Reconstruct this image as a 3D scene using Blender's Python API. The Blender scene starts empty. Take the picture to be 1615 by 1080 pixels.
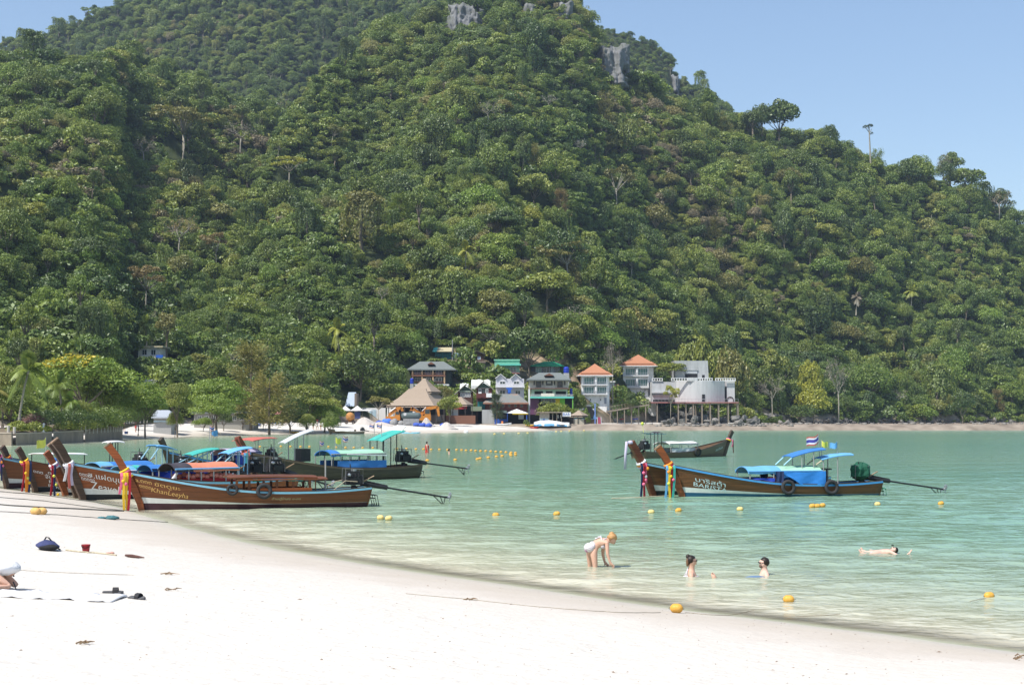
import bpy, math, random
import numpy as np
from mathutils import Vector, Matrix, Euler

# ------------------------------------------------------------------ camera, sky, sun, exposure
F, CX, CY, HY, CAMZ = 2400.0, 807.5, 540.0, 655.0, 3.2
TH = math.atan((HY - CY) / F)
SC = bpy.context.scene
COL = SC.collection
cam_d = bpy.data.cameras.new('camera'); cam = bpy.data.objects.new('camera', cam_d); COL.objects.link(cam)
cam.location = (0, 0, CAMZ); cam.rotation_euler = (math.pi / 2 + TH, 0, 0)
cam_d.sensor_width = 36; cam_d.lens = 36 * F / 1615; cam_d.clip_end = 6000; cam_d.clip_start = 0.2
SC.camera = cam
SUN_EL, SUN_AZ = math.radians(57), math.radians(-130)     # azimuth from +Y towards +X: behind the camera, to the left
world = bpy.data.worlds.new('World'); SC.world = world; world.use_nodes = True
wn = world.node_tree; bg = wn.nodes['Background']
sky = wn.nodes.new('ShaderNodeTexSky'); sky.sky_type = 'NISHITA'; sky.sun_disc = False
sky.sun_elevation = SUN_EL; sky.sun_rotation = SUN_AZ; sky.air_density = 1.0; sky.dust_density = 1.2; sky.ozone_density = 1.6
wn.links.new(sky.outputs[0], bg.inputs[0]); bg.inputs[1].default_value = 0.14
sun_d = bpy.data.lights.new('sun', 'SUN'); sun_d.energy = 4.8; sun_d.angle = math.radians(0.55); sun_d.color = (1, .955, .88)
sun = bpy.data.objects.new('sun', sun_d); COL.objects.link(sun); sun.location = (-60, -40, 120)
sdir = Vector((math.sin(SUN_AZ) * math.cos(SUN_EL), math.cos(SUN_AZ) * math.cos(SUN_EL), math.sin(SUN_EL)))
sun.rotation_euler = (-sdir).to_track_quat('-Z', 'Y').to_euler()
SC.view_settings.view_transform = 'Standard'; SC.view_settings.look = 'None'; SC.view_settings.gamma = 1
SC.view_settings.use_curve_mapping = False; SC.view_settings.exposure = 0.37
SC.render.engine = 'CYCLES'
cy = SC.cycles
cy.use_denoising = True; cy.max_bounces = 6; cy.diffuse_bounces = 2; cy.glossy_bounces = 3; cy.transmission_bounces = 4
cy.transparent_max_bounces = 8; cy.volume_bounces = 0; cy.caustics_reflective = False; cy.caustics_refractive = False
cy.sample_clamp_indirect = 4

# ------------------------------------------------------------------ picture <-> place
def at(px, py, Y):
    r = (px - CX) / F; u = -(py - CY) / F
    dy = math.cos(TH) - u * math.sin(TH); dz = math.sin(TH) + u * math.cos(TH)
    t = Y / dy
    return Vector((r * t, Y, CAMZ + dz * t))
def onz(px, py, z=0.0):
    r = (px - CX) / F; u = -(py - CY) / F
    dy = math.cos(TH) - u * math.sin(TH); dz = math.sin(TH) + u * math.cos(TH)
    t = (z - CAMZ) / dz
    return Vector((r * t, dy * t, z))
def proj(X, Y, Z):
    c, s = math.cos(TH), math.sin(TH)
    dz = Z - CAMZ
    fw = Y * c + dz * s; up = -Y * s + dz * c
    fw = np.maximum(fw, 1e-3)
    return CX + F * X / fw, CY - F * up / fw

# ------------------------------------------------------------------ noise and terrain
_tab = np.random.RandomState(7).rand(256, 256)
def vnoise(x, y, seed=0):
    x = np.asarray(x, float) + seed * 17.3; y = np.asarray(y, float) + seed * 31.7
    xi = np.floor(x).astype(int); yi = np.floor(y).astype(int); fx = x - xi; fy = y - yi
    fx = fx * fx * (3 - 2 * fx); fy = fy * fy * (3 - 2 * fy)
    g = lambda a, b: _tab[a & 255, b & 255]
    return (g(xi, yi) * (1 - fx) + g(xi + 1, yi) * fx) * (1 - fy) + (g(xi, yi + 1) * (1 - fx) + g(xi + 1, yi + 1) * fx) * fy
def fbm(x, y, scale, octv=4, seed=0):
    v = 0; a = .5; tot = 0
    for k in range(octv):
        v = v + a * vnoise(np.asarray(x) / scale * 2 ** k, np.asarray(y) / scale * 2 ** k, seed + k); tot += a; a *= .5
    return v / tot
def sstep(a, b, x):
    t = np.clip((np.asarray(x, float) - a) / (b - a), 0, 1); return t * t * (3 - 2 * t)

near_px = [(1615, 1030), (1500, 1015), (1400, 1000), (1300, 989), (1240, 981), (1180, 974), (1060, 960), (900, 937), (800, 922), (635, 899), (519, 880),
           (440, 866), (380, 853), (320, 839), (270, 826), (225, 812), (180, 799), (130, 788), (60, 778), (0, 770), (-100, 758), (-200, 745), (-290, 735)]
far_px = [(-290, 714), (-150, 706), (0, 701), (100, 698), (200, 693), (300, 688), (400, 685.3), (500, 684), (600, 683.2), (700, 682), (800, 680), (900, 678),
          (1000, 676), (1100, 673), (1200, 671), (1300, 669.6), (1400, 669), (1500, 668.4), (1615, 668), (2000, 667)]
BAY = [(400, -60), (80, 0), (30, 11.5), (14, 16.5)] + [tuple(onz(*p)[:2]) for p in near_px] + [tuple(onz(*p)[:2]) for p in far_px] + [(700, 1000), (3000, 1800), (6000, 1500), (6000, -60)]
BAY = np.array(BAY)
def shore(X, Y):
    """signed distance to the water's edge, positive on land"""
    X = np.asarray(X, float); Y = np.asarray(Y, float)
    d2 = np.full(X.shape, 1e18); ins = np.zeros(X.shape, bool)
    n = len(BAY)
    for i in range(n):
        ax, ay = BAY[i]; bx, by = BAY[(i + 1) % n]
        ex, ey = bx - ax, by - ay
        t = np.clip(((X - ax) * ex + (Y - ay) * ey) / (ex * ex + ey * ey), 0, 1)
        d2 = np.minimum(d2, (X - ax - t * ex) ** 2 + (Y - ay - t * ey) ** 2)
        c = (ay > Y) != (by > Y)
        ins ^= c & (X < (bx - ax) * (Y - ay) / (by - ay + 1e-12) + ax)
    d = np.sqrt(d2)
    return np.where(ins, -d, d)
def beach_z(X, Y, sd=None):
    sd = shore(X, Y) if sd is None else sd
    land = 2.0 * (1 - np.exp(-np.maximum(sd, 0) * .06))
    land = land + (fbm(X, Y, 3.0, 3, 3) - .5) * .10 * sstep(2, 7, sd) + (fbm(X, Y, .8, 2, 5) - .5) * .035 * sstep(2.5, 6, sd)
    sea = -np.where(sd < 0, 2.6 * (1 - np.exp(sd * .045)), 0)
    return np.where(sd >= 0, land, sea)

def tab(*p):
    a = np.array(p, float); return a[:, 0], a[:, 1]
FOOT_F = tab((250, 300), (400, 290), (500, 305), (600, 330), (700, 352), (800, 364), (900, 376), (960, 396), (1010, 428), (1050, 450), (1100, 464), (1170, 484), (1250, 518), (1400, 556), (1615, 602), (2000, 650))
RY_F = tab((250, 420), (400, 500), (560, 600), (700, 640), (870, 650), (1000, 665), (1160, 690), (1400, 705), (1615, 735), (2000, 780))
RV_F = tab((250, 560), (330, 400), (400, 285), (440, 200), (500, 133), (560, 100), (620, 72), (680, 40), (720, 12), (800, 2), (880, 6), (915, 26), (945, 94), (960, 132),
           (1000, 158), (1060, 184), (1110, 198), (1160, 214), (1210, 212), (1260, 220), (1320, 238), (1400, 278), (1450, 292), (1500, 302), (1550, 328), (1600, 368), (1660, 402), (1800, 445), (2000, 490), (2500, 600))
FOOT_L = tab((-600, 215), (0, 222), (165, 235), (200, 265), (400, 290), (560, 320))
RY_L = tab((-600, 480), (0, 500), (165, 520), (205, 610), (400, 660), (560, 680))
RV_L = tab((-900, 210), (-200, 110), (0, 90), (100, 98), (165, 103), (200, 112), (260, 118), (330, 148), (400, 182), (440, 225), (480, 290), (560, 470), (610, 640), (680, 800))
RV_M = tab((-900, 330), (-200, 150), (0, 76), (60, 66), (110, 42), (185, 12), (250, -15), (400, -60), (600, -50), (760, -30), (870, 2), (940, 44), (1000, 60), (1040, 82),
           (1062, 104), (1071, 138), (1110, 150), (1140, 172), (1165, 196), (1250, 310), (1400, 480), (1700, 600))
def elev(v):
    u = -(v - CY) / F
    return (math.sin(TH) + u * math.cos(TH)) / (math.cos(TH) - u * math.sin(TH))
def one_hill(X, Y, u, foot, ry, rv, p, back, canopy, namp, nsc, seed):
    R = np.interp(u, *ry) if not np.isscalar(ry) else ry
    Ft = np.interp(u, *foot) if not np.isscalar(foot) else foot
    Z = CAMZ + elev(np.interp(u, *rv)) * R - canopy
    t = (Y - Ft) / (R - Ft); tc = np.clip(t, 0, 1)
    z = -1.5 + 3.3 * sstep(0, .035, t) + (Z - 1.8) * tc ** p
    b = np.clip((Y - R) / back, 0, 1)
    z = np.where(t > 1, 1.8 + (Z - 1.8) * (1 - b * b * (3 - 2 * b)), z)
    rel = (fbm(X, Y, nsc, 4, seed) - .5) * 2 * namp + (1 - np.abs(2 * fbm(X, Y * .6, nsc * .8, 3, seed + 9) - 1) - .75) * namp
    z = z + rel * sstep(.08, .35, t) * (1 - .75 * sstep(.8, 1., t)) * np.clip(Z / 90, .2, 1)
    return np.where(t > -.02, z, -6 + 0 * z)
def hills(X, Y):
    X = np.asarray(X, float); Y = np.asarray(Y, float)
    u = X / np.maximum(Y, 1) * F + CX
    f = one_hill(X, Y, u, FOOT_F, RY_F, RV_F, 1.3, 320, 0, 26, 80, 11)
    l = one_hill(X, Y, u, FOOT_L, RY_L, RV_L, 1.35, 320, 0, 21, 70, 21)
    m = one_hill(X, Y, u, 700., 1000., RV_M, 1.0, 400, 0, 14, 110, 31)
    return np.maximum(np.maximum(f, l), m)
def ground(X, Y):
    return np.maximum(beach_z(X, Y), hills(X, Y))
def gz(x, y): return float(ground(np.array([x]), np.array([y]))[0])
def hit(px, py, y0=8., y1=900.):
    """first ground point met along the sight line"""
    p = at(px, py, 100.)
    for n in (170, 40):
        Ys = np.geomspace(y0, y1, n); X = p.x / 100 * Ys; Z = CAMZ + (p.z - CAMZ) / 100 * Ys
        g = ground(X, Ys); k = np.argmax(g >= Z)
        if not (g >= Z).any(): return at(px, py, 400)
        a, b = Ys[max(k - 1, 0)], Ys[k]; y0, y1 = a, max(b, a + 1e-4)
        if k == 0: break
    fa = (g - Z)[max(k - 1, 0)]; fb = (g - Z)[k]
    y = a + (b - a) * (-fa) / (fb - fa + 1e-9) if fb != fa else b
    q = at(px, py, y); q.z = gz(q.x, q.y); return q

# ------------------------------------------------------------------ materials
_mats = {}
def nt(name):
    m = bpy.data.materials.new(name); m.use_nodes = True
    t = m.node_tree; return m, t, t.nodes['Principled BSDF'], t.nodes['Material Output']
def N(t, ty, **kw):
    n = t.nodes.new(ty)
    for k, v in kw.items():
        if k.startswith('i_'): n.inputs[k[2:].replace('_', ' ')].default_value = v
        else: setattr(n, k, v)
    return n
def M(name, col, rough=.8, var=.18, scale=6., stretch=(1, 1, 1), metal=0., bump=0., spec=.3, dirt=None):
    if name in _mats: return _mats[name]
    m, t, b, o = nt(name); L = t.links.new
    tc = N(t, 'ShaderNodeTexCoord'); mp = N(t, 'ShaderNodeMapping'); mp.inputs['Scale'].default_value = stretch
    L(tc.outputs['Object'], mp.inputs[0])
    nz = N(t, 'ShaderNodeTexNoise'); nz.inputs['Scale'].default_value = scale; nz.inputs['Detail'].default_value = 5; nz.inputs['Roughness'].default_value = .65
    L(mp.outputs[0], nz.inputs['Vector'])
    mr = N(t, 'ShaderNodeMapRange'); mr.inputs[1].default_value = .25; mr.inputs[2].default_value = .75
    mr.inputs[3].default_value = 1 - var; mr.inputs[4].default_value = 1 + var; L(nz.outputs[0], mr.inputs[0])
    hs = N(t, 'ShaderNodeHueSaturation'); hs.inputs['Color'].default_value = (*col, 1); L(mr.outputs[0], hs.inputs['Value'])
    src = hs.outputs[0]
    if dirt:
        n2 = N(t, 'ShaderNodeTexNoise'); n2.inputs['Scale'].default_value = dirt[1]; n2.inputs['Detail'].default_value = 6; n2.inputs['Roughness'].default_value = .7
        mp2 = N(t, 'ShaderNodeMapping'); mp2.inputs['Scale'].default_value = dirt[3] if len(dirt) > 3 else (1, 1, 1); L(tc.outputs['Object'], mp2.inputs[0]); L(mp2.outputs[0], n2.inputs['Vector'])
        r2 = N(t, 'ShaderNodeMapRange'); r2.inputs[1].default_value = .48; r2.inputs[2].default_value = .72; r2.inputs[4].default_value = dirt[2]; L(n2.outputs[0], r2.inputs[0])
        mx = N(t, 'ShaderNodeMixRGB'); mx.inputs[2].default_value = (*dirt[0], 1); L(r2.outputs[0], mx.inputs[0]); L(src, mx.inputs[1]); src = mx.outputs[0]
    L(src, b.inputs['Base Color'])
    b.inputs['Roughness'].default_value = rough; b.inputs['Metallic'].default_value = metal; b.inputs['Specular IOR Level'].default_value = spec
    if bump:
        bp = N(t, 'ShaderNodeBump'); bp.inputs['Strength'].default_value = bump; bp.inputs['Distance'].default_value = .05
        L(nz.outputs[0], bp.inputs['Height']); L(bp.outputs[0], b.inputs['Normal'])
    _mats[name] = m; return m
def leafmat(name, ramp=None, trans=.3, use_color=False, gloss=.05):
    if name in _mats: return _mats[name]
    m, t, b, o = nt(name); L = t.links.new; t.nodes.remove(b)
    oi = N(t, 'ShaderNodeObjectInfo'); at_ = N(t, 'ShaderNodeAttribute', attribute_name='tint')
    if use_color: col = oi.outputs['Color']
    else:
        nz = N(t, 'ShaderNodeTexNoise'); nz.inputs['Scale'].default_value = .014; nz.inputs['Detail'].default_value = 3; L(oi.outputs['Location'], nz.inputs['Vector'])
        ma = N(t, 'ShaderNodeMath', operation='MULTIPLY_ADD'); ma.inputs[1].default_value = .75; L(oi.outputs['Random'], ma.inputs[0])
        mb = N(t, 'ShaderNodeMath', operation='MULTIPLY_ADD'); mb.inputs[1].default_value = 1.4; mb.inputs[2].default_value = -.58; L(nz.outputs[0], mb.inputs[0]); L(mb.outputs[0], ma.inputs[2])
        cr = N(t, 'ShaderNodeValToRGB'); e = cr.color_ramp.elements
        e[0].position = 0; e[0].color = (*ramp[0][1], 1); e[1].position = 1; e[1].color = (*ramp[-1][1], 1)
        for p, c in ramp[1:-1]:
            k = e.new(p); k.color = (*c, 1)
        L(ma.outputs[0], cr.inputs[0]); col = cr.outputs[0]
    mr = N(t, 'ShaderNodeMapRange'); mr.inputs[3].default_value = .55; mr.inputs[4].default_value = 1.5; L(at_.outputs['Fac'], mr.inputs[0])
    hs = N(t, 'ShaderNodeHueSaturation'); L(col, hs.inputs['Color']); L(mr.outputs[0], hs.inputs['Value'])
    mh = N(t, 'ShaderNodeMapRange'); mh.inputs[3].default_value = .515; mh.inputs[4].default_value = .482; L(at_.outputs['Fac'], mh.inputs[0]); L(mh.outputs[0], hs.inputs['Hue'])
    df = N(t, 'ShaderNodeBsdfDiffuse'); tr = N(t, 'ShaderNodeBsdfTranslucent'); gl = N(t, 'ShaderNodeBsdfGlossy'); gl.inputs['Roughness'].default_value = .5; gl.inputs['Color'].default_value = (.8, .85, .8, 1)
    L(hs.outputs[0], df.inputs[0]); L(hs.outputs[0], tr.inputs[0])
    m1 = N(t, 'ShaderNodeMixShader'); m1.inputs[0].default_value = trans; L(df.outputs[0], m1.inputs[1]); L(tr.outputs[0], m1.inputs[2])
    m2 = N(t, 'ShaderNodeMixShader'); m2.inputs[0].default_value = gloss; L(m1.outputs[0], m2.inputs[1]); L(gl.outputs[0], m2.inputs[2])
    L(m2.outputs[0], o.inputs[0]); _mats[name] = m; return m

# ------------------------------------------------------------------ mesh building
def tag(o, label=None, cat=None, group=None, kind=None):
    if label: o['label'] = label
    if cat: o['category'] = cat
    if group: o['group'] = group
    if kind: o['kind'] = kind
    return o
def empty(name, loc, label, cat, group=None, rz=0, scale=1):
    o = bpy.data.objects.new(name, None); COL.objects.link(o); o.location = loc; o.rotation_euler = (0, 0, rz); o.scale = (scale,) * 3
    o.empty_display_size = .1
    return tag(o, label, cat, group)
def obj(name, me, parent=None, loc=None):
    o = bpy.data.objects.new(name, me); COL.objects.link(o)
    if parent: o.parent = parent
    if loc is not None: o.location = loc
    return o
def npmesh(name, V, Fc, mats, mi=None, smooth=False, attrs=None):
    me = bpy.data.meshes.new(name); V = np.asarray(V, np.float32); Fc = np.asarray(Fc, np.int32)
    n, k = Fc.shape
    me.vertices.add(len(V)); me.vertices.foreach_set('co', V.ravel())
    me.loops.add(n * k); me.loops.foreach_set('vertex_index', Fc.ravel())
    me.polygons.add(n); me.polygons.foreach_set('loop_start', np.arange(0, n * k, k, dtype=np.int32)); me.polygons.foreach_set('loop_total', np.full(n, k, np.int32))
    for m in (mats if isinstance(mats, (list, tuple)) else [mats]): me.materials.append(m)
    if mi is not None: me.polygons.foreach_set('material_index', np.asarray(mi, np.int32))
    me.update(calc_edges=True)
    if smooth: me.polygons.foreach_set('use_smooth', np.ones(n, bool))
    for an, (dom, vals) in (attrs or {}).items():
        a = me.attributes.new(an, 'FLOAT', dom); a.data.foreach_set('value', np.asarray(vals, np.float32))
    return me
class MB:
    def __init__(s): s.v = []; s.f = []; s.m = []; s.mi = 0
    def add(s, vs, fs, mi=None):
        b = len(s.v); s.v += [tuple(p) for p in vs]
        for f in fs: s.f.append([b + i for i in f]); s.m.append(s.mi if mi is None else mi)
    def box(s, x0, y0, z0, x1, y1, z1, mi=None):
        v = [(x, y, z) for z in (z0, z1) for y in (y0, y1) for x in (x0, x1)]
        s.add(v, [(0, 2, 3, 1), (4, 5, 7, 6), (0, 1, 5, 4), (2, 6, 7, 3), (0, 4, 6, 2), (1, 3, 7, 5)], mi); return s
    def obox(s, c, ax, ay, az, mi=None):     # oriented box from half-vectors
        c = Vector(c); ax, ay, az = Vector(ax), Vector(ay), Vector(az)
        v = [c + i * ax + j * ay + k * az for k in (-1, 1) for j in (-1, 1) for i in (-1, 1)]
        s.add(v, [(0, 2, 3, 1), (4, 5, 7, 6), (0, 1, 5, 4), (2, 6, 7, 3), (0, 4, 6, 2), (1, 3, 7, 5)], mi); return s
    def loft(s, rings, closed=True, caps=True, mi=None):
        n = len(rings[0]); v = [p for r in rings for p in r]; f = []
        for i in range(len(rings) - 1):
            for j in range(n if closed else n - 1):
                k = (j + 1) % n; f.append((i * n + j, i * n + k, (i + 1) * n + k, (i + 1) * n + j))
        if caps and closed: f.append(tuple(range(n))[::-1]); f.append(tuple(range((len(rings) - 1) * n, len(rings) * n)))
        s.add(v, f, mi); return s
    def path(s, pts, r, n=6, mi=None, flat=1.0):
        pts = [Vector(p) for p in pts]; rr = r if isinstance(r, (list, tuple)) else [r] * len(pts); rings = []
        for i, p in enumerate(pts):
            d = (pts[min(i + 1, len(pts) - 1)] - pts[max(i - 1, 0)]).normalized()
            a = d.cross(Vector((0, 0, 1)));  a = d.cross(Vector((1, 0, 0))) if a.length < .05 else a
            a.normalize(); b = d.cross(a)
            rings.append([p + rr[i] * (math.cos(2 * math.pi * k / n) * a + flat * math.sin(2 * math.pi * k / n) * b) for k in range(n)])
        return s.loft(rings, True, True, mi)
    def bar(s, a, b, r, n=6, r2=None, mi=None): return s.path([a, b], [r, r if r2 is None else r2], n, mi)
    def ell(s, c, r, nu=10, nv=7, mi=None, fn=None):
        c = Vector(c); r = (r,) * 3 if not hasattr(r, '__len__') else r; rings = []
        for j in range(nv + 1):
            ph = -math.pi / 2 + math.pi * j / nv; rg = []
            for i in range(nu):
                a = 2 * math.pi * i / nu; d = Vector((math.cos(ph) * math.cos(a), math.cos(ph) * math.sin(a), math.sin(ph)))
                k = fn(d) if fn else 1
                rg.append(c + Vector((d.x * r[0] * k, d.y * r[1] * k, d.z * r[2] * k)))
            rings.append(rg)
        return s.loft(rings, True, True, mi)
    def torus(s, c, ax, R, r, n=16, k=6, mi=None):
        c = Vector(c); ax = Vector(ax).normalized(); a = ax.orthogonal().normalized(); b = ax.cross(a); rings = []
        for i in range(n + 1):
            t = 2 * math.pi * i / n; d = math.cos(t) * a + math.sin(t) * b
            rings.append([c + d * (R + r * math.cos(2 * math.pi * j / k)) + ax * r * math.sin(2 * math.pi * j / k) for j in range(k)])
        return s.loft(rings, True, False, mi)
    def strip(s, pts, w, th, mi=None):       # ribbon: centre points, width vector, thickness vector
        w = Vector(w); th = Vector(th)
        return s.loft([[Vector(p) - w - th, Vector(p) + w - th, Vector(p) + w + th, Vector(p) - w + th] for p in pts], True, True, mi)
    def build(s, name, mats, parent=None, smooth=False, world=True):
        """world=True: points are in world space, shifted to the (unrotated) parent"""
        me = bpy.data.meshes.new(name)
        off = Vector(parent.location) if (parent and world) else Vector((0, 0, 0))
        if parent is None and world:
            V = np.array(s.v); off = Vector((float(V[:, 0].mean()), float(V[:, 1].mean()), float(V[:, 2].min())))
        me.from_pydata([tuple(Vector(p) - off) for p in s.v], [], s.f)
        for m in (mats if isinstance(mats, (list, tuple)) else [mats]): me.materials.append(m)
        me.polygons.foreach_set('material_index', s.m)
        if smooth: me.polygons.foreach_set('use_smooth', [True] * len(s.f))
        me.update()
        return obj(name, me, parent, off if (parent is None and world) else None)

# ------------------------------------------------------------------ ground: one sheet of sand and sea bed
def axis(lo, a, b, hi, step, gr=1.16):
    c = list(np.arange(a, b, step)); d = step; x = b
    while x < hi: c.append(x); d *= gr; x += d
    c.append(hi); d = step; x = a; p = []
    while x > lo: d *= gr; x -= d; p.append(max(x, lo))
    return np.array(p[::-1] + c)
def grid(xs, ys):
    X, Y = np.meshgrid(xs, ys); nx, ny = len(xs), len(ys)
    i = np.arange(nx * ny).reshape(ny, nx)
    Fc = np.stack([i[:-1, :-1], i[:-1, 1:], i[1:, 1:], i[1:, :-1]], -1).reshape(-1, 4)
    return X.ravel(), Y.ravel(), Fc
gx, gy, gf = grid(axis(-3000, -26, 16, 5000, .22, 1.07), axis(-200, 8, 62, 3000, .25, 1.035))
gsd = shore(gx, gy); gzv = beach_z(gx, gy, gsd); coarse = sstep(40, 110, gx) * sstep(330, 400, gy)
sandm, t, b, o = nt('coral_sand'); L = t.links.new
a1 = N(t, 'ShaderNodeAttribute', attribute_name='inland'); tc = N(t, 'ShaderNodeTexCoord')
n1 = N(t, 'ShaderNodeTexNoise'); n1.inputs['Scale'].default_value = .9; n1.inputs['Detail'].default_value = 6; L(tc.outputs['Object'], n1.inputs['Vector'])
ad = N(t, 'ShaderNodeMath', operation='MULTIPLY_ADD'); ad.inputs[1].default_value = 3.6; L(n1.outputs[0], ad.inputs[0]); 
ad2 = N(t, 'ShaderNodeMath', operation='ADD'); ad2.inputs[1].default_value = -1.8; L(a1.outputs['Fac'], ad2.inputs[0]); L(ad2.outputs[0], ad.inputs[2])
cr = N(t, 'ShaderNodeValToRGB'); L(N(t, 'ShaderNodeMapRange').outputs[0], cr.inputs[0]); mr = cr.inputs[0].links[0].from_node
mr.inputs[1].default_value = -4; mr.inputs[2].default_value = 8; L(ad.outputs[0], mr.inputs[0])
e = cr.color_ramp.elements; e[0].position = .0; e[0].color = (.46, .44, .33, 1); e[1].position = 1; e[1].color = (.60, .565, .51, 1)
for p, c in ((.30, (.52, .49, .39)), (.36, (.50, .455, .385)), (.45, (.47, .42, .355)), (.58, (.51, .46, .40)), (.68, (.56, .52, .465))):
    k = e.new(p); k.color = (*c, 1)
n2 = N(t, 'ShaderNodeTexNoise'); n2.inputs['Scale'].default_value = 14; n2.inputs['Detail'].default_value = 8; n2.inputs['Roughness'].default_value = .7; L(tc.outputs['Object'], n2.inputs['Vector'])
m2 = N(t, 'ShaderNodeMapRange'); m2.inputs[1].default_value = .3; m2.inputs[2].default_value = .7; m2.inputs[3].default_value = .9; m2.inputs[4].default_value = 1.07; L(n2.outputs[0], m2.inputs[0])
hs = N(t, 'ShaderNodeHueSaturation'); L(cr.outputs[0], hs.inputs['Color']); L(m2.outputs[0], hs.inputs['Value']); cz = N(t, 'ShaderNodeAttribute', attribute_name='coarse'); cm_ = N(t, 'ShaderNodeMixRGB', blend_type='MULTIPLY'); cm_.inputs[2].default_value = (.62, .52, .45, 1); L(cz.outputs['Fac'], cm_.inputs[0]); L(hs.outputs[0], cm_.inputs[1]); L(cm_.outputs[0], b.inputs['Base Color'])
n3 = N(t, 'ShaderNodeTexNoise'); n3.inputs['Scale'].default_value = 3.6; n3.inputs['Detail'].default_value = 7; n3.inputs['Roughness'].default_value = .6; L(tc.outputs['Object'], n3.inputs['Vector'])
dry = N(t, 'ShaderNodeMapRange'); dry.inputs[1].default_value = 2.5; dry.inputs[2].default_value = 7; dry.inputs[3].default_value = .12; dry.inputs[4].default_value = .6; L(a1.outputs['Fac'], dry.inputs[0])
bp = N(t, 'ShaderNodeBump'); bp.inputs['Distance'].default_value = .12; L(n3.outputs[0], bp.inputs['Height']); L(dry.outputs[0], bp.inputs['Strength']); L(bp.outputs[0], b.inputs['Normal'])
rg = N(t, 'ShaderNodeMapRange'); rg.inputs[1].default_value = .1; rg.inputs[2].default_value = 1.4; rg.inputs[3].default_value = .38; rg.inputs[4].default_value = .92; L(a1.outputs['Fac'], rg.inputs[0]); L(rg.outputs[0], b.inputs['Roughness']); b.inputs['Specular IOR Level'].default_value = .3
tag(obj('beach', npmesh('beach', np.stack([gx, gy, gzv], 1), gf, sandm, smooth=True, attrs={'inland': ('POINT', gsd), 'coarse': ('POINT', coarse)})), kind='structure')

# ------------------------------------------------------------------ sea
wx, wy, wf = grid(axis(-400, -26, 24, 5000, .22, 1.06), axis(8, 16, 70, 2600, .2, 1.02))
wsd = shore(wx, wy); wd = -beach_z(wx, wy, wsd)
keep = (wsd[wf] < 1.5).any(1); wf = wf[keep]
def waves(X, Y):
    z = 0
    for k, (ang, lam, amp) in enumerate([(68, 5.5, .018), (82, 2.3, .014), (105, 1.3, .010), (60, 1.7, .010), (120, .9, .005), (90, .75, .005)]):
        a = math.radians(ang); ph = (X * math.cos(a) + Y * math.sin(a)) / lam * 2 * math.pi
        wob = (fbm(X, Y, lam * 2.2, 2, 40 + k) - .5) * 9
        z = z + amp * np.sin(ph + wob) * (.35 + 1.3 * fbm(X, Y, lam * 5, 2, 60 + k))
    return z
fade = sstep(-.9, 1.6, -wsd) * (1 - sstep(45, 110, wy))
wz = waves(wx, wy) * fade
seam, t, b, o = nt('sea_water'); L = t.links.new
a1 = N(t, 'ShaderNodeAttribute', attribute_name='depth'); tc = N(t, 'ShaderNodeTexCoord')
n0 = N(t, 'ShaderNodeTexNoise'); n0.inputs['Scale'].default_value = .035; n0.inputs['Detail'].default_value = 4
mp0 = N(t, 'ShaderNodeMapping'); mp0.inputs['Scale'].default_value = (.35, 1, 1); L(tc.outputs['Object'], mp0.inputs[0]); L(mp0.outputs[0], n0.inputs['Vector'])
dm = N(t, 'ShaderNodeMath', operation='MULTIPLY_ADD'); dm.inputs[1].default_value = 1.3; dm.inputs[2].default_value = -.65; L(n0.outputs[0], dm.inputs[0])
dmm = N(t, 'ShaderNodeMath', operation='MULTIPLY'); L(dm.outputs[0], dmm.inputs[0]); L(a1.outputs['Fac'], dmm.inputs[1])
dd = N(t, 'ShaderNodeMath', operation='ADD'); L(a1.outputs['Fac'], dd.inputs[0]); L(dmm.outputs[0], dd.inputs[1])
cr = N(t, 'ShaderNodeValToRGB'); mr = N(t, 'ShaderNodeMapRange'); mr.inputs[2].default_value = 2.8; L(dd.outputs[0], mr.inputs[0]); L(mr.outputs[0], cr.inputs[0])
e = cr.color_ramp.elements; e[0].color = (.60, .55, .43, 1); e[1].color = (.13, .28, .205, 1)
for p, c in ((.10, (.45, .455, .335)), (.26, (.295, .375, .265)), (.55, (.19, .325, .225))):
    k = e.new(p); k.color = (*c, 1)
L(cr.outputs[0], b.inputs['Base Color'])
b.inputs['Roughness'].default_value = .12; b.inputs['IOR'].default_value = 1.33; spd = N(t, 'ShaderNodeMapRange'); spd.inputs[1].default_value = .1; spd.inputs[2].default_value = .9; spd.inputs[3].default_value = .12; spd.inputs[4].default_value = .4; L(a1.outputs['Fac'], spd.inputs[0]); L(spd.outputs[0], b.inputs['Specular IOR Level'])
geo = N(t, 'ShaderNodeNewGeometry')
prev = None
for sc, strg, dist, st in ((1.1, 1., .11, (.75, 1, 1)), (3.0, 1., .06, (.8, 1, 1)), (.3, .7, .35, (.6, 1, 1))):
    mp = N(t, 'ShaderNodeMapping'); mp.inputs['Scale'].default_value = st; L(tc.outputs['Object'], mp.inputs[0])
    nz = N(t, 'ShaderNodeTexNoise'); nz.inputs['Scale'].default_value = sc; nz.inputs['Detail'].default_value = 3; nz.inputs['Distortion'].default_value = .4; L(mp.outputs[0], nz.inputs['Vector'])
    bp = N(t, 'ShaderNodeBump'); bp.inputs['Strength'].default_value = strg; bp.inputs['Distance'].default_value = dist; L(nz.outputs[0], bp.inputs['Height'])
    if prev: L(prev.outputs[0], bp.inputs['Normal'])
    prev = bp
L(prev.outputs[0], b.inputs['Normal'])
tr = N(t, 'ShaderNodeBsdfTransparent'); tr.inputs[0].default_value = (.93, .97, .92, 1)
am = N(t, 'ShaderNodeMapRange'); am.inputs[1].default_value = 0; am.inputs[2].default_value = .13; am.inputs[3].default_value = .06; L(a1.outputs['Fac'], am.inputs[0])
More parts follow.
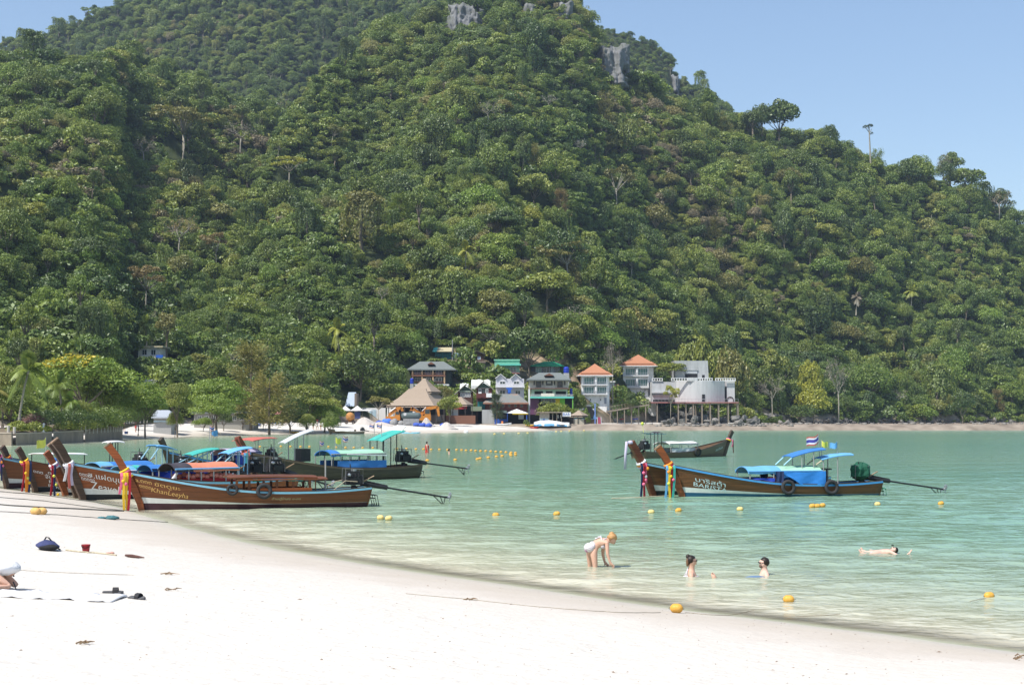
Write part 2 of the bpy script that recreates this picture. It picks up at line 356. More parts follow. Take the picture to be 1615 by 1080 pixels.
mx = N(t, 'ShaderNodeMixShader'); L(am.outputs[0], mx.inputs[0]); L(tr.outputs[0], mx.inputs[1]); L(b.outputs[0], mx.inputs[2]); L(mx.outputs[0], o.inputs[0])
used = np.unique(wf); remap = np.full(len(wx), -1); remap[used] = np.arange(len(used))
tag(obj('sea_water', npmesh('sea_water', np.stack([wx, wy, wz], 1)[used], remap[wf], seam, smooth=True, attrs={'depth': ('POINT', np.maximum(wd[used], 0))})), kind='structure')

# ------------------------------------------------------------------ hills
us = np.concatenate([np.arange(-1500, -300, 60), np.arange(-300, 1950, 9), np.arange(1950, 3400, 70)]); ys = np.concatenate([np.geomspace(205, 800, 300), np.geomspace(806, 1500, 50)])
U, Yg = np.meshgrid(us, ys); hx = ((U - CX) / F * Yg).ravel(); hy = Yg.ravel(); hz = np.maximum(hills(hx, hy), -6)
_, _, hf = grid(us, ys)
pxh, pyh = proj(hx, hy, hz)
soil = np.zeros(len(hx))
for x0, y0, x1, y1 in ((705, 548, 780, 615), (880, 590, 925, 660), (950, 615, 1030, 668), (785, 560, 880, 640), (1030, 640, 1240, 672), (225, 585, 290, 625), (1250, 650, 1640, 672)):
    dd = np.maximum(np.abs(pxh - (x0 + x1) / 2) / (x1 - x0), np.abs(pyh - (y0 + y1) / 2) / (y1 - y0)) * 2 + (fbm(hx, hy, 9, 3, 91) - .5) * 1.3
    soil = np.maximum(soil, sstep(1.1, .75, dd) * (hy < 640))
hm, t, b, o = nt('hill_soil'); L = t.links.new
tc = N(t, 'ShaderNodeTexCoord'); a1 = N(t, 'ShaderNodeAttribute', attribute_name='soil')
n1 = N(t, 'ShaderNodeTexNoise'); n1.inputs['Scale'].default_value = .35; n1.inputs['Detail'].default_value = 8; L(tc.outputs['Object'], n1.inputs['Vector'])
c1 = N(t, 'ShaderNodeValToRGB'); L(n1.outputs[0], c1.inputs[0]); e = c1.color_ramp.elements; e[0].position = .35; e[0].color = (.022, .034, .012, 1); e[1].position = .7; e[1].color = (.06, .075, .03, 1)
c2 = N(t, 'ShaderNodeValToRGB'); L(n1.outputs[0], c2.inputs[0]); e = c2.color_ramp.elements; e[0].position = .36; e[0].color = (.10, .10, .05, 1); e[1].position = .6; e[1].color = (.36, .27, .19, 1)
mx = N(t, 'ShaderNodeMixRGB'); L(a1.outputs['Fac'], mx.inputs[0]); L(c1.outputs[0], mx.inputs[1]); L(c2.outputs[0], mx.inputs[2])
c3 = N(t, 'ShaderNodeValToRGB'); L(n1.outputs[0], c3.inputs[0]); e = c3.color_ramp.elements; e[0].position = .3; e[0].color = (.17, .14, .11, 1); e[1].position = .7; e[1].color = (.33, .28, .225, 1)
a3 = N(t, 'ShaderNodeAttribute', attribute_name='sandy'); m3 = N(t, 'ShaderNodeMixRGB'); L(a3.outputs['Fac'], m3.inputs[0]); L(mx.outputs[0], m3.inputs[1]); L(c3.outputs[0], m3.inputs[2]); L(m3.outputs[0], b.inputs['Base Color']); b.inputs['Roughness'].default_value = 1
b.inputs['Specular IOR Level'].default_value = .1
tag(obj('hills', npmesh('hills', np.stack([hx, hy, hz], 1), hf, hm, smooth=True, attrs={'soil': ('POINT', soil), 'sandy': ('POINT', sstep(3.4, 2.5, hz + (fbm(hx, hy, 6, 3, 5) - .5) * 2))})), kind='structure')

# ------------------------------------------------------------------ foliage prototypes
def rdir(rs, n):
    d = rs.normal(size=(n, 3)); return d / np.linalg.norm(d, axis=1)[:, None]
def leaf_quads(rs, P, Nrm, size, jit=.55, aspect=.55, droop=.25):
    n = len(P)
    nn = Nrm + rs.normal(size=(n, 3)) * jit; nn /= np.linalg.norm(nn, axis=1)[:, None]
    tg = np.cross(nn, rdir(rs, n)); tg[:, 2] -= droop; tg /= np.linalg.norm(tg, axis=1)[:, None] + 1e-9
    bt = np.cross(nn, tg); s = size * rs.uniform(.6, 1.4, (n, 1))
    a = P - tg * s * .5; c = P + tg * s * .5
    V = np.stack([a, P + bt * s * aspect * .5, c, P - bt * s * aspect * .5], 1).reshape(-1, 3)
    return V, np.arange(4 * n).reshape(n, 4)
def blob_leaves(rs, blobs, n, size, zmin=-.35, inner=.75, jit=.55):
    B = np.array(blobs); w = (B[:, 3] * B[:, 4]) ** 1.0; w /= w.sum()
    k = rs.choice(len(B), n, p=w); d = rdir(rs, n); d[:, 2] = np.where(d[:, 2] < zmin, -d[:, 2], d[:, 2])
    r = rs.uniform(inner, 1.06, (n, 1)); P = B[k, :3] + d * B[k, 3:6] * r
    nr = d / B[k, 3:6]; nr /= np.linalg.norm(nr, axis=1)[:, None]
    V, Fc = leaf_quads(rs, P, nr, size, jit)
    tint = np.clip(rs.uniform(.15, .75, n) + rs.uniform(-.15, .2, len(B))[k], 0, 1)
    return V, Fc, tint
def tree_limbs(rs, H, r, tips, lean=0.0):
    mb = MB(); top = Vector((lean, 0, H))
    mid = Vector((lean * .3 + rs.uniform(-.2, .2), rs.uniform(-.2, .2), H * .5))
    mb.path([(0, 0, -.8), (0, 0, 0), mid, top], [r * 1.5, r * 1.1, r * .85, r * .55], 7)
    for tp in tips:
        tp = Vector(tp); m = top.lerp(tp, .5) + Vector((0, 0, -.08 * (tp - top).length))
        mb.path([top - Vector((0, 0, H * .12)), m, tp], [r * .5, r * .33, r * .12], 5)
    return mb
PROTO = {}
def joinmesh(name, mb, trunk_m, V, Fc, tint, leaf_m):
    """trunk and crown as two meshes and one joined mesh for the mass of the forest"""
    tv = np.array(mb.v, np.float32) if mb else np.zeros((0, 3)); quads = []
    if mb:
        for f in mb.f:
            if len(f) == 4: quads.append(f)
            else:
                for i in range(1, len(f) - 1): quads.append([f[0], f[i], f[i + 1], f[i + 1]])
    q = np.array([x for x in quads if len(set(x)) == 4], int).reshape(-1, 4)
    allv = np.concatenate([tv, V]); allf = np.concatenate([q, Fc + len(tv)]); mi = np.concatenate([np.zeros(len(q)), np.ones(len(Fc))])
    tt = np.concatenate([np.full(len(q), .5), tint])
    return npmesh(name, allv, allf, [trunk_m, leaf_m], mi, False, {'tint': ('FACE', tt)})
BARK = M('bark', (.17, .14, .105), .95, .35, 3, (1, 1, .3), bump=.3); PALE = M('pale_bark', (.30, .275, .225), .9, .25, 3, (1, 1, .3), bump=.2)
GREENS = [(0, (.072, .122, .022)), (.25, (.118, .180, .028)), (.5, (.166, .236, .034)), (.76, (.218, .272, .04)), (.93, (.275, .285, .055)), (.985, (.26, .215, .08)), (1, (.24, .20, .11))]
LEAF_R = leafmat('forest_leaf', GREENS); LEAF_C = leafmat('tree_leaf', use_color=True)
def proto(kind, H, R, mb, V, Fc, tint, bark=BARK):
    tm = None
    if mb:
        o = mb.build('tmp', bark, None, True, False); tm = o.data; bpy.data.objects.remove(o); tm.name = 'trunk'
    cm = npmesh('crown', V, Fc, LEAF_C, attrs={'tint': ('FACE', tint)})
    PROTO.setdefault(kind, []).append(dict(H=H, R=R, trunk=tm, crown=cm, joined=joinmesh('tree_' + kind, mb, bark, V, Fc, tint, LEAF_R)))
def make_broad(seed, H=9., R=4.2, n=3600, leaf=.43, nb=20, flat=.9, trunk=.25, kind='broad', crown_h=.94):
    rs = np.random.RandomState(seed); zc = H * (1 - crown_h / 2) ; hz_ = H * crown_h / 2; bl = []
    for i in range(nb):
        d = rdir(rs, 1)[0]; d[2] = abs(d[2]) * 1.1 - .35; q = rs.uniform(.45, .82)
        r = R * rs.uniform(.26, .44)
        bl.append((d[0] * R * q, d[1] * R * q, zc + d[2] * hz_ * q, r, r, r * flat))
    bl.append((0, 0, zc, R * .55, R * .55, hz_ * .6))
    V, Fc, tt = blob_leaves(rs, bl, n, leaf)
    mb = tree_limbs(rs, H * trunk, .022 * H + .03, [(b_[0] * .8, b_[1] * .8, b_[2]) for b_ in bl[:7]], rs.uniform(-.4, .4))
    proto(kind, H, R, mb, V, Fc, tt)
def make_umbrella(seed, H=11., R=5.5, n=2400, kind='umbrella', bark=PALE, leaf=.45):
    rs = np.random.RandomState(seed); bl = []
    for i in range(16):
        a = rs.uniform(0, 6.28); q = math.sqrt(rs.uniform(0, 1)) * R * .85; r = R * rs.uniform(.2, .34)
        bl.append((math.cos(a) * q, math.sin(a) * q, H * .9 - (q / R) ** 2 * H * .16 + rs.uniform(-.5, .5) - (i % 3 == 0) * H * .12, r, r, r * .33))
    V, Fc, tt = blob_leaves(rs, bl, n, leaf, zmin=-.6, inner=.4)
    proto(kind, H, R, tree_limbs(rs, H * .55, .022 * H, [(b_[0], b_[1], b_[2]) for b_ in bl[:11]]), V, Fc, tt, bark)
def make_vine(seed, H=10., R=3.2, n=3000):
    rs = np.random.RandomState(seed); bl = []
    for i in range(11):
        a = rs.uniform(0, 6.28); q = R * rs.uniform(.2, .65); r = R * rs.uniform(.3, .45)
        bl.append((math.cos(a) * q, math.sin(a) * q, H - r * .8 - rs.uniform(0, H * .18), r, r, r * .75))
    V, Fc, tt = blob_leaves(rs, bl, n // 2, .42)
    m = n - n // 2; a = rs.uniform(0, 6.28, m); cl = np.floor(a * 2.6) / 2.6
    rr = R * (.55 + .35 * (np.sin(cl * 37.1) * .5 + .5)) * rs.uniform(.85, 1.05, m); ln = .35 + .65 * (np.sin(cl * 91.7) * .5 + .5)
    z = H * .8 - rs.uniform(0, 1, m) * H * .8 * ln
    P = np.stack([np.cos(a) * rr, np.sin(a) * rr, z], 1); nr = np.stack([np.cos(a), np.sin(a), np.full(m, .35)], 1)
    V2, F2 = leaf_quads(rs, P, nr, .42, .45, .55, 1.2)
    proto('vine', H, R, tree_limbs(rs, H * .6, .25, [(0, 0, H * .8)]), np.concatenate([V, V2]), np.concatenate([Fc, F2 + len(V)]), np.concatenate([tt, rs.uniform(0, .6, m)]))  # hanging leaves tinted darker, painting in the shade below the crown
def make_bush(seed, H=2.6, R=1.9, n=650):
    rs = np.random.RandomState(seed); bl = []
    for i in range(8):
        a = rs.uniform(0, 6.28); q = R * rs.uniform(0, .65); r = R * rs.uniform(.35, .55)
        bl.append((math.cos(a) * q, math.sin(a) * q, rs.uniform(.25, .7) * H, r, r, r * .8))
    V, Fc, tt = blob_leaves(rs, bl, n, .36)
    proto('bush', H, R, None, V, Fc, tt)
def make_palm(seed, H=8., R=3.2, nf=17, curve=1.2, kind='palm'):
    rs = np.random.RandomState(seed); P = []; Q = []; tt = []
    top = Vector((curve, 0, H - R * .45))
    for k in range(nf):
        az = k * 2.399 + rs.uniform(-.2, .2); el = math.radians(rs.uniform(-25, 78) if k > 2 else 80); ln = R * rs.uniform(.9, 1.15); pts = []
        dx, dy = math.cos(az), math.sin(az)
        for i in range(15):
            s = i / 14; h_ = ln * s * math.cos(el) * (1 - .1 * s); z = ln * s * math.sin(el) - ln * .75 * s * s * (.35 + .65 * math.cos(el))
            pts.append(np.array((top.x + dx * h_, top.y + dy * h_, top.z + z)))
        sd_ = np.array((-dy, dx, 0.)); f_tint = rs.uniform(.2, .9)
        for i in range(1, 14):
            d = pts[i + 1] - pts[i]; d /= np.linalg.norm(d); lw = ln * .3 * math.sin(math.pi * min(1, (i + 1.5) / 15)) + .12
            for sg in (-1, 1):
                for j in range(3):
                    base = pts[i] + (pts[i + 1] - pts[i]) * .33 * j; w = d * ln * .017
                    tip = base + sd_ * sg * lw * .8 + d * lw * .5 - np.array((0, 0, lw * rs.uniform(.25, .6)))
                    P.append([base - w, base + w, tip + w * .3, tip - w * .3]); tt.append(f_tint + rs.uniform(-.1, .1))
    V = np.array(P).reshape(-1, 3); Fc = np.arange(len(V)).reshape(-1, 4)
    mb = MB(); mb.path([(0, 0, -.6), (0, 0, 0), (curve * .25, 0, H * .3), (curve * .6, 0, H * .6), tuple(top)], [.26, .2, .15, .13, .12], 7)
    for k in range(4): mb.ell((top.x + .22 * math.cos(k * 1.6), .22 * math.sin(k * 1.6), top.z - .25), .13, 6, 4)
    proto(kind, H, R, mb, V, Fc, np.clip(tt, 0, 1), PALE)
def make_dry(seed, H=9., R=4., leaves=260, kind='dry'):
    rs = np.random.RandomState(seed); mb = MB(); tips = []
    mb.path([(0, 0, -.6), (0, 0, 0), (.15, 0, H * .3), (0, .1, H * .5)], [.24, .2, .16, .13], 6)
    def br(p, d, ln, r, lv):
        q = p + d * ln; m = p.lerp(q, .5) + Vector(rs.normal(size=3)) * ln * .08
        mb.path([p, m, q], [r, r * .8, r * .5], 4); tips.append(q)
        if lv:
            for k in range(3):
                nd = (d + Vector(rs.normal(size=3)) * .55 + Vector((0, 0, .12))).normalized(); br(p.lerp(q, rs.uniform(.55, 1)), nd, ln * rs.uniform(.55, .75), r * .5, lv - 1)
    for k in range(5):
        a = k * 1.26 + rs.uniform(-.3, .3); br(Vector((0, .05, H * rs.uniform(.4, .5))), Vector((math.cos(a) * .75, math.sin(a) * .75, .75)).normalized(), R * .62, .085, 3)
    T = np.array([tuple(q) for q in tips]); k = rs.choice(len(T), leaves); P = T[k] + rs.normal(size=(leaves, 3)) * .3
    V, Fc = leaf_quads(rs, P, np.tile([0, 0, 1.], (leaves, 1)), .34, .8)
    proto(kind, H, R, mb, V, Fc, rs.uniform(.3, .9, leaves), PALE)
def make_feathery(seed, H=10., R=3.6, n=5200, kind='casuarina'):
    rs = np.random.RandomState(seed); bl = []; P = []; D = []
    for k in range(60):
        z = H * rs.uniform(.22, .98); rad = R * (1.05 - .75 * (z / H - .2)) * rs.uniform(.5, 1); a = rs.uniform(0, 6.28)
        tip = np.array((math.cos(a) * rad, math.sin(a) * rad, z + rad * .25)); st = np.array((0, 0, z - rad * .35)); bl.append(tuple(tip))
        m = n // 60; s = rs.uniform(.2, 1, (m, 1)) ** .6; P.append(st + (tip - st) * s + rs.normal(size=(m, 3)) * .28 * (.4 + s)); D.append(np.tile((tip - st) / np.linalg.norm(tip - st), (m, 1)))
    P = np.concatenate(P); D = np.concatenate(D); m = len(P)
    tg = D + rs.normal(size=(m, 3)) * .45; tg[:, 2] -= .35; tg /= np.linalg.norm(tg, axis=1)[:, None]; bt = np.cross(tg, rdir(rs, m)); bt /= np.linalg.norm(bt, axis=1)[:, None]
    s = rs.uniform(.35, .8, (m, 1)); V = np.stack([P, P + tg * s * .5 + bt * .05, P + tg * s, P + tg * s * .5 - bt * .05], 1).reshape(-1, 3)
    mb = MB(); mb.path([(0, 0, -.6), (0, 0, 0), (.1, 0, H * .5), (0, 0, H * .95)], [.24, .2, .13, .03], 6)
    for tp in bl[::3]: mb.bar((0, 0, max(.5, tp[2] - 1.1)), tp, .05, 4, .015)
    proto(kind, H, R, mb, V, np.arange(4 * m).reshape(m, 4), rs.uniform(.1, .9, m))
for s_ in range(8): make_broad(100 + s_, H=7.2 + s_ % 4 * .8, R=3.9 + .35 * (s_ % 4), nb=(12, 30, 18, 40, 15, 24, 36, 22)[s_], flat=(.9, 1.1, .8, 1., 1.2, .75, .9, 1.)[s_])
for s_ in range(2): make_umbrella(120 + s_)
for s_ in range(3): make_vine(130 + s_)
for s_ in range(4): make_bush(140 + s_)
make_palm(150); make_palm(151, 7, 2.8, 15, -.8)
for s_ in range(2): make_dry(160 + s_)
make_feathery(170); make_feathery(171, 11, 4)
for s_ in range(3): make_broad(180 + s_, H=8.5, R=4.6, n=4200, leaf=.52, nb=34, flat=.42, trunk=.3, kind='layered', crown_h=.8)
for s_ in range(3): make_broad(200 + s_, H=8.5, R=4.6, n=11000, leaf=.27, nb=38, flat=.4, trunk=.3, kind='nlayered', crown_h=.86)
for s_ in range(4): make_broad(210 + s_, H=8.5, R=4.3, n=11000, leaf=.26, nb=22 + 5 * s_, kind='nbroad', crown_h=.92)
for s_ in range(2): make_broad(190 + s_, H=13, R=3.4, n=3000, nb=22, trunk=.5, kind='tall', crown_h=.62)

# ------------------------------------------------------------------ trees picked out one by one, then the mass of the forest
CLEAR = []                      # (x0, y0, x1, y1, farthest depth) in the picture: nothing may grow in front of these
CLEART = []
NOTREE = []                     # house footprints etc. where nothing grows
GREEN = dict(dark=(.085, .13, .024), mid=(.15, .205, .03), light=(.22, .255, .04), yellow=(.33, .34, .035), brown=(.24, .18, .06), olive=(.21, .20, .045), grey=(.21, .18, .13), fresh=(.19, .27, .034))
def skyline_base(xc, yb, Y):
    Ys = np.linspace(Y - 120, Y + 60, 90); X = (xc - CX) / F * Ys; g = hills(X, Ys); _, py = proj(X, Ys, g)
    k = np.argmin(np.abs(py - yb)) if (py < yb).any() else np.argmin(py); return Vector((X[k], Ys[k], g[k]))
def place_tree(kind, x0, ytop, x1, ybase, label, tone='mid', Y=None, name='broadleaf_tree', cat='tree', group=None, var=0, rz=None, clear=True, xb=None):
    xc = (x0 + x1) / 2 if xb is None else xb
    if Y is None or (ybase < 520 and hit(xc, ybase, 120, 1100).z > 0 and ybase > 335 - .4 * abs(xc - 1100) * 0 and xc < 1150): p = hit(xc, ybase, 120, 1100)
    elif ybase < 520: p = skyline_base(xc, ybase, Y)
    else: p = at(xc, ybase, Y); p.z = gz(p.x, p.y)
    if ybase > 600 and p.y < 300 and ('n' + kind) in PROTO: kind = 'n' + kind
    pr = PROTO[kind][var % len(PROTO[kind])]
    top = at(xc, ytop, p.y).z; w = (x1 - x0) / F * p.y; h = max(top - p.z, 1.)
    r = empty(name, p, label, cat, group, random.Random(x0 * 7 + ytop).uniform(0, 6.28) if rz is None else rz)
    r.scale = (w / 2 / pr['R'], w / 2 / pr['R'], h / pr['H'])
    if pr['trunk']: obj('trunk', pr['trunk'], r)
    c = obj('crown', pr['crown'], r); c.color = (*(GREEN[tone] if isinstance(tone, str) else tone), 1)
    NOTREE.append((p.x, p.y, w * .42))
    if clear: CLEART.append((x0 + 5, ytop + 3, x1 - 5, ytop + (ybase - ytop) * (.6 if ybase < 520 else .8), p.y - 1))
    return r

HAZE_D = .00013
hazebox = MB(); hazebox.box(-2200, -215, -4.2, 2200, 1600, 345)

# ------------------------------------------------------------------ buildings
WHITE = M('white_render', (.84, .84, .83), .7, .05, 2, dirt=((.42, .36, .35), 1.2, .5, (1, 1, .25)))
CREAM = M('cream_render', (.72, .68, .58), .75, .08, 2, dirt=((.4, .36, .28), 1.4, .4))
LILAC = M('pale_grey_render', (.52, .51, .55), .75, .08, 2)
DKGREEN = M('dark_green_wall', (.03, .045, .04), .8, .2, 2); DKRED = M('dark_red_boards', (.11, .035, .03), .8, .25, 2, (1, 1, 6)); BROWN = M('brown_boards', (.09, .045, .035), .85, .25, 2, (6, 6, 1))
MINT = M('mint_wall', (.24, .50, .36), .8, .1, 2); TEAL = M('teal_sheet', (.02, .16, .17), .6, .15, 3); GREYROOF = M('grey_shingles', (.155, .175, .17), .85, .2, 5, (1, 1, 4), dirt=((.10, .11, .10), 1, .5))
RUSTROOF = M('rusty_grey_shingles', (.17, .18, .17), .85, .2, 4, (1, 1, 4), dirt=((.30, .17, .11), .35, .8)); ORANGE = M('orange_roof_tiles', (.40, .18, .10), .75, .15, 5, (1, 1, 5))
THATCH = M('thatch', (.30, .24, .185), .95, .28, 5, (3, 3, .5), bump=.5); SHADEIN = M('interior_shade', (.02, .02, .022), .9, .2, 2)  # near-black colour stands in for the shade inside rooms and openings
GLASS = M('window_glass', (.03, .045, .05), .12, .1, 1, spec=.6); TEALG = M('teal_glass', (.08, .20, .19), .12, .1, 1, spec=.6); FRAME = M('white_frame', (.66, .66, .66), .5, .05, 4); FRAMED = M('dark_frame', (.06, .05, .045), .6, .1, 4)
TANC = M('tan_column', (.40, .28, .16), .8, .12, 4); RAILB = M('brown_rail', (.18, .085, .055), .8, .15, 6); GRAIL = M('grey_rail', (.36, .37, .38), .5, .1, 4, metal=.3)
AQUA = M('aqua_awning', (.12, .52, .42), .6, .1, 3); KGREEN = M('green_roof_sheet', (.02, .32, .16), .6, .12, 3); PURPLE = M('purple_panel', (.12, .05, .10), .8, .1, 3); YEL = M('yellow_panel', (.55, .40, .03), .7, .1, 3); LIME = M('lime_panel', (.16, .42, .05), .7, .1, 3)
CONC = M('raw_concrete', (.40, .41, .41), .9, .14, 1.2, (1, 1, .18), dirt=((.20, .21, .20), .5, .55, (1, 1, .12))); CONCL = M('pale_concrete', (.50, .51, .52), .85, .12, 1.4, (1, 1, .2), dirt=((.27, .28, .28), .4, .5, (1, 1, .1)))
STONE = M('stone_wall', (.33, .29, .24), .95, .35, 3, bump=.4); BLUEP = M('blue_paint', (.03, .10, .42), .6, .12, 4); BLUET = M('blue_tank', (.02, .05, .40), .45, .08, 4); TARP = M('blue_tarp', (.03, .13, .55), .55, .18, 3, bump=.3)
TIMB = M('weathered_timber', (.24, .20, .16), .9, .25, 4, (1, 1, .2)); PINKR = M('red_deck_edge', (.33, .13, .12), .8, .15, 3); SHEET = M('white_sheeting', (.66, .66, .64), .7, .1, 2, bump=.2); MAROON = M('maroon_board', (.20, .03, .06), .7, .1, 3)
CLOTHW = M('white_cloth', (.72, .72, .72), .9, .06, 4); TANSH = M('tan_sheet', (.45, .40, .26), .8, .15, 3); AQUAP = M('pale_blue_panel', (.38, .50, .56), .6, .1, 3)
class House:
    """a building: every piece is laid out on the building's own facade plane (depth s.Y) and given real depth behind it"""
    def __init__(s, name, label, cat, px, py, Y=None, ground_it=True):
        if Y is None: Y = hit(px, py, 120).y
        s.Y = Y; p = at(px, py, Y); s.r = empty(name, p, label, cat); s.z0 = p.z
    def w(s, x, y, d=0.): return at(x, y, s.Y) + Vector((0, d, 0))
    def box(s, name, mat, x0, y0, x1, y1, d0=0., d1=.3, down=0., par=None, smooth=False):
        a = at(x0, y1, s.Y); b = at(x1, y0, s.Y); m = MB(); m.box(a.x, s.Y + d0, a.z - down, b.x, s.Y + d1, b.z)
        return s.put(m, name, mat, par)
    def put(s, m, name, mat, par=None, smooth=False):
        if par is None: return m.build(name, mat, s.r, smooth)
        q = m.build(name, mat, s.r, smooth); q.parent = par; q.location = -Vector(par.location); return q
    def window(s, x0, y0, x1, y1, glass=None, fr=None, d=0., mull=1, name='window', fw=.09):
        glass = glass or GLASS; fr = fr or FRAME
        a = at(x0, y1, s.Y); b = at(x1, y0, s.Y); m = MB(); Y0 = s.Y + d - .07; Y1 = s.Y + d + .02
        m.box(a.x, Y0, a.z, a.x + fw, Y1, b.z); m.box(b.x - fw, Y0, a.z, b.x, Y1, b.z); m.box(a.x + fw, Y0, b.z - fw, b.x - fw, Y1, b.z); m.box(a.x + fw, Y0, a.z, b.x - fw, Y1, a.z + fw)
        n = max(mull, 0); X = (b.x - a.x)
        for k in range(n): xx = a.x + X * (k + 1) / (n + 1); m.box(xx - fw * .4, Y0 + .01, a.z + fw, xx + fw * .4, Y1, b.z - fw)
        f = m.build(name, fr, s.r); g = MB(); g.box(a.x + fw * .9, s.Y + d - .03, a.z + fw * .9, b.x - fw * .9, s.Y + d + .005, b.z - fw * .9); s.put(g, 'pane', glass, f); return f
    def rail(s, x0, y0, x1, y1, mat, d=-1.2, n=10, name='balcony_rail', solid=None):
        a = at(x0, y1, s.Y); b = at(x1, y0, s.Y); m = MB(); Y = s.Y + d
        m.box(a.x, Y - .03, b.z - .07, b.x, Y + .03, b.z); m.box(a.x, Y - .02, a.z, b.x, Y + .02, a.z + .05)
        for k in range(n + 1): xx = a.x + (b.x - a.x) * k / n; m.box(xx - .025, Y - .02, a.z, xx + .025, Y + .02, b.z - .07)
        return m.build(name, mat, s.r)
    def hip(s, name, mat, x0, x1, ye, rx0, rx1, yr, depth, oh=.9, th=.25, fascia=None):
        a = at(x0, ye, s.Y); b = at(x1, ye, s.Y); ya, yb = s.Y - oh, s.Y + depth + oh; ym = (ya + yb) / 2
        r0 = at(rx0, yr, ym); r1 = at(rx1, yr, ym); z = a.z; m = MB()
        v = [(a.x, ya, z), (b.x, ya, z), (b.x, yb, z), (a.x, yb, z)]; lo = [(x, y, z - th) for x, y, _ in v]; R0, R1 = (r0.x, ym, r0.z), (r1.x, ym, r1.z)
        m.add(v + [R0, R1], [(0, 1, 5, 4), (1, 2, 5), (2, 3, 4, 5), (3, 0, 4)], 0)
        m.add(v + lo, [(0, 4, 5, 1), (1, 5, 6, 2), (2, 6, 7, 3), (3, 7, 4, 0), (7, 6, 5, 4)], 1)
        return m.build(name, [mat, fascia or mat], s.r)
    def gable(s, name, mat, x0, x1, ye, xa, ya, depth, oh=.7, th=.18):
        a = at(x0, ye, s.Y); b = at(x1, ye, s.Y); c = at(xa, ya, s.Y); m = MB()
        for p, q in ((a, c), (c, b)):
            n = Vector((-(q.z - p.z), 0, q.x - p.x)).normalized() * th
            m.loft([[(p.x, s.Y - oh, p.z), (q.x, s.Y - oh, q.z), (q.x + n.x * (q is not c), s.Y - oh, q.z + n.z), (p.x + n.x * (p is not c), s.Y - oh, p.z + n.z)],
                    [(p.x, s.Y + depth, p.z), (q.x, s.Y + depth, q.z), (q.x + n.x * (q is not c), s.Y + depth, q.z + n.z), (p.x + n.x * (p is not c), s.Y + depth, p.z + n.z)]])
        return m.build(name, mat, s.r)
    def tri(s, name, mat, x0, x1, yb, xa, ya, d0=0., d1=.25):
        a = at(x0, yb, s.Y); b = at(x1, yb, s.Y); c = at(xa, ya, s.Y); m = MB()
        m.loft([[(p.x, s.Y + d, p.z) for p in (a, b, c)] for d in (d1, d0)]); return m.build(name, mat, s.r)
    def clear(s, x0, y0, x1, y1, back=8.): 
        CLEAR.append((x0, y0, x1, y1, s.Y + back)); a, b = at(x0, y1, s.Y), at(x1, y1, s.Y)
        for k in range(6): NOTREE.append((a.x + (b.x - a.x) * (k + .5) / 6, s.Y + back * .5, back * .6))
# -- two-storey dark green guesthouse
h = House('guesthouse', 'two-storey dark green guesthouse with wide grey hipped roof on the slope', 'guesthouse', 681, 611)
h.box('wall', DKGREEN, 650, 581, 711, 611, 0, 8, 6); h.box('floor_slab', RAILB, 649.5, 591.5, 703, 593.6, -1.5, -.01)
for x in (650, 665, 682, 700): h.box('column', TANC, x, 582.2, x + 2.4, 591.4, -1.4, -1.1); h.box('column', TANC, x, 593.7, x + 2.4, 605, -1.4, -1.1)
for x0, x1 in ((654, 663), (670, 680), (687, 697)): h.window(x0, 582.5, x1, 590.5, M('blue_curtain_glass', (.10, .13, .22), .2, .1, 2)); 
for x0, x1 in ((654, 663), (672, 679), (687, 697)): h.window(x0, 595, x1, 602)
h.box('door', FRAME, 681.6, 596, 685, 605, -.06, -.001); h.rail(651, 588.3, 702, 591.4, RAILB, -1.45, 22); h.rail(654, 601.5, 700, 605, RAILB, -1.45, 18)
h.box('terrace_canopy', SHEET, 644, 606, 709, 608.6, -3.5, -.01); h.hip('roof', GREYROOF, 642.5, 719.5, 582.3, 662, 700, 570, 8, 1.6, .3)
h.tri('roof_gablet', RAILB, 674, 686, 574.6, 680, 570.7, -.4, 2.5); h.clear(640, 566, 722, 612, 9)
# -- thatched pavilion
h = House('thatched_pavilion', 'large open beach pavilion with two-tier conical thatched roof', 'pavilion', 660, 662, 318)
cxp, Yp = at(660, 650, h.Y).x, h.Y + 8
def bell(name, prof, mat, rot=.55, n=4, cx=0., cyy=0., house=None, thick=.35):
    m = MB(); outer = []; inner = []
    for hw, z in prof:
        ring = []
        for k in range(n):
            for j in range(4):
                a0 = rot + 2 * math.pi * k / n; a1 = rot + 2 * math.pi * (k + 1) / n; f = j / 4
                ring.append(Vector((cx + hw * ((1 - f) * math.cos(a0) + f * math.cos(a1)), cyy + hw * ((1 - f) * math.sin(a0) + f * math.sin(a1)), z)))
        outer.append(ring)
    inner = [[p - Vector((0, 0, thick)) for p in r] for r in outer]
    m.loft(outer + inner[::-1], True, False); m.add(outer[-1], [tuple(range(4 * n))]); return m.build(name, mat, house.r)
mpx = h.Y / F
zz = lambda v, d=0.: at(660, v, h.Y + d).z
e0 = zz(639.5)
bell('lower_roof', [(57 * mpx * 1.05, e0), (40 * mpx, zz(628, 3)), (27 * mpx, zz(618, 5)), (21 * mpx, zz(613, 6))], THATCH, .42, 4, cxp, Yp, h)
o_ = bell('upper_roof', [(30 * mpx, zz(617.5, 6)), (17 * mpx, zz(609, 7)), (7 * mpx, zz(601, 8)), (.4, zz(596.5, 8))], THATCH, .42, 4, at(666, 650, h.Y).x, Yp + .6, h)
for k in range(8):
    x = 612 + k * 12.5; h.box('post', FRAMED, x, 640, x + 1.3, 662, 0.3, .5, 1)
h.box('back_wall', SHADEIN, 625, 640, 700, 662, 9, 9.3, 1); h.box('side_wall', SHEET, 606, 643, 625, 662, 7, 7.2, 1); h.box('counter', FRAMED, 668, 654, 700, 662, 3, 4, 1); h.clear(600, 594, 724, 664, 20)
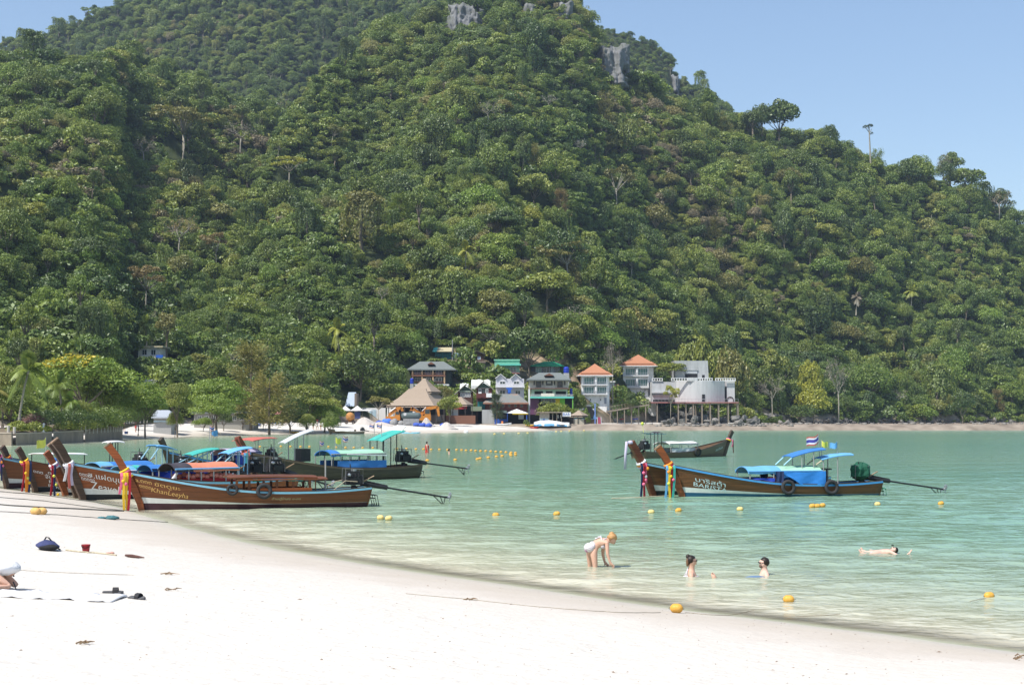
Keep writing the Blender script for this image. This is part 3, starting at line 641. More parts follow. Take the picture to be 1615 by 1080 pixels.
# -- small thatched hut
h = House('thatched_hut', 'small thatched hut with red panel right of the excavator', 'hut', 728, 658, 328)
bell('roof', [(23 * h.Y / F, at(0, 638, h.Y).z), (11 * h.Y / F, at(0, 631, h.Y).z), (.3, at(0, 625.5, h.Y).z)], THATCH, .5, 4, at(726, 640, h.Y).x, h.Y + 2.6, h)
h.box('red_panel', M('red_panel', (.34, .03, .04), .7), 716, 639, 736, 645, .4, .5); h.box('wall', SHEET, 711, 645, 722, 656, 1.4, 1.6, 1); h.box('back_wall', SHADEIN, 722, 640, 742, 656, 4, 4.2, 2)
for x in (709, 713.5, 733, 744): h.box('post', FRAMED, x, 638, x + 1.2, 658, .2, .4, 1)
h.box('deck_fence', RAILB, 694, 655, 750, 661, -1, -.8, 1); h.clear(700, 622, 752, 660, 6)
# -- two gabled cottages
for nm, lab, (wx0, wx1), (wy0, wy1), (ex0, ex1, ey), (axx, ayy), mat, Yc in (
    ('cottage', 'brown gabled cottage with pale green trim left of the dark red cottage', (722, 745), (616, 642), (717, 751, 622.5), (734.5, 606.5), BROWN, 337),
    ('cottage', 'dark red gabled cottage with white laundry on its balcony', (751.5, 775.5), (612, 650), (748.5, 778.5, 615), (763, 601), DKRED, 337)):
    h = House(nm, lab, 'cottage', (wx0 + wx1) / 2, wy1, Yc); h.box('wall', mat, wx0, wy0, wx1, wy1, 0, 6, 2)
    h.tri('gable', M('green_gable', (.06, .09, .07), .8), wx0, wx1, wy0 - .2, axx, ayy + 2.5, .01, .2); h.gable('roof', M('tan_green_roof', (.28, .27, .20), .85, .2, 5), ex0, ex1, ey, axx, ayy, 6.5)
    if mat is BROWN:
        for k in range(4): h.window(726 + k * 4.2, 619.5, 729.6 + k * 4.2, 626)
        h.box('trim', M('pale_green_trim', (.35, .42, .35), .7), 724, 616.5, 744, 618, -.3, -.01)
    else:
        h.window(754.5, 613, 759, 619.5); h.window(765.5, 613, 770, 619.5); h.box('door', GLASS, 760, 613, 764.6, 621, -.05, -.001)
        h.box('balcony_floor', DKRED, 751, 626.3, 776, 627.8, -1.6, -.01); h.box('balcony_wall', DKRED, 751.5, 620, 769, 626.2, -1.5, -1.4); h.box('balcony_post', BROWN, 752, 627.8, 753.4, 650, -1.5, -1.2, 2)
        h.box('door', TEAL, 752.5, 633, 765, 645, -.1, -.001)
        lz = h.box('laundry', CLOTHW, 0, 0, 1, 1) if False else None
    h.clear(ex0, ayy - 2, ex1, wy1, 7)
h2 = House('hanging_laundry', 'white sheet hung over the balcony of the dark red cottage', 'laundry', 771.5, 626.5, 335); h2.box('cloth', CLOTHW, 766.8, 620, 775.6, 626.3, -.05, .02)
h2.box('cloth', CLOTHW, 754.5, 618, 759.5, 620.3, -.05, .02)
for lab, x0, y0, x1, y1, s_ in (('crumpled white sheeting behind the brown gabled cottage', 725, 604, 738, 611, 3), ('sagging white sheeting behind the dark red cottage', 743, 598.5, 773, 609, 5)):
    h = House('roof_sheeting', lab, 'tarpaulin', (x0 + x1) / 2, y1, 346); m = MB(); a, b = at(x0, y1, 346), at(x1, y0, 346); rings = []
    rr_ = random.Random(s_)
    for i in range(9):
        t_ = i / 8; x = a.x + (b.x - a.x) * t_; rings.append([(x, 346 + j * 1.0, a.z + (b.z - a.z) * (j / 4) + rr_.uniform(-.2, .2)) for j in range(5)] + [(x, 346 + j * 1.0, a.z + (b.z - a.z) * (j / 4) - .6) for j in range(4, -1, -1)])
    m.loft(rings); m.build('sheet', SHEET, h.r)
# -- teal shed, stilt hut
h = House('shed', 'teal sheet-metal shed with sloping striped roof high on the slope', 'shed', 698, 565); h.box('wall', TEAL, 686, 554.6, 711, 565, 0, 5, 4); h.box('wall', M('sky_sheet', (.32, .44, .52), .6), 715, 556, 725, 569, .5, 4, 4)
a, b = at(682.5, 555, h.Y), at(712.5, 550.8, h.Y); m = MB(); xm = a.x + (b.x - a.x) * .22
for xa, xb, mi in ((a.x, xm, 0), (xm + .01, b.x, 1)): m.loft([[(xa, h.Y - 1.2, a.z), (xa, h.Y + 5.5, b.z + .6), (xa, h.Y + 5.5, b.z + .75), (xa, h.Y - 1.2, a.z + .15)], [(xb, h.Y - 1.2, a.z), (xb, h.Y + 5.5, b.z + .6), (xb, h.Y + 5.5, b.z + .75), (xb, h.Y - 1.2, a.z + .15)]], mi=mi)
m.build('roof', [M('turquoise_sheet', (.06, .38, .36), .6), TANSH], h.r); h.window(689, 557, 697, 563, TEAL, FRAMED); h.window(700, 557, 708, 563, TEAL, FRAMED); h.clear(680, 547, 727, 566, 6)
h = House('utility_pole', 'thin grey pole standing beside the teal shed', 'pole', 713.3, 553, h.Y - 1); h.box('shaft', M('galvanised', (.3, .3, .32), .6), 712.8, 536, 713.9, 556, 0, .16, 3)
h = House('stilt_hut', 'little brown wooden hut on stilts above the cottages', 'hut', 754, 583); h.box('wall', BROWN, 746, 559, 763, 570, 0, 4.5); h.tri('gable', BROWN, 746, 763, 558.9, 752, 554.8, .01, .2); h.gable('roof', FRAMED, 743, 765.5, 560, 752, 553.6, 5)
h.box('platform', TIMB, 744.5, 570.1, 766, 572.2, -1.2, 4.5); h.rail(745, 568, 765, 570, TIMB, -1.15, 10); h.window(753, 562, 758, 567, M('blue_pane', (.15, .25, .4), .2))
for x in (745.4, 753.5, 763): h.box('stilt', TIMB, x, 572.3, x + 1.2, 583, -1, -.8, 3); h.box('stilt', TIMB, x, 572.3, x + 1.2, 583, 3.5, 3.7, 3)
h.clear(741, 551, 768, 584, 5)
# -- mint house, twin-gable house
h = House('mint_house', 'mint green flat-roofed house above the twin-gabled house', 'house', 800, 598); h.box('wall', MINT, 780, 568, 819.5, 588.5, 0, 6); h.box('lower_wall', TEAL, 781, 588.6, 819, 600, .2, 6, 4); h.box('parapet', MINT, 779, 566.6, 820.2, 568.6, -.25, 6.2)
h.box('awning', AQUA, 783, 574, 821.5, 576.6, -1.6, -.01)
for x0, x1 in ((786, 795), (804.5, 814)): h.window(x0, 578.3, x1, 587, TEALG)
h.box('balcony_floor', PINKR, 781, 588, 820, 589.3, -1.5, -.01); h.rail(782, 584.6, 818, 587.9, RAILB, -1.4, 16); h.clear(778, 563, 823, 600, 7)
h = House('twin_gabled_house', 'pale grey two-storey house with two small white gables and blue tarpaulin', 'house', 804, 628, 352); h.box('wall', LILAC, 782, 597, 826.5, 629, 0, 8, 4)
for xa, s_ in ((789.5, 7.2), (813.5, 7.2)): h.tri('gable', LILAC, xa - s_, xa + s_, 596.9, xa, 590.8, -.05, .4); h.gable('roof', SHEET, xa - s_ - .6, xa + s_ + .6, 597, xa, 590.2, 8, .4)
for x0, x1, y0, y1 in ((788, 797, 601, 606), (810, 819, 601, 606), (788, 797, 615, 621.5), (812.5, 821, 615.5, 622)): h.window(x0, y0, x1, y1, GLASS, FRAME)
h.box('balcony_floor', FRAME, 781.5, 609.6, 827.5, 611, -1.6, -.01); h.rail(782, 606.3, 827, 609.5, FRAME, -1.5, 18); h.box('door', BLUEP, 800.5, 614, 805, 621, -.06, -.001); h.clear(779, 588, 829, 630, 9)
h2 = House('hung_tarpaulin', 'blue tarpaulin hung on the balcony of the twin-gabled house', 'tarpaulin', 803, 615, 350); h2.box('sheet', TARP, 798.5, 611.2, 808, 613.6, -.05, .02); h2.box('sheet', TARP, 801, 613.8, 806, 619.5, -.04, .02)
# -- dark house with green roof
h = House('bungalow', 'dark grey bungalow with green sheet roof behind the cream house', 'bungalow', 862, 592); h.box('wall', M('dark_grey_wall', (.085, .085, .10), .8), 838, 577, 885, 592, 0, 5, 4)
h.hip('roof', KGREEN, 836, 890, 576.8, 858, 872, 570, 5, 1.3, .2)
for x0, x1, m_ in ((845, 854, TEALG), (856, 867, GLASS), (869, 873, TEALG), (875, 882, GLASS)): h.window(x0, 578.5, x1, 589, m_, FRAME)
h.box('patio_rail', SHEET, 868, 587.6, 884, 589.6, -1.4, -1.25); h.clear(834, 566, 892, 592, 6)
# -- cream beach house with coloured bar storey
h = House('beach_house', 'cream three-storey beach house with grey hipped roof and coloured ground floor', 'house', 866, 641, 352)
h.box('wall', CREAM, 834, 598.4, 896.5, 612, 0, 9); h.box('wall', CREAM, 838, 613.6, 895, 626, .5, 9); h.box('floor_slab', RAILB, 833, 612.1, 897.5, 613.5, -1.6, 9); h.hip('roof', GREYROOF, 830.5, 900.5, 598.4, 850, 884, 587.6, 9, 1.7, .3)
h.tri('roof_gablet', RAILB, 858, 873.5, 592.4, 866, 588.6, -.8, 3)
for x0, x1, y0 in ((845.5, 853.5, 601.2), (879, 887.5, 601.2)): h.window(x0, y0, x1, 610.5, GLASS, FRAMED)
h.window(861, 600, 871.5, 607.6, GLASS, FRAMED); h.window(863, 601.4, 869, 604.6, SHEET, FRAME, -.06, 0)
for x in (841.5, 855, 873.5, 889.5): h.window(x, 599.6, x + 2.2, 607, GLASS, FRAMED, 0, 0)
for x0, x1 in ((843, 856.5), (861, 871.5), (876.5, 893)): h.window(x0, 616.8, x1, 622.8, SHADEIN, FRAMED, .5)
h.rail(844, 606, 859, 612, FRAMED, -1.5, 8); h.rail(875, 606, 894, 612, FRAMED, -1.5, 10); h.box('parapet', CREAM, 853, 620.5, 874, 625.3, -2.4, -2.2)
h.rail(836, 622, 852.5, 625.4, FRAME, -2.3, 8); h.rail(875, 622, 903, 625.4, FRAME, -2.3, 12)
h.box('awning', AQUA, 835.8, 625.6, 904, 628, -2.6, 9)
for x0, x1, m_, y1 in ((836, 850, PURPLE, 640), (876.8, 883, YEL, 640), (883.1, 891, LIME, 637), (868, 876.7, YEL, 639.6)): h.box('wall_panel', m_, x0, 628.2, x1, y1, .5, .8, 2)
h.box('back_wall', SHADEIN, 836, 628.1, 903, 641, 3, 3.2, 4)
for x0, x1 in ((854, 863), (864, 876)): h.window(x0, 629, x1, 636, GLASS, M('grey_frame', (.3, .3, .3), .6), .3)
h.box('column', LIME, 902, 628.1, 903.4, 641, -2.4, -2.1, 1); h.clear(829, 585, 906, 642, 10)
h = House('white_post', 'tall white post between the restaurant and the cream beach house', 'post', 834.5, 660, 340); h.box('shaft', FRAME, 833.2, 613, 836, 660, 0, .35, 1)
# -- restaurant with rusty roof
h = House('restaurant', 'dark red restaurant with patched rusty grey hipped roof', 'restaurant', 799, 650, 336); h.box('wall', DKRED, 766, 635, 832, 648, 0, 7, 1); h.hip('roof', RUSTROOF, 762, 833.5, 634.8, 778.5, 816, 621, 7, 1.4, .3, M('rust_fascia', (.3, .15, .1), .8))
for k in range(6): h.window(772 + k * 9.6, 637, 777 + k * 9.6, 642.5, GLASS, RAILB, 0, 0)
h.box('plinth', CONC, 760.5, 646, 779.5, 664, -2.2, -.02, 1); h.box('plinth_roof', M('mossy_roof', (.22, .26, .18), .9), 740, 641, 760, 648, -2, 1.5); h.box('back_wall', SHADEIN, 742, 648.2, 760, 662, 1, 1.2, 1); h.clear(758, 618, 836, 664, 8)
# -- beach bar with parasol roof
h = House('beach_cafe', 'open beach cafe with pointed white canopy and blue posts', 'cafe', 808, 665, 332)
a = at(815, 651.5, h.Y); top = at(815, 644.6, h.Y).z; m = MB(); hw = 18.5 * h.Y / F; m.add([(a.x - hw, h.Y - 1, a.z), (a.x + hw, h.Y - 1, a.z), (a.x + hw, h.Y + 4, a.z), (a.x - hw, h.Y + 4, a.z), (a.x, h.Y + 1.5, top)], [(0, 1, 4), (1, 2, 4), (2, 3, 4), (3, 0, 4), (3, 2, 1, 0)]); m.build('canopy', SHEET, h.r)
h.box('valance', YEL, 808, 651.6, 833, 653.4, -.95, -.9); h.box('side_canopy', M('grey_green_awning', (.33, .40, .36), .8), 782, 647.5, 799, 651, -1, 3); h.box('back_wall', SHADEIN, 780, 651, 834, 665, 3.6, 3.8, 1)
for x in (780, 799.5, 830): h.box('post', BLUEP, x, 651, x + 1.4, 665, -.8, -.6, 1)
h.box('counter', BLUEP, 781, 660.5, 799, 665, .8, 1.1, 1); h.window(818, 654, 826, 661, AQUAP, FRAME, 2.5); h.clear(778, 643, 836, 666, 6)
# -- bar with sign
h = House('beach_bar', 'flat-roofed stone and timber beach bar with a BAR sign', 'bar', 869, 665, 330)
h.box('roof', TIMB, 847.5, 649.3, 892, 650.8, -.8, 5); h.box('wall', STONE, 851, 650.9, 866.5, 665, 0, .5, 1); h.box('back_wall', SHADEIN, 866.6, 650.9, 905, 665, 4, 4.2, 1)
for x in (871, 877.5, 885): h.box('post', TIMB, x, 650.9, x + 1.1, 665, -.3, -.1, 1)
h.box('mural', AQUAP, 851.5, 659.5, 865, 664.8, -.08, -.001); h.box('mural', BLUEP, 856.5, 660.5, 859.5, 664, -.12, -.081)
for x in (879.5, 884): h.box('counter', SHEET, x, 654, x + 1.6, 659, 1, 1.3)
h.clear(846, 646, 930, 668, 6)
sgn = h.box('sign', FRAME, 887, 649.9, 900, 656.6, -1.25, -1.1)
def text2d(body, size=1.0):
    c = bpy.data.curves.new('txt', 'FONT'); c.body = body; c.size = size; c.resolution_u = 2; o = bpy.data.objects.new('txt', c); COL.objects.link(o)
    bpy.context.view_layer.update(); me = o.evaluated_get(bpy.context.evaluated_depsgraph_get()).to_mesh()
    v = [(p.co.x, p.co.y) for p in me.vertices]; f = [list(p.vertices) for p in me.polygons]
    bpy.data.objects.remove(o); bpy.data.curves.remove(c)
    if not v: return [(0, 0)], [], 1., 1.
    x0 = min(p[0] for p in v); y0 = min(p[1] for p in v); v = [(p[0] - x0, p[1] - y0) for p in v]
    return v, f, max(p[0] for p in v), max(p[1] for p in v)
v, f, tw, th_ = text2d('BAR'); a = at(888.2, 655.6, h.Y - 1.27); b = at(898.8, 651, h.Y - 1.27); m = MB()
m.add([(a.x + p[0] / tw * (b.x - a.x), h.Y - 1.27, a.z + p[1] / th_ * (b.z - a.z)) for p in v], f); h.put(m, 'lettering', BLUEP, sgn)
h = House('thatched_kiosk', 'small round thatched kiosk beside the BAR sign', 'kiosk', 914, 667, 331); bell('roof', [(17 * h.Y / F, at(0, 655, h.Y).z), (8 * h.Y / F, at(0, 651, h.Y).z), (.2, at(0, 646.8, h.Y).z)], THATCH, .3, 4, at(914, 655, h.Y).x, h.Y + 1.8, h)
h.box('counter', M('pale_timber', (.42, .38, .31), .9, .2, 4, (6, 6, 1)), 905, 660.5, 922, 667, .3, .6, 1); h.box('back_wall', TEALG, 906, 655.5, 921, 660, 2.5, 2.6)
for x in (904.3, 911, 921.5): h.box('post', FRAMED, x, 655, x + 1, 667, .1, .28, 1)
h.clear(898, 645, 932, 668, 5)
# -- the two villas
for lab, bx0, bx1, sx, ey, (e0_, e1_), (axx, ayy), rows, cols, bot, slabs, Yv in (
    ('white villa with orange tiled pyramid roof, the lower of the two', 917, 957, 961.5, 591.6, (910.5, 966.5), (938, 573.6), ((595, 605.6), (610, 620)), ((921, 936.5), (942, 957)), 637.5, ((606.2, 607.6), (621, 622.6)), None),
    ('white villa with orange tiled pyramid roof, the higher one beside the concrete building', 982.5, 1022, 1031.5, 576.6, (975, 1037), (1006.5, 559.2), ((581, 591), (598, 608.2)), ((986.5, 1001.5), (1006.5, 1022)), 627, ((591.8, 593.4), (609, 611.8)), None)):
    h = House('villa', lab, 'villa', (bx0 + bx1) / 2, bot, Yv); d = 8.5
    h.box('wall', WHITE, bx0, ey, bx1, bot, 0, d, 5); h.box('side_wall', WHITE, bx1 + .05, ey + 1, sx, bot - 3, 1.5, d + 1, 5)
    m_, w_ = (e0_ + e1_) / 2, (e1_ - e0_) / 2
    h.hip('roof_skirt', ORANGE, e0_, e1_, ey, m_ - w_ * .7, m_ + w_ * .7, ey - 6.4, d, 1.5, .25, FRAME); h.hip('roof', ORANGE, m_ - w_ * .80, m_ + w_ * .80, ey - 3.6, axx - .4, axx + .4, ayy, d, .45, .3)
    for y0, y1 in rows:
        for x0, x1 in cols: h.window(x0, y0, x1, y1, TEALG, FRAME, 0, 3)
        h.rail(bx0 + 2, y1 - 3.2, bx1 + .3, y1 + .4, GRAIL, -1.15, 14)
        h.box('partition', WHITE, (cols[0][1] + cols[1][0]) / 2 - 1.2, y0 - 1, (cols[0][1] + cols[1][0]) / 2 + 1.2, y1 + .3, -1.1, -.01)
    for y0, y1 in slabs: h.box('balcony_floor', FRAME, bx0 - .4, y0, bx1 + .8, y1, -1.3, -.01)
    h.box('pilaster', WHITE, bx0 - .1, ey + .2, bx0 + 2.4, slabs[1][0] - .1, -.5, -.01); h.box('pilaster', WHITE, bx1 - 1, ey + .2, bx1 + .6, slabs[1][0] - .1, -.5, -.01)
    if bx0 == 917:
        for x in (930, 946): h.window(x, 628.6, x + 2.4, 632, SHADEIN, FRAME, 0, 0)
        h.box('door', M('blue_grey_door', (.3, .33, .38), .7), 953, 627, 956.6, 636.6, -.05, -.001)
    else:
        o_ = MB(); c = h.w(1021, 620, -.25); o_.torus(c, (0, 1, 0), 6.2 * h.Y / F, .12, 18, 5); h.put(o_, 'satellite_dish', GRAIL)
        h.box('step_base', WHITE, 981, 627.1, 1034, 634, -1, 3, 4)
    h.clear(bx0 - 5, ayy - 2, sx + 4, bot + 1, 10)
h = House('annexe', 'small white annexe with pink wall between the two villas', 'annexe', 966, 625); h.box('wall', WHITE, 961, 603, 969.5, 622, 1, 5, 4); h.box('roof', FRAME, 960, 600.5, 970.5, 602.8, .5, 5.4); h.box('wall', M('pink_wall', (.48, .22, .22), .8), 969.6, 606, 976.5, 612, 1, 4); h.box('gate', M('orange_boards', (.42, .19, .07), .8), 969.8, 612.2, 976, 623, 1.2, 1.4, 3); h.clear(960, 599, 978, 626, 6)
# -- concrete building on the point
h = House('concrete_building', 'unfinished grey concrete building with curved wall and tower above the rocks', 'building', 1092, 634, 440)
def frust(name, mat, x0, x1, x2, x3, y0, y1, d0, d1):
    a, b, c, d = at(x0, y1, h.Y), at(x1, y1, h.Y), at(x2, y0, h.Y), at(x3, y0, h.Y); m = MB()
    m.loft([[(a.x, h.Y + d0, a.z), (b.x, h.Y + d0, b.z), (b.x, h.Y + d1, b.z), (a.x, h.Y + d1, a.z)], [(c.x, h.Y + d0, c.z), (d.x, h.Y + d0, d.z), (d.x, h.Y + d1, d.z), (c.x, h.Y + d1, c.z)]]); return m.build(name, mat, h.r)
frust('tower', CONC, 1068, 1120.5, 1066, 1119, 568, 597, 4, 14); h.box('tower_opening', SHADEIN, 1083, 589, 1102.5, 595.5, 3.9, 3.99); h.box('opening_blind', M('grey_blind', (.42, .44, .45), .7), 1084, 583.5, 1102, 588.4, 3.85, 3.99); h.box('lintel', CONC, 1082, 581.6, 1103.5, 583.3, 3.7, 3.99)
h.box('tower_window', SHADEIN, 1110, 590.5, 1114, 598, 3.9, 3.99)
m = MB(); rings = []
for i in range(25):
    x = 1066 + (1143 - 1066) * i / 24; dd_ = -3.2 * math.sin(math.pi * i / 24) ; p = at(x, 634, h.Y); q = at(x, 600.6, h.Y)
    rings.append([(p.x, h.Y + dd_, p.z - .5), (p.x, h.Y + 6, p.z - .5), (p.x, h.Y + 6, q.z), (p.x, h.Y + dd_, q.z)])
m.loft(rings); m.build('curved_wall', CONCL, h.r, False)
h.box('left_wing', CONCL, 1028, 602, 1066, 634, 0, 8); h.box('ledge', CONCL, 1027, 618, 1057, 619.8, -.8, -.01); h.box('ledge', CONC, 1029, 621.8, 1057, 623.2, -.5, -.01); h.box('lower_opening', SHADEIN, 1030, 630, 1064, 633.9, -.04, -.001)
h.box('right_wing', CONCL, 1147, 598.5, 1159, 634, .5, 7); h.box('gap_shade_sheet', SHADEIN, 1143, 600, 1147, 634, 5, 5.2)  # black sheet paints the shade in the gap beside the right wing
h.box('doorway', SHADEIN, 1105, 622, 1109.5, 629, -3.25, -3.0); h.box('doorway', SHADEIN, 1105, 630, 1109.5, 633.6, -3.25, -3.0)
m = MB(); c = h.w(1152, 631, .4); m.torus(c, (0, 1, 0), 5.2 * h.Y / F, .14, 20, 5); h.put(m, 'ring_ornament', FRAMED)
for x0, x1 in ((1028, 1045), (1057, 1083), (1098, 1122), (1128, 1160)):
    a, b = at(x0, 601, h.Y), at(x1, 596, h.Y); m = MB(); Yb = h.Y - (2.6 if x0 > 1050 and x1 < 1130 else .3); m.box(a.x, Yb, b.z - .14, b.x, Yb + .2, b.z); m.box(a.x, Yb, a.z, b.x, Yb + .2, a.z + .16); n_ = int((x1 - x0) / 4)
    for k in range(n_ + 1): xx = a.x + (b.x - a.x - .25) * k / n_; m.box(xx, Yb + .02, a.z + .16, xx + .25, Yb + .18, b.z - .14)
    m.build('balustrade', FRAME, h.r)
h.box('solid_parapet', CONCL, 1083.2, 595.6, 1097.8, 601.2, -2.9, -2.5)
h.box('deck', PINKR, 1024, 634.2, 1160.5, 635.6, -5.5, 6); h.rail(1025, 629, 1160, 634, GRAIL, -5.4, 26, 'deck_rail')
for k, x in enumerate((1033, 1066, 1078, 1089.5, 1103, 1116, 1129, 1144, 1159)): h.box('stilt', TIMB, x, 635.8, x + 1.6, 654, -5.2, -4.8, 4); h.box('stilt', TIMB, x + 3, 635.8, x + 4.4, 650, 1, 1.3, 4)
h.clear(1024, 564, 1162, 648, 14)
# -- sloping walkway
h = House('walkway', 'sloping timber walkway on posts in front of the white villas', 'walkway', 990, 652, 400); m = MB(); p0, p1 = at(957, 648, 400), at(1024, 637, 400)
m.loft([[(p.x, 400 + d, p.z + z) for d, z in ((0, -.35), (2.2, -.35), (2.2, 0), (0, 0))] for p in (p0, p1)]); m.build('deck', TIMB, h.r)
m = MB()
for k in range(15):
    p = p0.lerp(p1, k / 14); m.box(p.x - .04, 400.02, p.z, p.x + .04, 400.1, p.z + 1)
m.loft([[(p.x, 400.02, p.z + 1), (p.x, 400.1, p.z + 1), (p.x, 400.1, p.z + 1.08), (p.x, 400.02, p.z + 1.08)] for p in (p0, p1)]); m.build('handrail', TIMB, h.r)
for k in range(6):
    p = p0.lerp(p1, (k + .5) / 6); m = MB(); m.box(p.x - .12, 400.1, gz(p.x, 400.2) - .5, p.x + .12, 400.35, p.z - .36); m.build('post', TIMB, h.r)
h.clear(955, 632, 1026, 650, 3)
# -- buildings at the left, half hidden by trees
h = House('steep_roofed_house', 'narrow house with steep blue-grey metal roof behind the beach trees', 'house', 552, 642, 330); m = MB(); a, b, c, d = h.w(544, 640.5), h.w(558.5, 640.5), h.w(547, 618), h.w(559, 618)
m.loft([[a, b, b + Vector((0, .4, 0)), a + Vector((0, .4, 0))], [c + Vector((0, 3.4, 0)), d + Vector((0, 3.4, 0)), d + Vector((0, 3.8, 0)), c + Vector((0, 3.8, 0))]]); m.build('roof', M('blue_grey_metal', (.36, .43, .52), .5, .08, 2), h.r)
h.box('wall', TIMB, 558.7, 620, 562, 642, .4, 5, 2); h.clear(540, 615, 572, 652, 8)
h = House('white_marquee', 'row of white marquee roofs behind the concrete mixer', 'marquee', 560, 655, 318)
for x0, x1 in ((534, 552), (552.3, 572), (566, 588)):
    a, b = h.w(x0, 647.5), h.w(x1, 647.5); t_ = h.w((x0 + x1) / 2, 639.5 if x1 < 580 else 645); m = MB(); m.add([(a.x, h.Y, a.z), (b.x, h.Y, a.z), (b.x, h.Y + 4, a.z), (a.x, h.Y + 4, a.z), (t_.x, h.Y + 2, t_.z)], [(0, 1, 4), (1, 2, 4), (2, 3, 4), (3, 0, 4), (3, 2, 1, 0)]); m.build('canopy', SHEET, h.r)
for x in (536, 552, 571, 586): h.box('post', FRAMED, x, 647.6, x + .8, 658, .2, .35, 1)
h.box('side_sheet', M('navy_sheet', (.04, .06, .16), .7), 559, 649, 568, 660, .5, .6); h.clear(532, 638, 590, 660, 5)
h = House('site_wall', 'long pale construction wall left of the thatched pavilion', 'wall', 590, 660, 336); h.box('panel', SHEET, 571, 643, 608, 661, 0, .2, 2); h.box('panel', AQUAP, 583, 646, 593, 660, -.08, -.01); h.clear(571, 641, 610, 662, 2)
h = House('hillside_house', 'pale house half hidden by tall trunks above the left beach', 'house', 236, 572); h.box('wall', CREAM, 218, 548, 252, 566, 0, 6, 3); h.box('roof', TANSH, 216, 545.6, 258, 548, -.8, 6.5); h.box('veranda', AQUAP, 222, 566.2, 246, 570, -1.5, -.01); h.window(224, 551, 232, 560); h.window(238, 551, 246, 560); h.box('blue_tarpaulin', TARP, 248, 560, 259, 569, -1.2, -.9); h.clear(215, 544, 260, 572, 7)
h = House('white_bungalow', 'white bungalow with pale pitched roof behind the left beach trees', 'bungalow', 256, 668, 232); h.box('wall', M('shade_painted_wall', (.33, .33, .32), .8), 242, 658, 270, 669, 0, 5, 2.5); h.hip('roof', M('pale_roof', (.33, .36, .40), .7), 240, 274, 657.5, 247, 267, 646.5, 5, .6, .2); h.box('base', AQUAP, 243, 663, 270, 666, -.06, -.001); h.clear(244, 645, 270, 668, 6)  # white wall painted grey, the tree shade is put into its colour
h = House('long_low_building', 'long low pale building in the shade behind the beach trees', 'building', 345, 667, 262); h.box('wall', M('shade_darkened_wall', (.30, .29, .26), .8), 306, 652, 400, 668, 0, 5, 2); h.box('roof', GREYROOF, 303, 649, 403, 652, -.8, 5.5)  # wall colour darkened to stand for the shade under the trees
for k in range(8): h.window(312 + k * 11, 655, 318 + k * 11, 663, GLASS, FRAME)
h = House('white_roofed_house', 'white-roofed house glimpsed through the trees above the white bungalow', 'house', 245, 615); h.box('wall', WHITE, 232, 606, 258, 614, 0, 4, 1); h.box('roof', SHEET, 228, 598, 262, 606, -.8, 4.4); h.clear(232, 597, 256, 612, 4)
# -- water tanks
for lab, x0, y0, x1, y1, Y in (('blue plastic water tank left of the dark green guesthouse', 646.5, 596, 652, 605, 352), ('big blue water tank beside the green-roofed bungalow', 889, 578, 897.5, 588, 372), ('blue water tank beside the cream beach house', 898.5, 612, 903, 622, 360)):
    a, b = at(x0, y1, Y), at(x1, y0, Y); r = (b.x - a.x) / 2; e_ = empty('water_tank', ((a.x + b.x) / 2, Y + r, a.z), lab, 'water tank'); c = Vector(e_.location); m = MB(); hh = b.z - a.z
    m.loft([[c + Vector((math.cos(t_) * r * q, math.sin(t_) * r * q, z * hh)) for t_ in [k * math.pi / 8 for k in range(16)]] for q, z in ((1, 0), (1, .12), (.96, .14), (1, .16), (1, .45), (.96, .47), (1, .49), (1, .8), (.9, .88), (.4, .97))]); m.build('body', BLUET, e_, True)
    m = MB(); m.bar(c + Vector((0, 0, hh * .97)), c + Vector((0, 0, hh)), r * .35, 12); m.build('lid', BLUET, e_); m = MB(); m.box(c.x - r, c.y - r, c.z - 3, c.x + r, c.y + r, c.z - .02); m.build('stand', CONC, e_); CLEAR.append((x0, y0, x1, y1, Y))

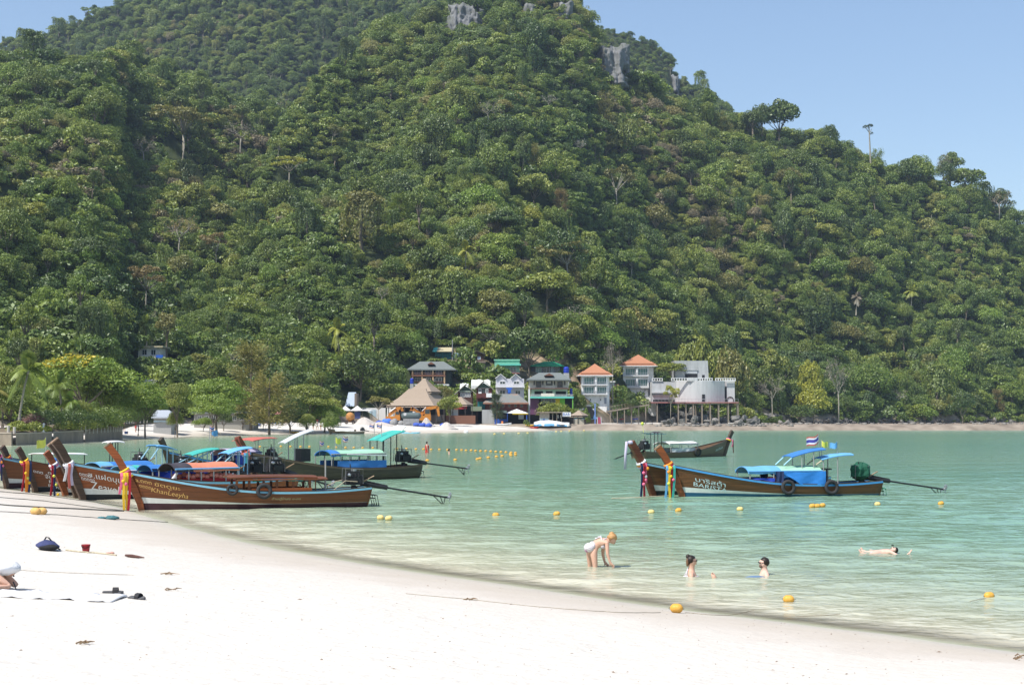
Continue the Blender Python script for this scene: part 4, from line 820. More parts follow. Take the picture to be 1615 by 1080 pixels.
# ------------------------------------------------------------------ rocks: cliffs high on the hill, boulders along the far shore
ROCK = M('limestone', (.165, .168, .17), .95, .4, .5, (1, 1, .3), bump=.6, dirt=((.07, .085, .05), .22, .9, (1, 1, .5)))
ROCKS = M('shore_rock', (.115, .112, .105), .95, .45, .9, bump=.6, dirt=((.27, .255, .23), .6, .7)); ROCKP = M('pale_shore_rock', (.22, .205, .185), .95, .3, .9, bump=.5, dirt=((.18, .16, .14), .7, .8))
def cliff(label, x0, y0, x1, y1, Y, th=24, seed=0, lean=.3, sink=2):
    q = hit((x0 + x1) / 2, y1, 200, 1150)
    if Y < 950 and abs(q.y - Y) < 200: Y = q.y + 3
    Y += sink; CLEART.append((x0 + 4, y0 + 4, x1 - 4, y1 - 8, Y + (3 if sink <= 0 else -2))); a, b = at(x0, y1, Y), at(x1, y0, Y); nu, nv = max(16, int((x1 - x0) / 1.6)), max(12, int((y1 - y0) / 1.6))
    U, Vv = np.meshgrid(np.linspace(0, 1, nu), np.linspace(0, 1, nv)); X = a.x + (b.x - a.x) * U; Zr = a.z - 3 + (b.z - a.z + 3) * Vv
    col = fbm(X * 1.6, Zr * .22, 3.2, 4, seed) ; edge = np.minimum(np.minimum(U, 1 - U) * 3.2, (1 - Vv) * 4).clip(0, 1)
    D = -(col - .35) * 8 - (fbm(X, Zr, 1.2, 3, seed + 2) - .5) * 2.2 - 2.2 * edge + 6 * (1 - edge) + Vv * lean * (b.z - a.z); topj = (fbm(X, X * 0 + 3, 2.5, 3, seed + 4) - .5) * 3.4 * Vv
    V = np.stack([X, Y + D, Zr + topj], -1).reshape(-1, 3); Bk = np.stack([X, np.full_like(X, Y + th), Zr], -1).reshape(-1, 3)
    i = np.arange(nu * nv).reshape(nv, nu); f = np.stack([i[:-1, :-1], i[:-1, 1:], i[1:, 1:], i[1:, :-1]], -1).reshape(-1, 4); k = nu * nv
    cut = (fbm(X, Zr, 4.5, 3, seed + 7) + .55 * np.minimum(edge, 1) ** .7) < .80; cf = cut.ravel()[f].any(1); V[:, 1] += np.where(cut.ravel(), 14, 0)
    br = np.concatenate([i[0], i[1:, -1], i[-1, -2::-1], i[-2:0:-1, 0]]); n_ = np.roll(br, -1); side = np.stack([n_, br, br + k, n_ + k], 1)
    o = obj('limestone_cliff', npmesh('limestone_cliff', np.concatenate([V, Bk]), np.concatenate([f, f[:, ::-1] + k, side]), ROCK)); tag(o, label, 'cliff')
def ground_depth(px, py): return hit(px, py, 120).y
cliff('bare grey limestone cliff at the top of the middle hill', 690, -6, 772, 44, 628, seed=1, sink=-4)
cliff('small grey limestone outcrop right of the summit cliff', 822, -2, 850, 24, 640, seed=2, sink=-3); cliff('grey limestone outcrop at the right edge of the summit', 866, -4, 912, 24, 645, seed=12, sink=-3)
cliff('dark grey vertical cliff on the right shoulder of the middle hill', 930, 60, 1000, 124, 655, seed=3, sink=-3)
cliff('lower grey cliff patch on the left bluff', 72, 200, 98, 248, 420, seed=5, sink=6)
cliff('low grey rock band on the left skyline', -8, 84, 62, 106, 490, seed=6, sink=4); cliff('cliff edge on the far right shoulder of the back mountain', 1056, 108, 1075, 156, 985, seed=7, sink=-2)
def boulder_mesh(seed, mat, flat=.7):
    rs = np.random.RandomState(seed); m = MB(); a = [rdir(rs, 1)[0] for _ in range(15)]; c = [rs.uniform(.45, .85) for _ in a]
    def fn(d):
        k = 1.0
        for q, w in zip(a, c):
            s = d.x * q[0] + d.y * q[1] + d.z * q[2]
            if s > 0: k = min(k, w / max(s, .05))
        return k * (1 + .08 * (rs.rand() - .5))
    m.ell((0, 0, 0), (1, 1, flat), 14, 9, fn=fn); o = m.build('boulder', mat, None, False, False); me = o.data; bpy.data.objects.remove(o); return me
BM = [boulder_mesh(s, ROCKS if s % 3 else ROCKP, .55 + .1 * (s % 4)) for s in range(9)]
rb = random.Random(12)
def boulder(px, py, w, h, label, group, Y=None):
    p = hit(px, py, 150) if Y is None else at(px, py, Y); s = w / F * p.y / 2; o = obj('boulder', rb.choice(BM), None, (p.x, p.y, p.z + h / F * p.y * rb.uniform(.2, .75))); o.scale = (s, s * rb.uniform(.8, 1.2), h / F * p.y * .75); o.rotation_euler = (rb.uniform(-.3, .3), rb.uniform(-.3, .3), rb.uniform(0, 6.28)); return tag(o, label, 'boulder', group)
LB = 'grey boulder in the heap of rocks below the concrete building'
for k in range(84):
    x = 1032 + 165 * rb.random() ** .9; y = 671 - (k % 5) * 2.6 - rb.random() * 3; boulder(x, y, rb.uniform(9, 21), rb.uniform(6, 15), LB, 'rocks below the concrete building')
boulder(1107, 668, 26, 26, 'tallest upright layered boulder below the concrete building', None); boulder(1100, 655, 22, 18, 'dark boulder leaning on top of the tallest rock below the concrete building', None)
LB2 = 'grey boulder on the shore right of the concrete building'
for k in range(26): boulder(1190 + 55 * rb.random(), 669 - rb.random() * 11, rb.uniform(10, 20), rb.uniform(7, 12), LB2, 'rocks right of the concrete building')
LB3 = 'pale boulder along the narrow far right shoreline'
for k in range(64): boulder(1240 + 380 * rb.random(), 668 - rb.random() * 3.5, rb.uniform(6, 17), rb.uniform(3, 8), LB3, 'rocks along the far right shore')
rs0 = np.random.RandomState(3); V = []; Fq = []
for k in range(900):
    x = rs0.uniform(1025, 1640); py_ = 671.5 - rs0.rand() ** 2 * 16 if x < 1250 else 668.6 - rs0.rand() * 4; p = hit(x, py_, 200); s = rs0.uniform(.15, .55); d = rs0.normal(size=(8, 3)) * .18 + np.array([(i, j, k2) for k2 in (-1, 1) for j in (-1, 1) for i in (-1, 1)]) * .6
    b_ = len(V) * 8; V.append(d * s * np.array((1.3, 1.3, .8)) + np.array(p)); Fq += [[b_ + i for i in f] for f in ((0, 2, 3, 1), (4, 5, 7, 6), (0, 1, 5, 4), (2, 6, 7, 3), (0, 4, 6, 2), (1, 3, 7, 5))]
o = obj('rubble', npmesh('rubble', np.concatenate(V), Fq, ROCKP)); tag(o, 'loose stones strewn along the rocky far shore', kind='stuff')
DRIFT = M('driftwood', (.42, .39, .35), .9, .2, 3, (1, 1, 1))
for lab, pts, r in (('bleached driftwood trunk leaning against the tallest rock', [(1094, 650), (1093, 660), (1098, 668)], .35), ('bleached driftwood root with prongs on the rocks', [(1160, 664), (1166, 659), (1168, 652)], .28), ('fallen grey log lying below the deck stilts', [(1130, 655), (1145, 662), (1156, 668)], .22), ('white driftwood pole lying on the beach right of the rocks', [(1148, 668), (1165, 667), (1186, 669)], .2)):
    pp = [hit(x, y, 200) for x, y in pts]; Yd = min(p.y for p in pp) - 1; m = MB(); m.path([at(x, y, Yd) for x, y in pts], [r, r * .8, r * .4], 6); o = m.build('driftwood', DRIFT); tag(o, lab, 'driftwood')

# ------------------------------------------------------------------ left shore: sea wall, garden, fence
SEAW = M('seawall_concrete', (.25, .21, .165), .95, .25, 1.2, (1, 1, .4), bump=.3, dirt=((.12, .10, .08), .7, .6, (1, 1, .3)))
sw = empty('sea_wall', onz(100, 700, 0), 'low weathered brown concrete sea wall below the palm garden', 'sea wall')
wl = [(-60, 165, 705, 683), (18, 163, 703, 683.5), (25, 163.5, 702.5, 684), (45, 166, 701.5, 683.8), (47, 166.5, 701, 683.6), (80, 172, 700, 682.5), (84, 173, 699.5, 682), (130, 183, 696, 680), (134, 184, 695.5, 679.6), (192, 202, 690.5, 676)]
for k in range(len(wl) - 1):
    if k % 2 == 1: continue
    (xa, Ya, ba, ta), (xb, Yb, bb, tb) = wl[k], wl[k + 1]; m = MB()
    pa, qa, pb_, qb = at(xa, ba, Ya), at(xa, ta, Ya), at(xb, bb, Yb), at(xb, tb, Yb); D = Vector((0, .5, 0)); lo = Vector((0, 0, -1.2))
    m.loft([[pa + lo, qa, qa + D, pa + D + lo], [pb_ + lo, qb, qb + D, pb_ + D + lo]]); m.build('wall_section', SEAW, sw)
    e_ = Vector((0, -.06, 0)); u_ = Vector((0, 0, .12)); m = MB(); m.loft([[qa + e_, qa + e_ + u_, qa + D + u_, qa + D], [qb + e_, qb + e_ + u_, qb + D + u_, qb + D]]); m.build('coping', M('coping', (.38, .33, .27), .9, .2, 2), sw)
# garden behind the wall
gm = MB(); ga = []
for xa, Ya, ba, ta in wl: ga.append(at(xa, ta, Ya) + Vector((0, .5, -.08)))
gb = [p + Vector((0, 26, .9)) for p in ga]; gcn = [p.lerp(q, .25) + Vector((0, 0, .25)) for p, q in zip(ga, gb)]
gm.loft([ga, gcn, gb], False, False); tag(gm.build('terrace_ground', M('garden_earth', (.16, .125, .085), .95, .35, .8), None), kind='structure')
FENCEM = M('pale_fence_post', (.46, .43, .38), .85, .12, 4)
def terrace(px, Y):
    xs = [at(w_[0], 0, w_[1]).x for w_ in wl]; q = np.interp(px, [w_[0] for w_ in wl], range(len(wl))); k = int(min(q, len(wl) - 2)); f = q - k
    a = ga[k].lerp(ga[k + 1], f); b = gb[k].lerp(gb[k + 1], f); return a, b
fe = empty('garden_fence', terrace(150, 0)[0], 'row of short pale posts along the top of the sea wall', 'fence')
for k, x in enumerate([121, 128, 134.5, 140, 146, 152, 157.5, 162.5, 167, 171.5, 175.5, 179, 182.5, 186]):
    a, b = terrace(x, 0); p = a.lerp(b, .05 + .0 * k); z1 = at(x, 668.5 + (k % 3) * .8 - k * .15, p.y).z; m = MB(); m.bar((p.x, p.y, p.z - .3), (p.x, p.y, z1), .09, 7); m.build('post', FENCEM, fe)
for lab, x, yt in (('left one of two short grey posts on the sea wall', 7, 671), ('right one of two short grey posts on the sea wall', 16.5, 673)):
    p = terrace(x, 0)[0].lerp(terrace(x, 0)[1], .03); m = MB(); m.bar((p.x, p.y, p.z - .2), (p.x, p.y, at(x, yt, p.y).z), .16, 8); tag(m.build('bollard', FENCEM), lab, 'post')
fe2 = empty('beach_fence', hit(215, 672, 150), 'line of thin pale posts in the shade right of the sea wall', 'fence')
for x in (200, 204, 208, 211, 221, 227, 232, 249, 261, 268, 285):
    p = hit(x, 673.5 - (x - 200) * .02, 150); m = MB(); m.bar((p.x, p.y, p.z - .3), (p.x, p.y, p.z + rb.uniform(.9, 1.5)), .07, 6); m.build('post', FENCEM, fe2)
p = hit(190.7, 676, 150); m = MB(); m.bar((p.x, p.y, p.z - .3), (p.x, p.y, at(191, 647, p.y).z), .13, 8); tag(m.build('beach_post', M('pale_blue_post', (.35, .42, .45), .7), None), 'tall pale blue-grey post at the end of the sea wall', 'post')
p = terrace(70, 0)[0].lerp(terrace(70, 0)[1], .12); gl = empty('garden_lamp', p, 'round white globe lamp on a short stand in the palm garden', 'lamp'); c = at(70, 668.5, p.y); m = MB(); m.ell(c, .17, 12, 8); m.build('globe', CLOTHW, gl, True); m = MB(); m.bar(p, c, .05, 6); m.build('stand', FRAMED, gl)
for lab, x in (('small white garden statue left of the globe lamp', 54), ('grey stone garden statue beside the leaning palm', 40)):
    p = terrace(x, 0)[0].lerp(terrace(x, 0)[1], .1); s_ = empty('statue', p, lab, 'statue'); m = MB(); m.path([p, p + Vector((0, 0, .35)), p + Vector((0, 0, .6)), p + Vector((.05, 0, .85))], [.28, .2, .13, .09], 8); m.ell(p + Vector((.07, 0, .98)), .13, 8, 6); m.build('figure', CLOTHW if x > 50 else STONE, s_, True)
rs1 = np.random.RandomState(5)
def hedge(label, x0, x1, h, depth, tone, f=.08, name='hedge', seed=1):
    rs = np.random.RandomState(seed); bl = []; a0 = terrace((x0 + x1) / 2, 0); base = a0[0].lerp(a0[1], f); e_ = Vector(base)
    for k in range(max(4, int((x1 - x0) / 5))):
        x = rs.uniform(x0, x1); a, b = terrace(x, 0); p = a.lerp(b, f + rs.uniform(0, .05)) - e_; r = h * rs.uniform(.4, .6); bl.append((p.x, p.y + rs.uniform(0, depth), p.z + h * .45 + rs.uniform(-.1, .1) * h, r * 1.3, r, r))
    V, Fc, tt = blob_leaves(rs, bl, int(260 * len(bl)), .22); o = obj(name, npmesh(name, V, Fc, LEAF_C, attrs={'tint': ('FACE', tt)}), None, base); o.color = (*(GREEN[tone] if isinstance(tone, str) else tone), 1); tag(o, label, 'shrub'); return o
hedge('bright green hedge at the left end of the sea wall', -10, 40, 1.25, 1.0, 'light', seed=2); hedge('yellow-green shrubs left of the globe lamp', 44, 66, .8, .8, 'yellow', seed=3); hedge('light green shrubs between the globe lamp and the fence posts', 72, 118, 1.25, 1.2, 'light', seed=4)
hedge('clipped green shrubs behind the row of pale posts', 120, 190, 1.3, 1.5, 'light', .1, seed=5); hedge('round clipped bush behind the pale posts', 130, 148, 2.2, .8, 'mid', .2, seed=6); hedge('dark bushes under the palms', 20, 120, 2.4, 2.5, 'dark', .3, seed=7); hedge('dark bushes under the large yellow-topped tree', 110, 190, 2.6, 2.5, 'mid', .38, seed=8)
hedge('red-flowering bush behind the leaning palm', 8, 16, 1.8, .5, (.20, .10, .08), .3, seed=9)

# ------------------------------------------------------------------ trees one can tell apart
T = place_tree
def on_terrace(kind, x0, yt, x1, f, label, tone, **k):
    xc = k.get('xb', (x0 + x1) / 2); a, b = terrace(min(max(xc, -50), 191), 0); q = a.lerp(b, f); X = (xc - CX) / F * q.y
    r = place_tree('n' + kind if 'n' + kind in PROTO else kind, x0, yt, x1, 660, label, tone, Y=q.y, **k); r.location = (X, q.y, q.z - .1); top = at(xc, yt, q.y).z; kd = 'n' + kind if 'n' + kind in PROTO else kind; pr = PROTO[kd][k.get('var', 0) % len(PROTO[kd])]; r.scale.z = (top - q.z) / pr['H']; return r
on_terrace('palm', -2, 562, 82, .22, 'coconut palm with leaning pale trunk at the left end of the sea wall', 'mid', name='palm_tree', rz=0., xb=29)
on_terrace('palm', 66, 590, 135, .35, 'bushy palm with low fronds right of the leaning coconut palm', 'mid', name='palm_tree', var=1, rz=1.); on_terrace('palm', -45, 600, 25, .35, 'coconut palm cut off by the left edge of the picture', 'olive', name='palm_tree', rz=2.)
on_terrace('palm', 88, 620, 128, .25, 'small low palm in front of the yellow-topped tree', 'fresh', name='palm_tree', var=1, rz=2.4)
big = on_terrace('broad', 40, 543, 222, .8, 'large spreading dark green tree crowned with yellow blossom behind the palms', 'fresh', var=3)
rsf = np.random.RandomState(8); pr = PROTO['nbroad'][3]; cv = np.array([v.co[:] for v in pr['crown'].vertices]).reshape(-1, 4, 3).mean(1); ang = np.array([math.cos(-big.rotation_euler.z), math.sin(-big.rotation_euler.z)])
wxv = cv[:, 0] * math.cos(big.rotation_euler.z) - cv[:, 1] * math.sin(big.rotation_euler.z); sel = np.where((cv[:, 2] > pr['H'] * .70) & (wxv < pr['R'] * .25))[0]; sel = rsf.choice(sel, min(len(sel), 1500), replace=False)
V, Fc = leaf_quads(rsf, cv[sel] * 1.02, np.tile([0, 0, 1.], (len(sel), 1)), .3, .5); fl = obj('blossom', npmesh('blossom', V, Fc, LEAF_C, attrs={'tint': ('FACE', rsf.uniform(.3, .9, len(sel)))}), big); fl.color = (.50, .42, .04, 1)
on_terrace('layered', 118, 588, 212, .55, 'dark spreading almond tree with visible forked trunk above the fence posts', 'mid', var=1); on_terrace('broad', -40, 560, 50, .9, 'broad light green tree behind the leaning coconut palm', 'light', var=1)
T('layered', 196, 590, 262, 676, 'almond tree in front of the white bungalow, left of its roof', 'fresh', Y=212, var=0); T('broad', 190, 610, 246, 676, 'dark rounded tree behind the tall pale blue-grey post', 'dark', Y=216, var=2, clear=False)
T('layered', 254, 588, 306, 674, 'narrow layered almond tree just right of the white bungalow', 'light', Y=222, var=2); T('layered', 292, 580, 392, 671, 'wide layered almond tree shading the long low building', 'fresh', Y=245, var=1); T('layered', 300, 612, 372, 671, 'lower layered almond tree in front of the wide one', 'fresh', Y=240, var=0)
T('casuarina', 352, 545, 440, 660, 'tall olive-brown casuarina tree above the beach shade', 'olive', Y=262, name='casuarina_tree'); T('casuarina', 380, 590, 470, 668, 'lower yellowish casuarina with drooping sprays', (.27, .24, .06), Y=252, var=1, name='casuarina_tree', clear=False)
T('layered', 440, 592, 530, 668, 'broad green almond tree right of the casuarinas', 'light', Y=265, var=2); T('broad', 425, 612, 490, 670, 'dark green tree over the pink parasol', 'dark', Y=262, var=3); T('broad', 476, 626, 548, 668, 'bright green rounded tree beside the concrete mixer', 'fresh', Y=268, var=0); T('broad', 505, 622, 545, 650, 'reddish-green crown behind the bright rounded tree', 'olive', Y=282, var=4, clear=False)
T('broad', 522, 545, 612, 646, 'very large dark green tree left of the thatched pavilion', 'dark', Y=342, var=1); T('broad', 480, 570, 560, 640, 'pale green tree behind the steep-roofed house', 'light', Y=345, var=4, clear=False); T('broad', 596, 600, 650, 646, 'round green bush tree left of the thatched roof', 'mid', Y=345, var=2, clear=False)
T('umbrella', 576, 622, 618, 661, 'small open tree on the beach in front of the site wall', 'olive', Y=312, clear=False); T('layered', 690, 618, 728, 662, 'small layered tree between the two thatched roofs', 'light', Y=314, var=0, clear=False); T('umbrella', 676, 606, 716, 640, 'feathery pale-leaved tree beside the thatched peak', 'olive', Y=330, var=1, clear=False)
T('tall', 566, 470, 612, 600, 'tall dark tree above the thatched pavilion', 'dark', Y=380, var=0); T('casuarina', 770, 622, 797, 657, 'small dark feathery tree in front of the restaurant', (.055, .085, .03), Y=330, var=0, name='casuarina_tree', clear=False)
T('broad', 790, 498, 890, 598, 'big spreading tree with pale trunk between the mint house and the bungalow', 'dark', Y=400, var=0, xb=832); T('broad', 840, 632, 906, 652, 'leafy green creeper-covered trees over the beach bar roof', 'light', Y=336, var=3, clear=False); T('layered', 885, 640, 922, 656, 'low green tree behind the thatched kiosk', 'mid', Y=337, var=1, clear=False)
T('broad', 900, 612, 926, 650, 'slim green tree between the cream house and the lower villa', 'mid', Y=362, var=2, clear=False); T('layered', 984, 608, 1006, 636, 'small dark clipped tree in front of the higher villa', 'dark', Y=398, var=2, clear=False); tt_ = T('layered', 1034, 567, 1084, 604, 'flat-topped green tree over the balustrade on the roof terrace of the concrete building', 'light', Y=444, var=1, clear=False); tt_.location.z = at(0, 602.3, 444).z; tt_.scale.z = (at(0, 567, 444).z - tt_.location.z) / PROTO['layered'][1]['H']
T('umbrella', 1044, 604, 1072, 632, 'small yellow-green tree against the left wing of the concrete building', 'yellow', Y=434, clear=False); T('broad', 1118, 548, 1186, 624, 'olive green tree hanging over the right wing of the concrete building', 'olive', Y=449, var=4, clear=False); T('broad', 1064, 510, 1132, 568, 'pale green dome-shaped tree behind the concrete tower', 'light', Y=462, var=0)
T('dry', 948, 528, 985, 588, 'bare dead white tree left of the higher villa', 'grey', Y=415, name='dead_tree', clear=False); T('bush', 958, 632, 985, 655, 'dark bushes under the sloping walkway', 'dark', Y=404, name='bush', clear=False); T('bush', 917, 638, 932, 652, 'small light green bush behind the kiosk roof', 'fresh', Y=350, name='bush', clear=False); T('bush', 825, 659, 836, 667, 'small round bush right of the beach cafe', 'mid', Y=326, name='bush', clear=False)
T('broad', 1254, 604, 1312, 650, 'bright yellow-green crown, the lower one of a pair by the far shore', 'yellow', Y=522, var=1); T('broad', 1258, 556, 1300, 610, 'bright yellow-green crown, the upper one of a pair by the far shore', 'yellow', Y=530, var=2); T('broad', 1228, 636, 1298, 671, 'low dark green tree overhanging the far shoreline', 'dark', Y=513, var=3)
T('dry', 1296, 562, 1348, 640, 'leafless greyish tree right of the yellow-green pair', 'grey', Y=535, var=1, name='bare_tree'); T('dry', 1196, 585, 1240, 640, 'greyish twiggy tree left of the dark shoreline tree', 'grey', Y=505, name='bare_tree'); T('broad', 1440, 640, 1478, 670, 'light green rounded bush tree on the right part of the far shore', 'fresh', Y=566, var=4); T('broad', 1496, 606, 1540, 664, 'broad dark tree on the right part of the far shore', 'dark', Y=570, var=2)
T('nbroad', 262, 640, 290, 672, 'light green tree crown touching the right side of the white bungalow', 'light', Y=224, var=1, clear=False)
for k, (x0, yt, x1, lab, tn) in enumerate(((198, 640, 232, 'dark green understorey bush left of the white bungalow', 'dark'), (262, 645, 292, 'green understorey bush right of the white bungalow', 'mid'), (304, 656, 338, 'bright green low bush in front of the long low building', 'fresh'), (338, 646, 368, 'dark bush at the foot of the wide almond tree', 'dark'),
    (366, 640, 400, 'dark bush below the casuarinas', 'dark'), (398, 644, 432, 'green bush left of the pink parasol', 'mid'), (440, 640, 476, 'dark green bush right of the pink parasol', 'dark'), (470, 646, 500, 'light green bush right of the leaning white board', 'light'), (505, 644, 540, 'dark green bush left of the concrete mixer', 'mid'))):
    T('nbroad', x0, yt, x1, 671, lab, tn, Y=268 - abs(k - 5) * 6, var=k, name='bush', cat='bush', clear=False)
# skyline and landmark trees of the hills
T('broad', 1194, 150, 1274, 204, 'flat-crowned tree standing out on the skyline of the right ridge', 'dark', name='flat_topped_tree', Y=688, clear=False); T('broad', 1184, 160, 1225, 214, 'round dark tree on the skyline left of the flat-crowned one', 'dark', Y=686, var=1, clear=False); T('broad', 1296, 190, 1332, 232, 'round tree on the ridge right of the flat-crowned tree', 'dark', Y=698, var=2, clear=False)
T('broad', 1476, 250, 1516, 300, 'round tree at the left of the skyline clump near the right edge', 'dark', Y=716, var=3, clear=False); T('broad', 1496, 256, 1560, 300, 'flat-crowned tree on the skyline near the right edge', 'mid', Y=718, name='flat_topped_tree', clear=False); T('vine', 1542, 284, 1574, 334, 'vine-wrapped round tree on the skyline at the right edge', 'dark', Y=722, name='vine_covered_tree', var=1, clear=False); T('dry', 1560, 298, 1600, 345, 'sparse twiggy tree on the skyline at the right edge', 'brown', Y=726, name='bare_tree'); T('broad', 1590, 326, 1612, 360, 'small round tree at the right end of the skyline', 'dark', Y=730, var=0, clear=False)
T('dry', 1480, 240, 1504, 300, 'bare white tree on the skyline clump near the right edge', 'grey', Y=715, name='dead_tree', var=1); T('broad', 1430, 256, 1476, 300, 'dome-shaped tree on the ridge left of the right skyline clump', 'mid', Y=712, var=4, clear=False)
on_terrace('broad', 150, 602, 216, .4, 'bright rounded tree over the right half of the post row', 'fresh', var=1); on_terrace('broad', -25, 602, 60, .5, 'leafy green tree filling the space behind the leaning palm', 'mid', var=0); on_terrace('broad', 88, 626, 150, .3, 'light green shrubby tree behind the row of pale posts', 'light', var=2)
p = at(1374, 258, 702); e_ = empty('dead_tree', (p.x, p.y, gz(p.x, p.y)), 'tall bare pole-like trunk with a tiny tuft on the right ridge', 'tree'); m = MB(); b0 = Vector(e_.location); q = at(1370.5, 201, 702); m.path([b0, b0.lerp(q, .5), q], [.5, .38, .26], 7); m.bar(b0.lerp(q, .9), q + Vector((-2, 0, .3)), .22, 5, .1); m.bar(b0.lerp(q, .86), q + Vector((1.3, 0, -.6)), .2, 5, .1); m.build('trunk', PALE, e_)
rs_ = np.random.RandomState(2); V, Fc, tt = blob_leaves(rs_, [(q.x - b0.x - 1.4, 0, q.z - b0.z, 1.5, 1.2, 1.), (q.x - b0.x + .7, 0, q.z - b0.z + .6, 1.3, 1.2, 1.), (q.x - b0.x + 1.3, 0, q.z - b0.z - 3, .8, .8, .8)], 300, .6); c = obj('crown', npmesh('crown', V, Fc, LEAF_C, attrs={'tint': ('FACE', tt)}), e_); c.color = (.05, .08, .03, 1)
T('umbrella', 230, 162, 340, 232, 'large pale-trunked flat-topped tree on the left hillside', 'olive', name='flat_topped_tree', Y=470); T('dry', 198, 210, 246, 262, 'bare whitish tree left of the large flat-topped tree', 'grey', Y=450, name='bare_tree'); T('dry', 348, 190, 404, 240, 'bare whitish tree in the valley right of the flat-topped tree', 'grey', Y=520, name='bare_tree', var=1)
T('umbrella', 426, 243, 482, 300, 'solitary yellow-brown flat-topped tree in the valley', 'yellow', name='flat_topped_tree', Y=480, var=1); T('dry', 250, 338, 316, 412, 'bare brownish tree with bent trunk in the middle of the left slope', 'brown', Y=400, name='bare_tree', var=1); T('umbrella', 316, 362, 364, 432, 'reddish flat-topped tree right of the bent brownish tree', 'brown', Y=395, name='flat_topped_tree')
T('umbrella', 198, 415, 262, 500, 'orange-tinged flat-topped tree low on the left slope', 'brown', Y=345, name='flat_topped_tree', var=1); T('vine', 462, 318, 508, 384, 'dark vine-draped tree column on the middle slope, the smaller of two', 'dark', Y=430, name='vine_covered_tree'); T('vine', 528, 298, 614, 402, 'huge vine-draped tree with brownish crown on the middle slope', 'olive', Y=440, name='vine_covered_tree', var=1)
T('vine', 692, 138, 756, 190, 'vine-draped trees forming a dark curtain high on the middle hill', 'light', Y=560, name='vine_covered_tree', var=2); T('dry', 744, 154, 794, 206, 'grey leafless tree right of the dark vine curtain', 'grey', Y=560, name='bare_tree'); T('dry', 902, 218, 928, 254, 'dead white forked tree on the middle hill', (.4, .38, .34), Y=560, name='dead_tree', var=1); T('dry', 852, 148, 880, 176, 'small dead white branch tree near the middle summit', (.4, .38, .34), Y=600, name='dead_tree')
T('broad', 804, 264, 878, 330, 'large light green tree on the middle slope', 'light', Y=500, var=0); T('broad', 820, 322, 856, 362, 'yellow-flowering crown below the large light green tree', 'yellow', Y=470, var=1); T('broad', 1010, 318, 1062, 372, 'tan-topped round tree on the right of the middle slope', 'olive', Y=510, var=3); T('broad', 700, 160, 742, 205, 'bright green crown beside the vine curtain', 'fresh', Y=566, var=2, clear=False)
T('layered', 820, 420, 908, 490, 'broad layered light tree above the cream house', 'light', Y=430, var=1); T('tall', 806, 455, 850, 560, 'tall dark tree just above the mint house', 'dark', Y=415, var=1); T('palm', 212, 500, 252, 560, 'slender coconut palm in front of the pale hillside house', 'mid', name='palm_tree', clear=False); T('tall', 244, 488, 282, 574, 'tall bare-trunked tree right of the pale hillside house', 'olive', var=0, clear=False)
T('palm', 1336, 462, 1366, 500, 'pale coconut palm halfway up the right slope, left of two', 'grey', Y=598, name='palm_tree'); T('palm', 1420, 452, 1456, 495, 'pale coconut palm halfway up the right slope, right of two', 'light', Y=600, name='palm_tree', var=1); T('broad', 1216, 330, 1260, 400, 'large dark round tree on the right slope below the skyline', 'dark', Y=600, var=4)

# ------------------------------------------------------------------ longtail boats
def wood(name, c, d):
    m = M(name, c, .45, .3, 3, (.5, 1, 7), bump=.12, spec=.35, dirt=(d, 1.3, .75, (.4, 1, 1.6))); t = m.node_tree; L = t.links.new; b = t.nodes['Principled BSDF']; src = b.inputs['Base Color'].links[0].from_socket
    tc = N(t, 'ShaderNodeTexCoord'); sp = N(t, 'ShaderNodeSeparateXYZ'); L(tc.outputs['Object'], sp.inputs[0]); nz = N(t, 'ShaderNodeTexNoise'); nz.inputs['Scale'].default_value = .6; L(tc.outputs['Object'], nz.inputs['Vector'])   # caulked seams between the planks
    ma = N(t, 'ShaderNodeMath', operation='MULTIPLY_ADD'); ma.inputs[1].default_value = .25; L(nz.outputs[0], ma.inputs[0]); L(sp.outputs['Z'], ma.inputs[2]); md = N(t, 'ShaderNodeMath', operation='MULTIPLY'); md.inputs[1].default_value = 5.2; L(ma.outputs[0], md.inputs[0]); fr = N(t, 'ShaderNodeMath', operation='FRACT'); L(md.outputs[0], fr.inputs[0])
    lt = N(t, 'ShaderNodeMath', operation='LESS_THAN'); lt.inputs[1].default_value = .09; L(fr.outputs[0], lt.inputs[0]); mk = N(t, 'ShaderNodeMath', operation='MULTIPLY'); mk.inputs[1].default_value = .6; L(lt.outputs[0], mk.inputs[0]); mx = N(t, 'ShaderNodeMixRGB'); mx.inputs[2].default_value = (*[q * .3 for q in c], 1); L(mk.outputs[0], mx.inputs[0]); L(src, mx.inputs[1]); L(mx.outputs[0], b.inputs['Base Color']); return m
W_OR = wood('varnished_orange_wood', (.26, .072, .02), (.15, .045, .015)); W_UM = wood('umber_wood', (.14, .058, .022), (.08, .036, .016)); W_BR = wood('varnished_brown_wood', (.155, .05, .017), (.11, .042, .018)); W_DK = wood('dark_oiled_wood', (.085, .05, .03), (.045, .03, .02)); W_GR = wood('weathered_dark_wood', (.058, .043, .031), (.10, .075, .05))
W_OL = wood('faded_olive_wood', (.125, .092, .058), (.065, .05, .034)); W_RD = wood('red_brown_wood', (.17, .052, .022), (.09, .032, .018)); W_PLK = wood('bare_plank_wood', (.26, .17, .10), (.15, .10, .06))
GUN = M('pale_blue_gunwale', (.20, .44, .58), .5, .1, 4); GUNB = M('bright_blue_gunwale', (.06, .28, .58), .5, .1, 4); WHT = M('white_boot_stripe', (.62, .63, .60), .6, .15, 3); BOT = M('maroon_bottom', (.055, .022, .03), .6, .25, 3); BOTB = M('blue_bottom', (.02, .09, .17), .6, .2, 3); BOTK = M('black_bottom', (.018, .02, .022), .6, .2, 3)
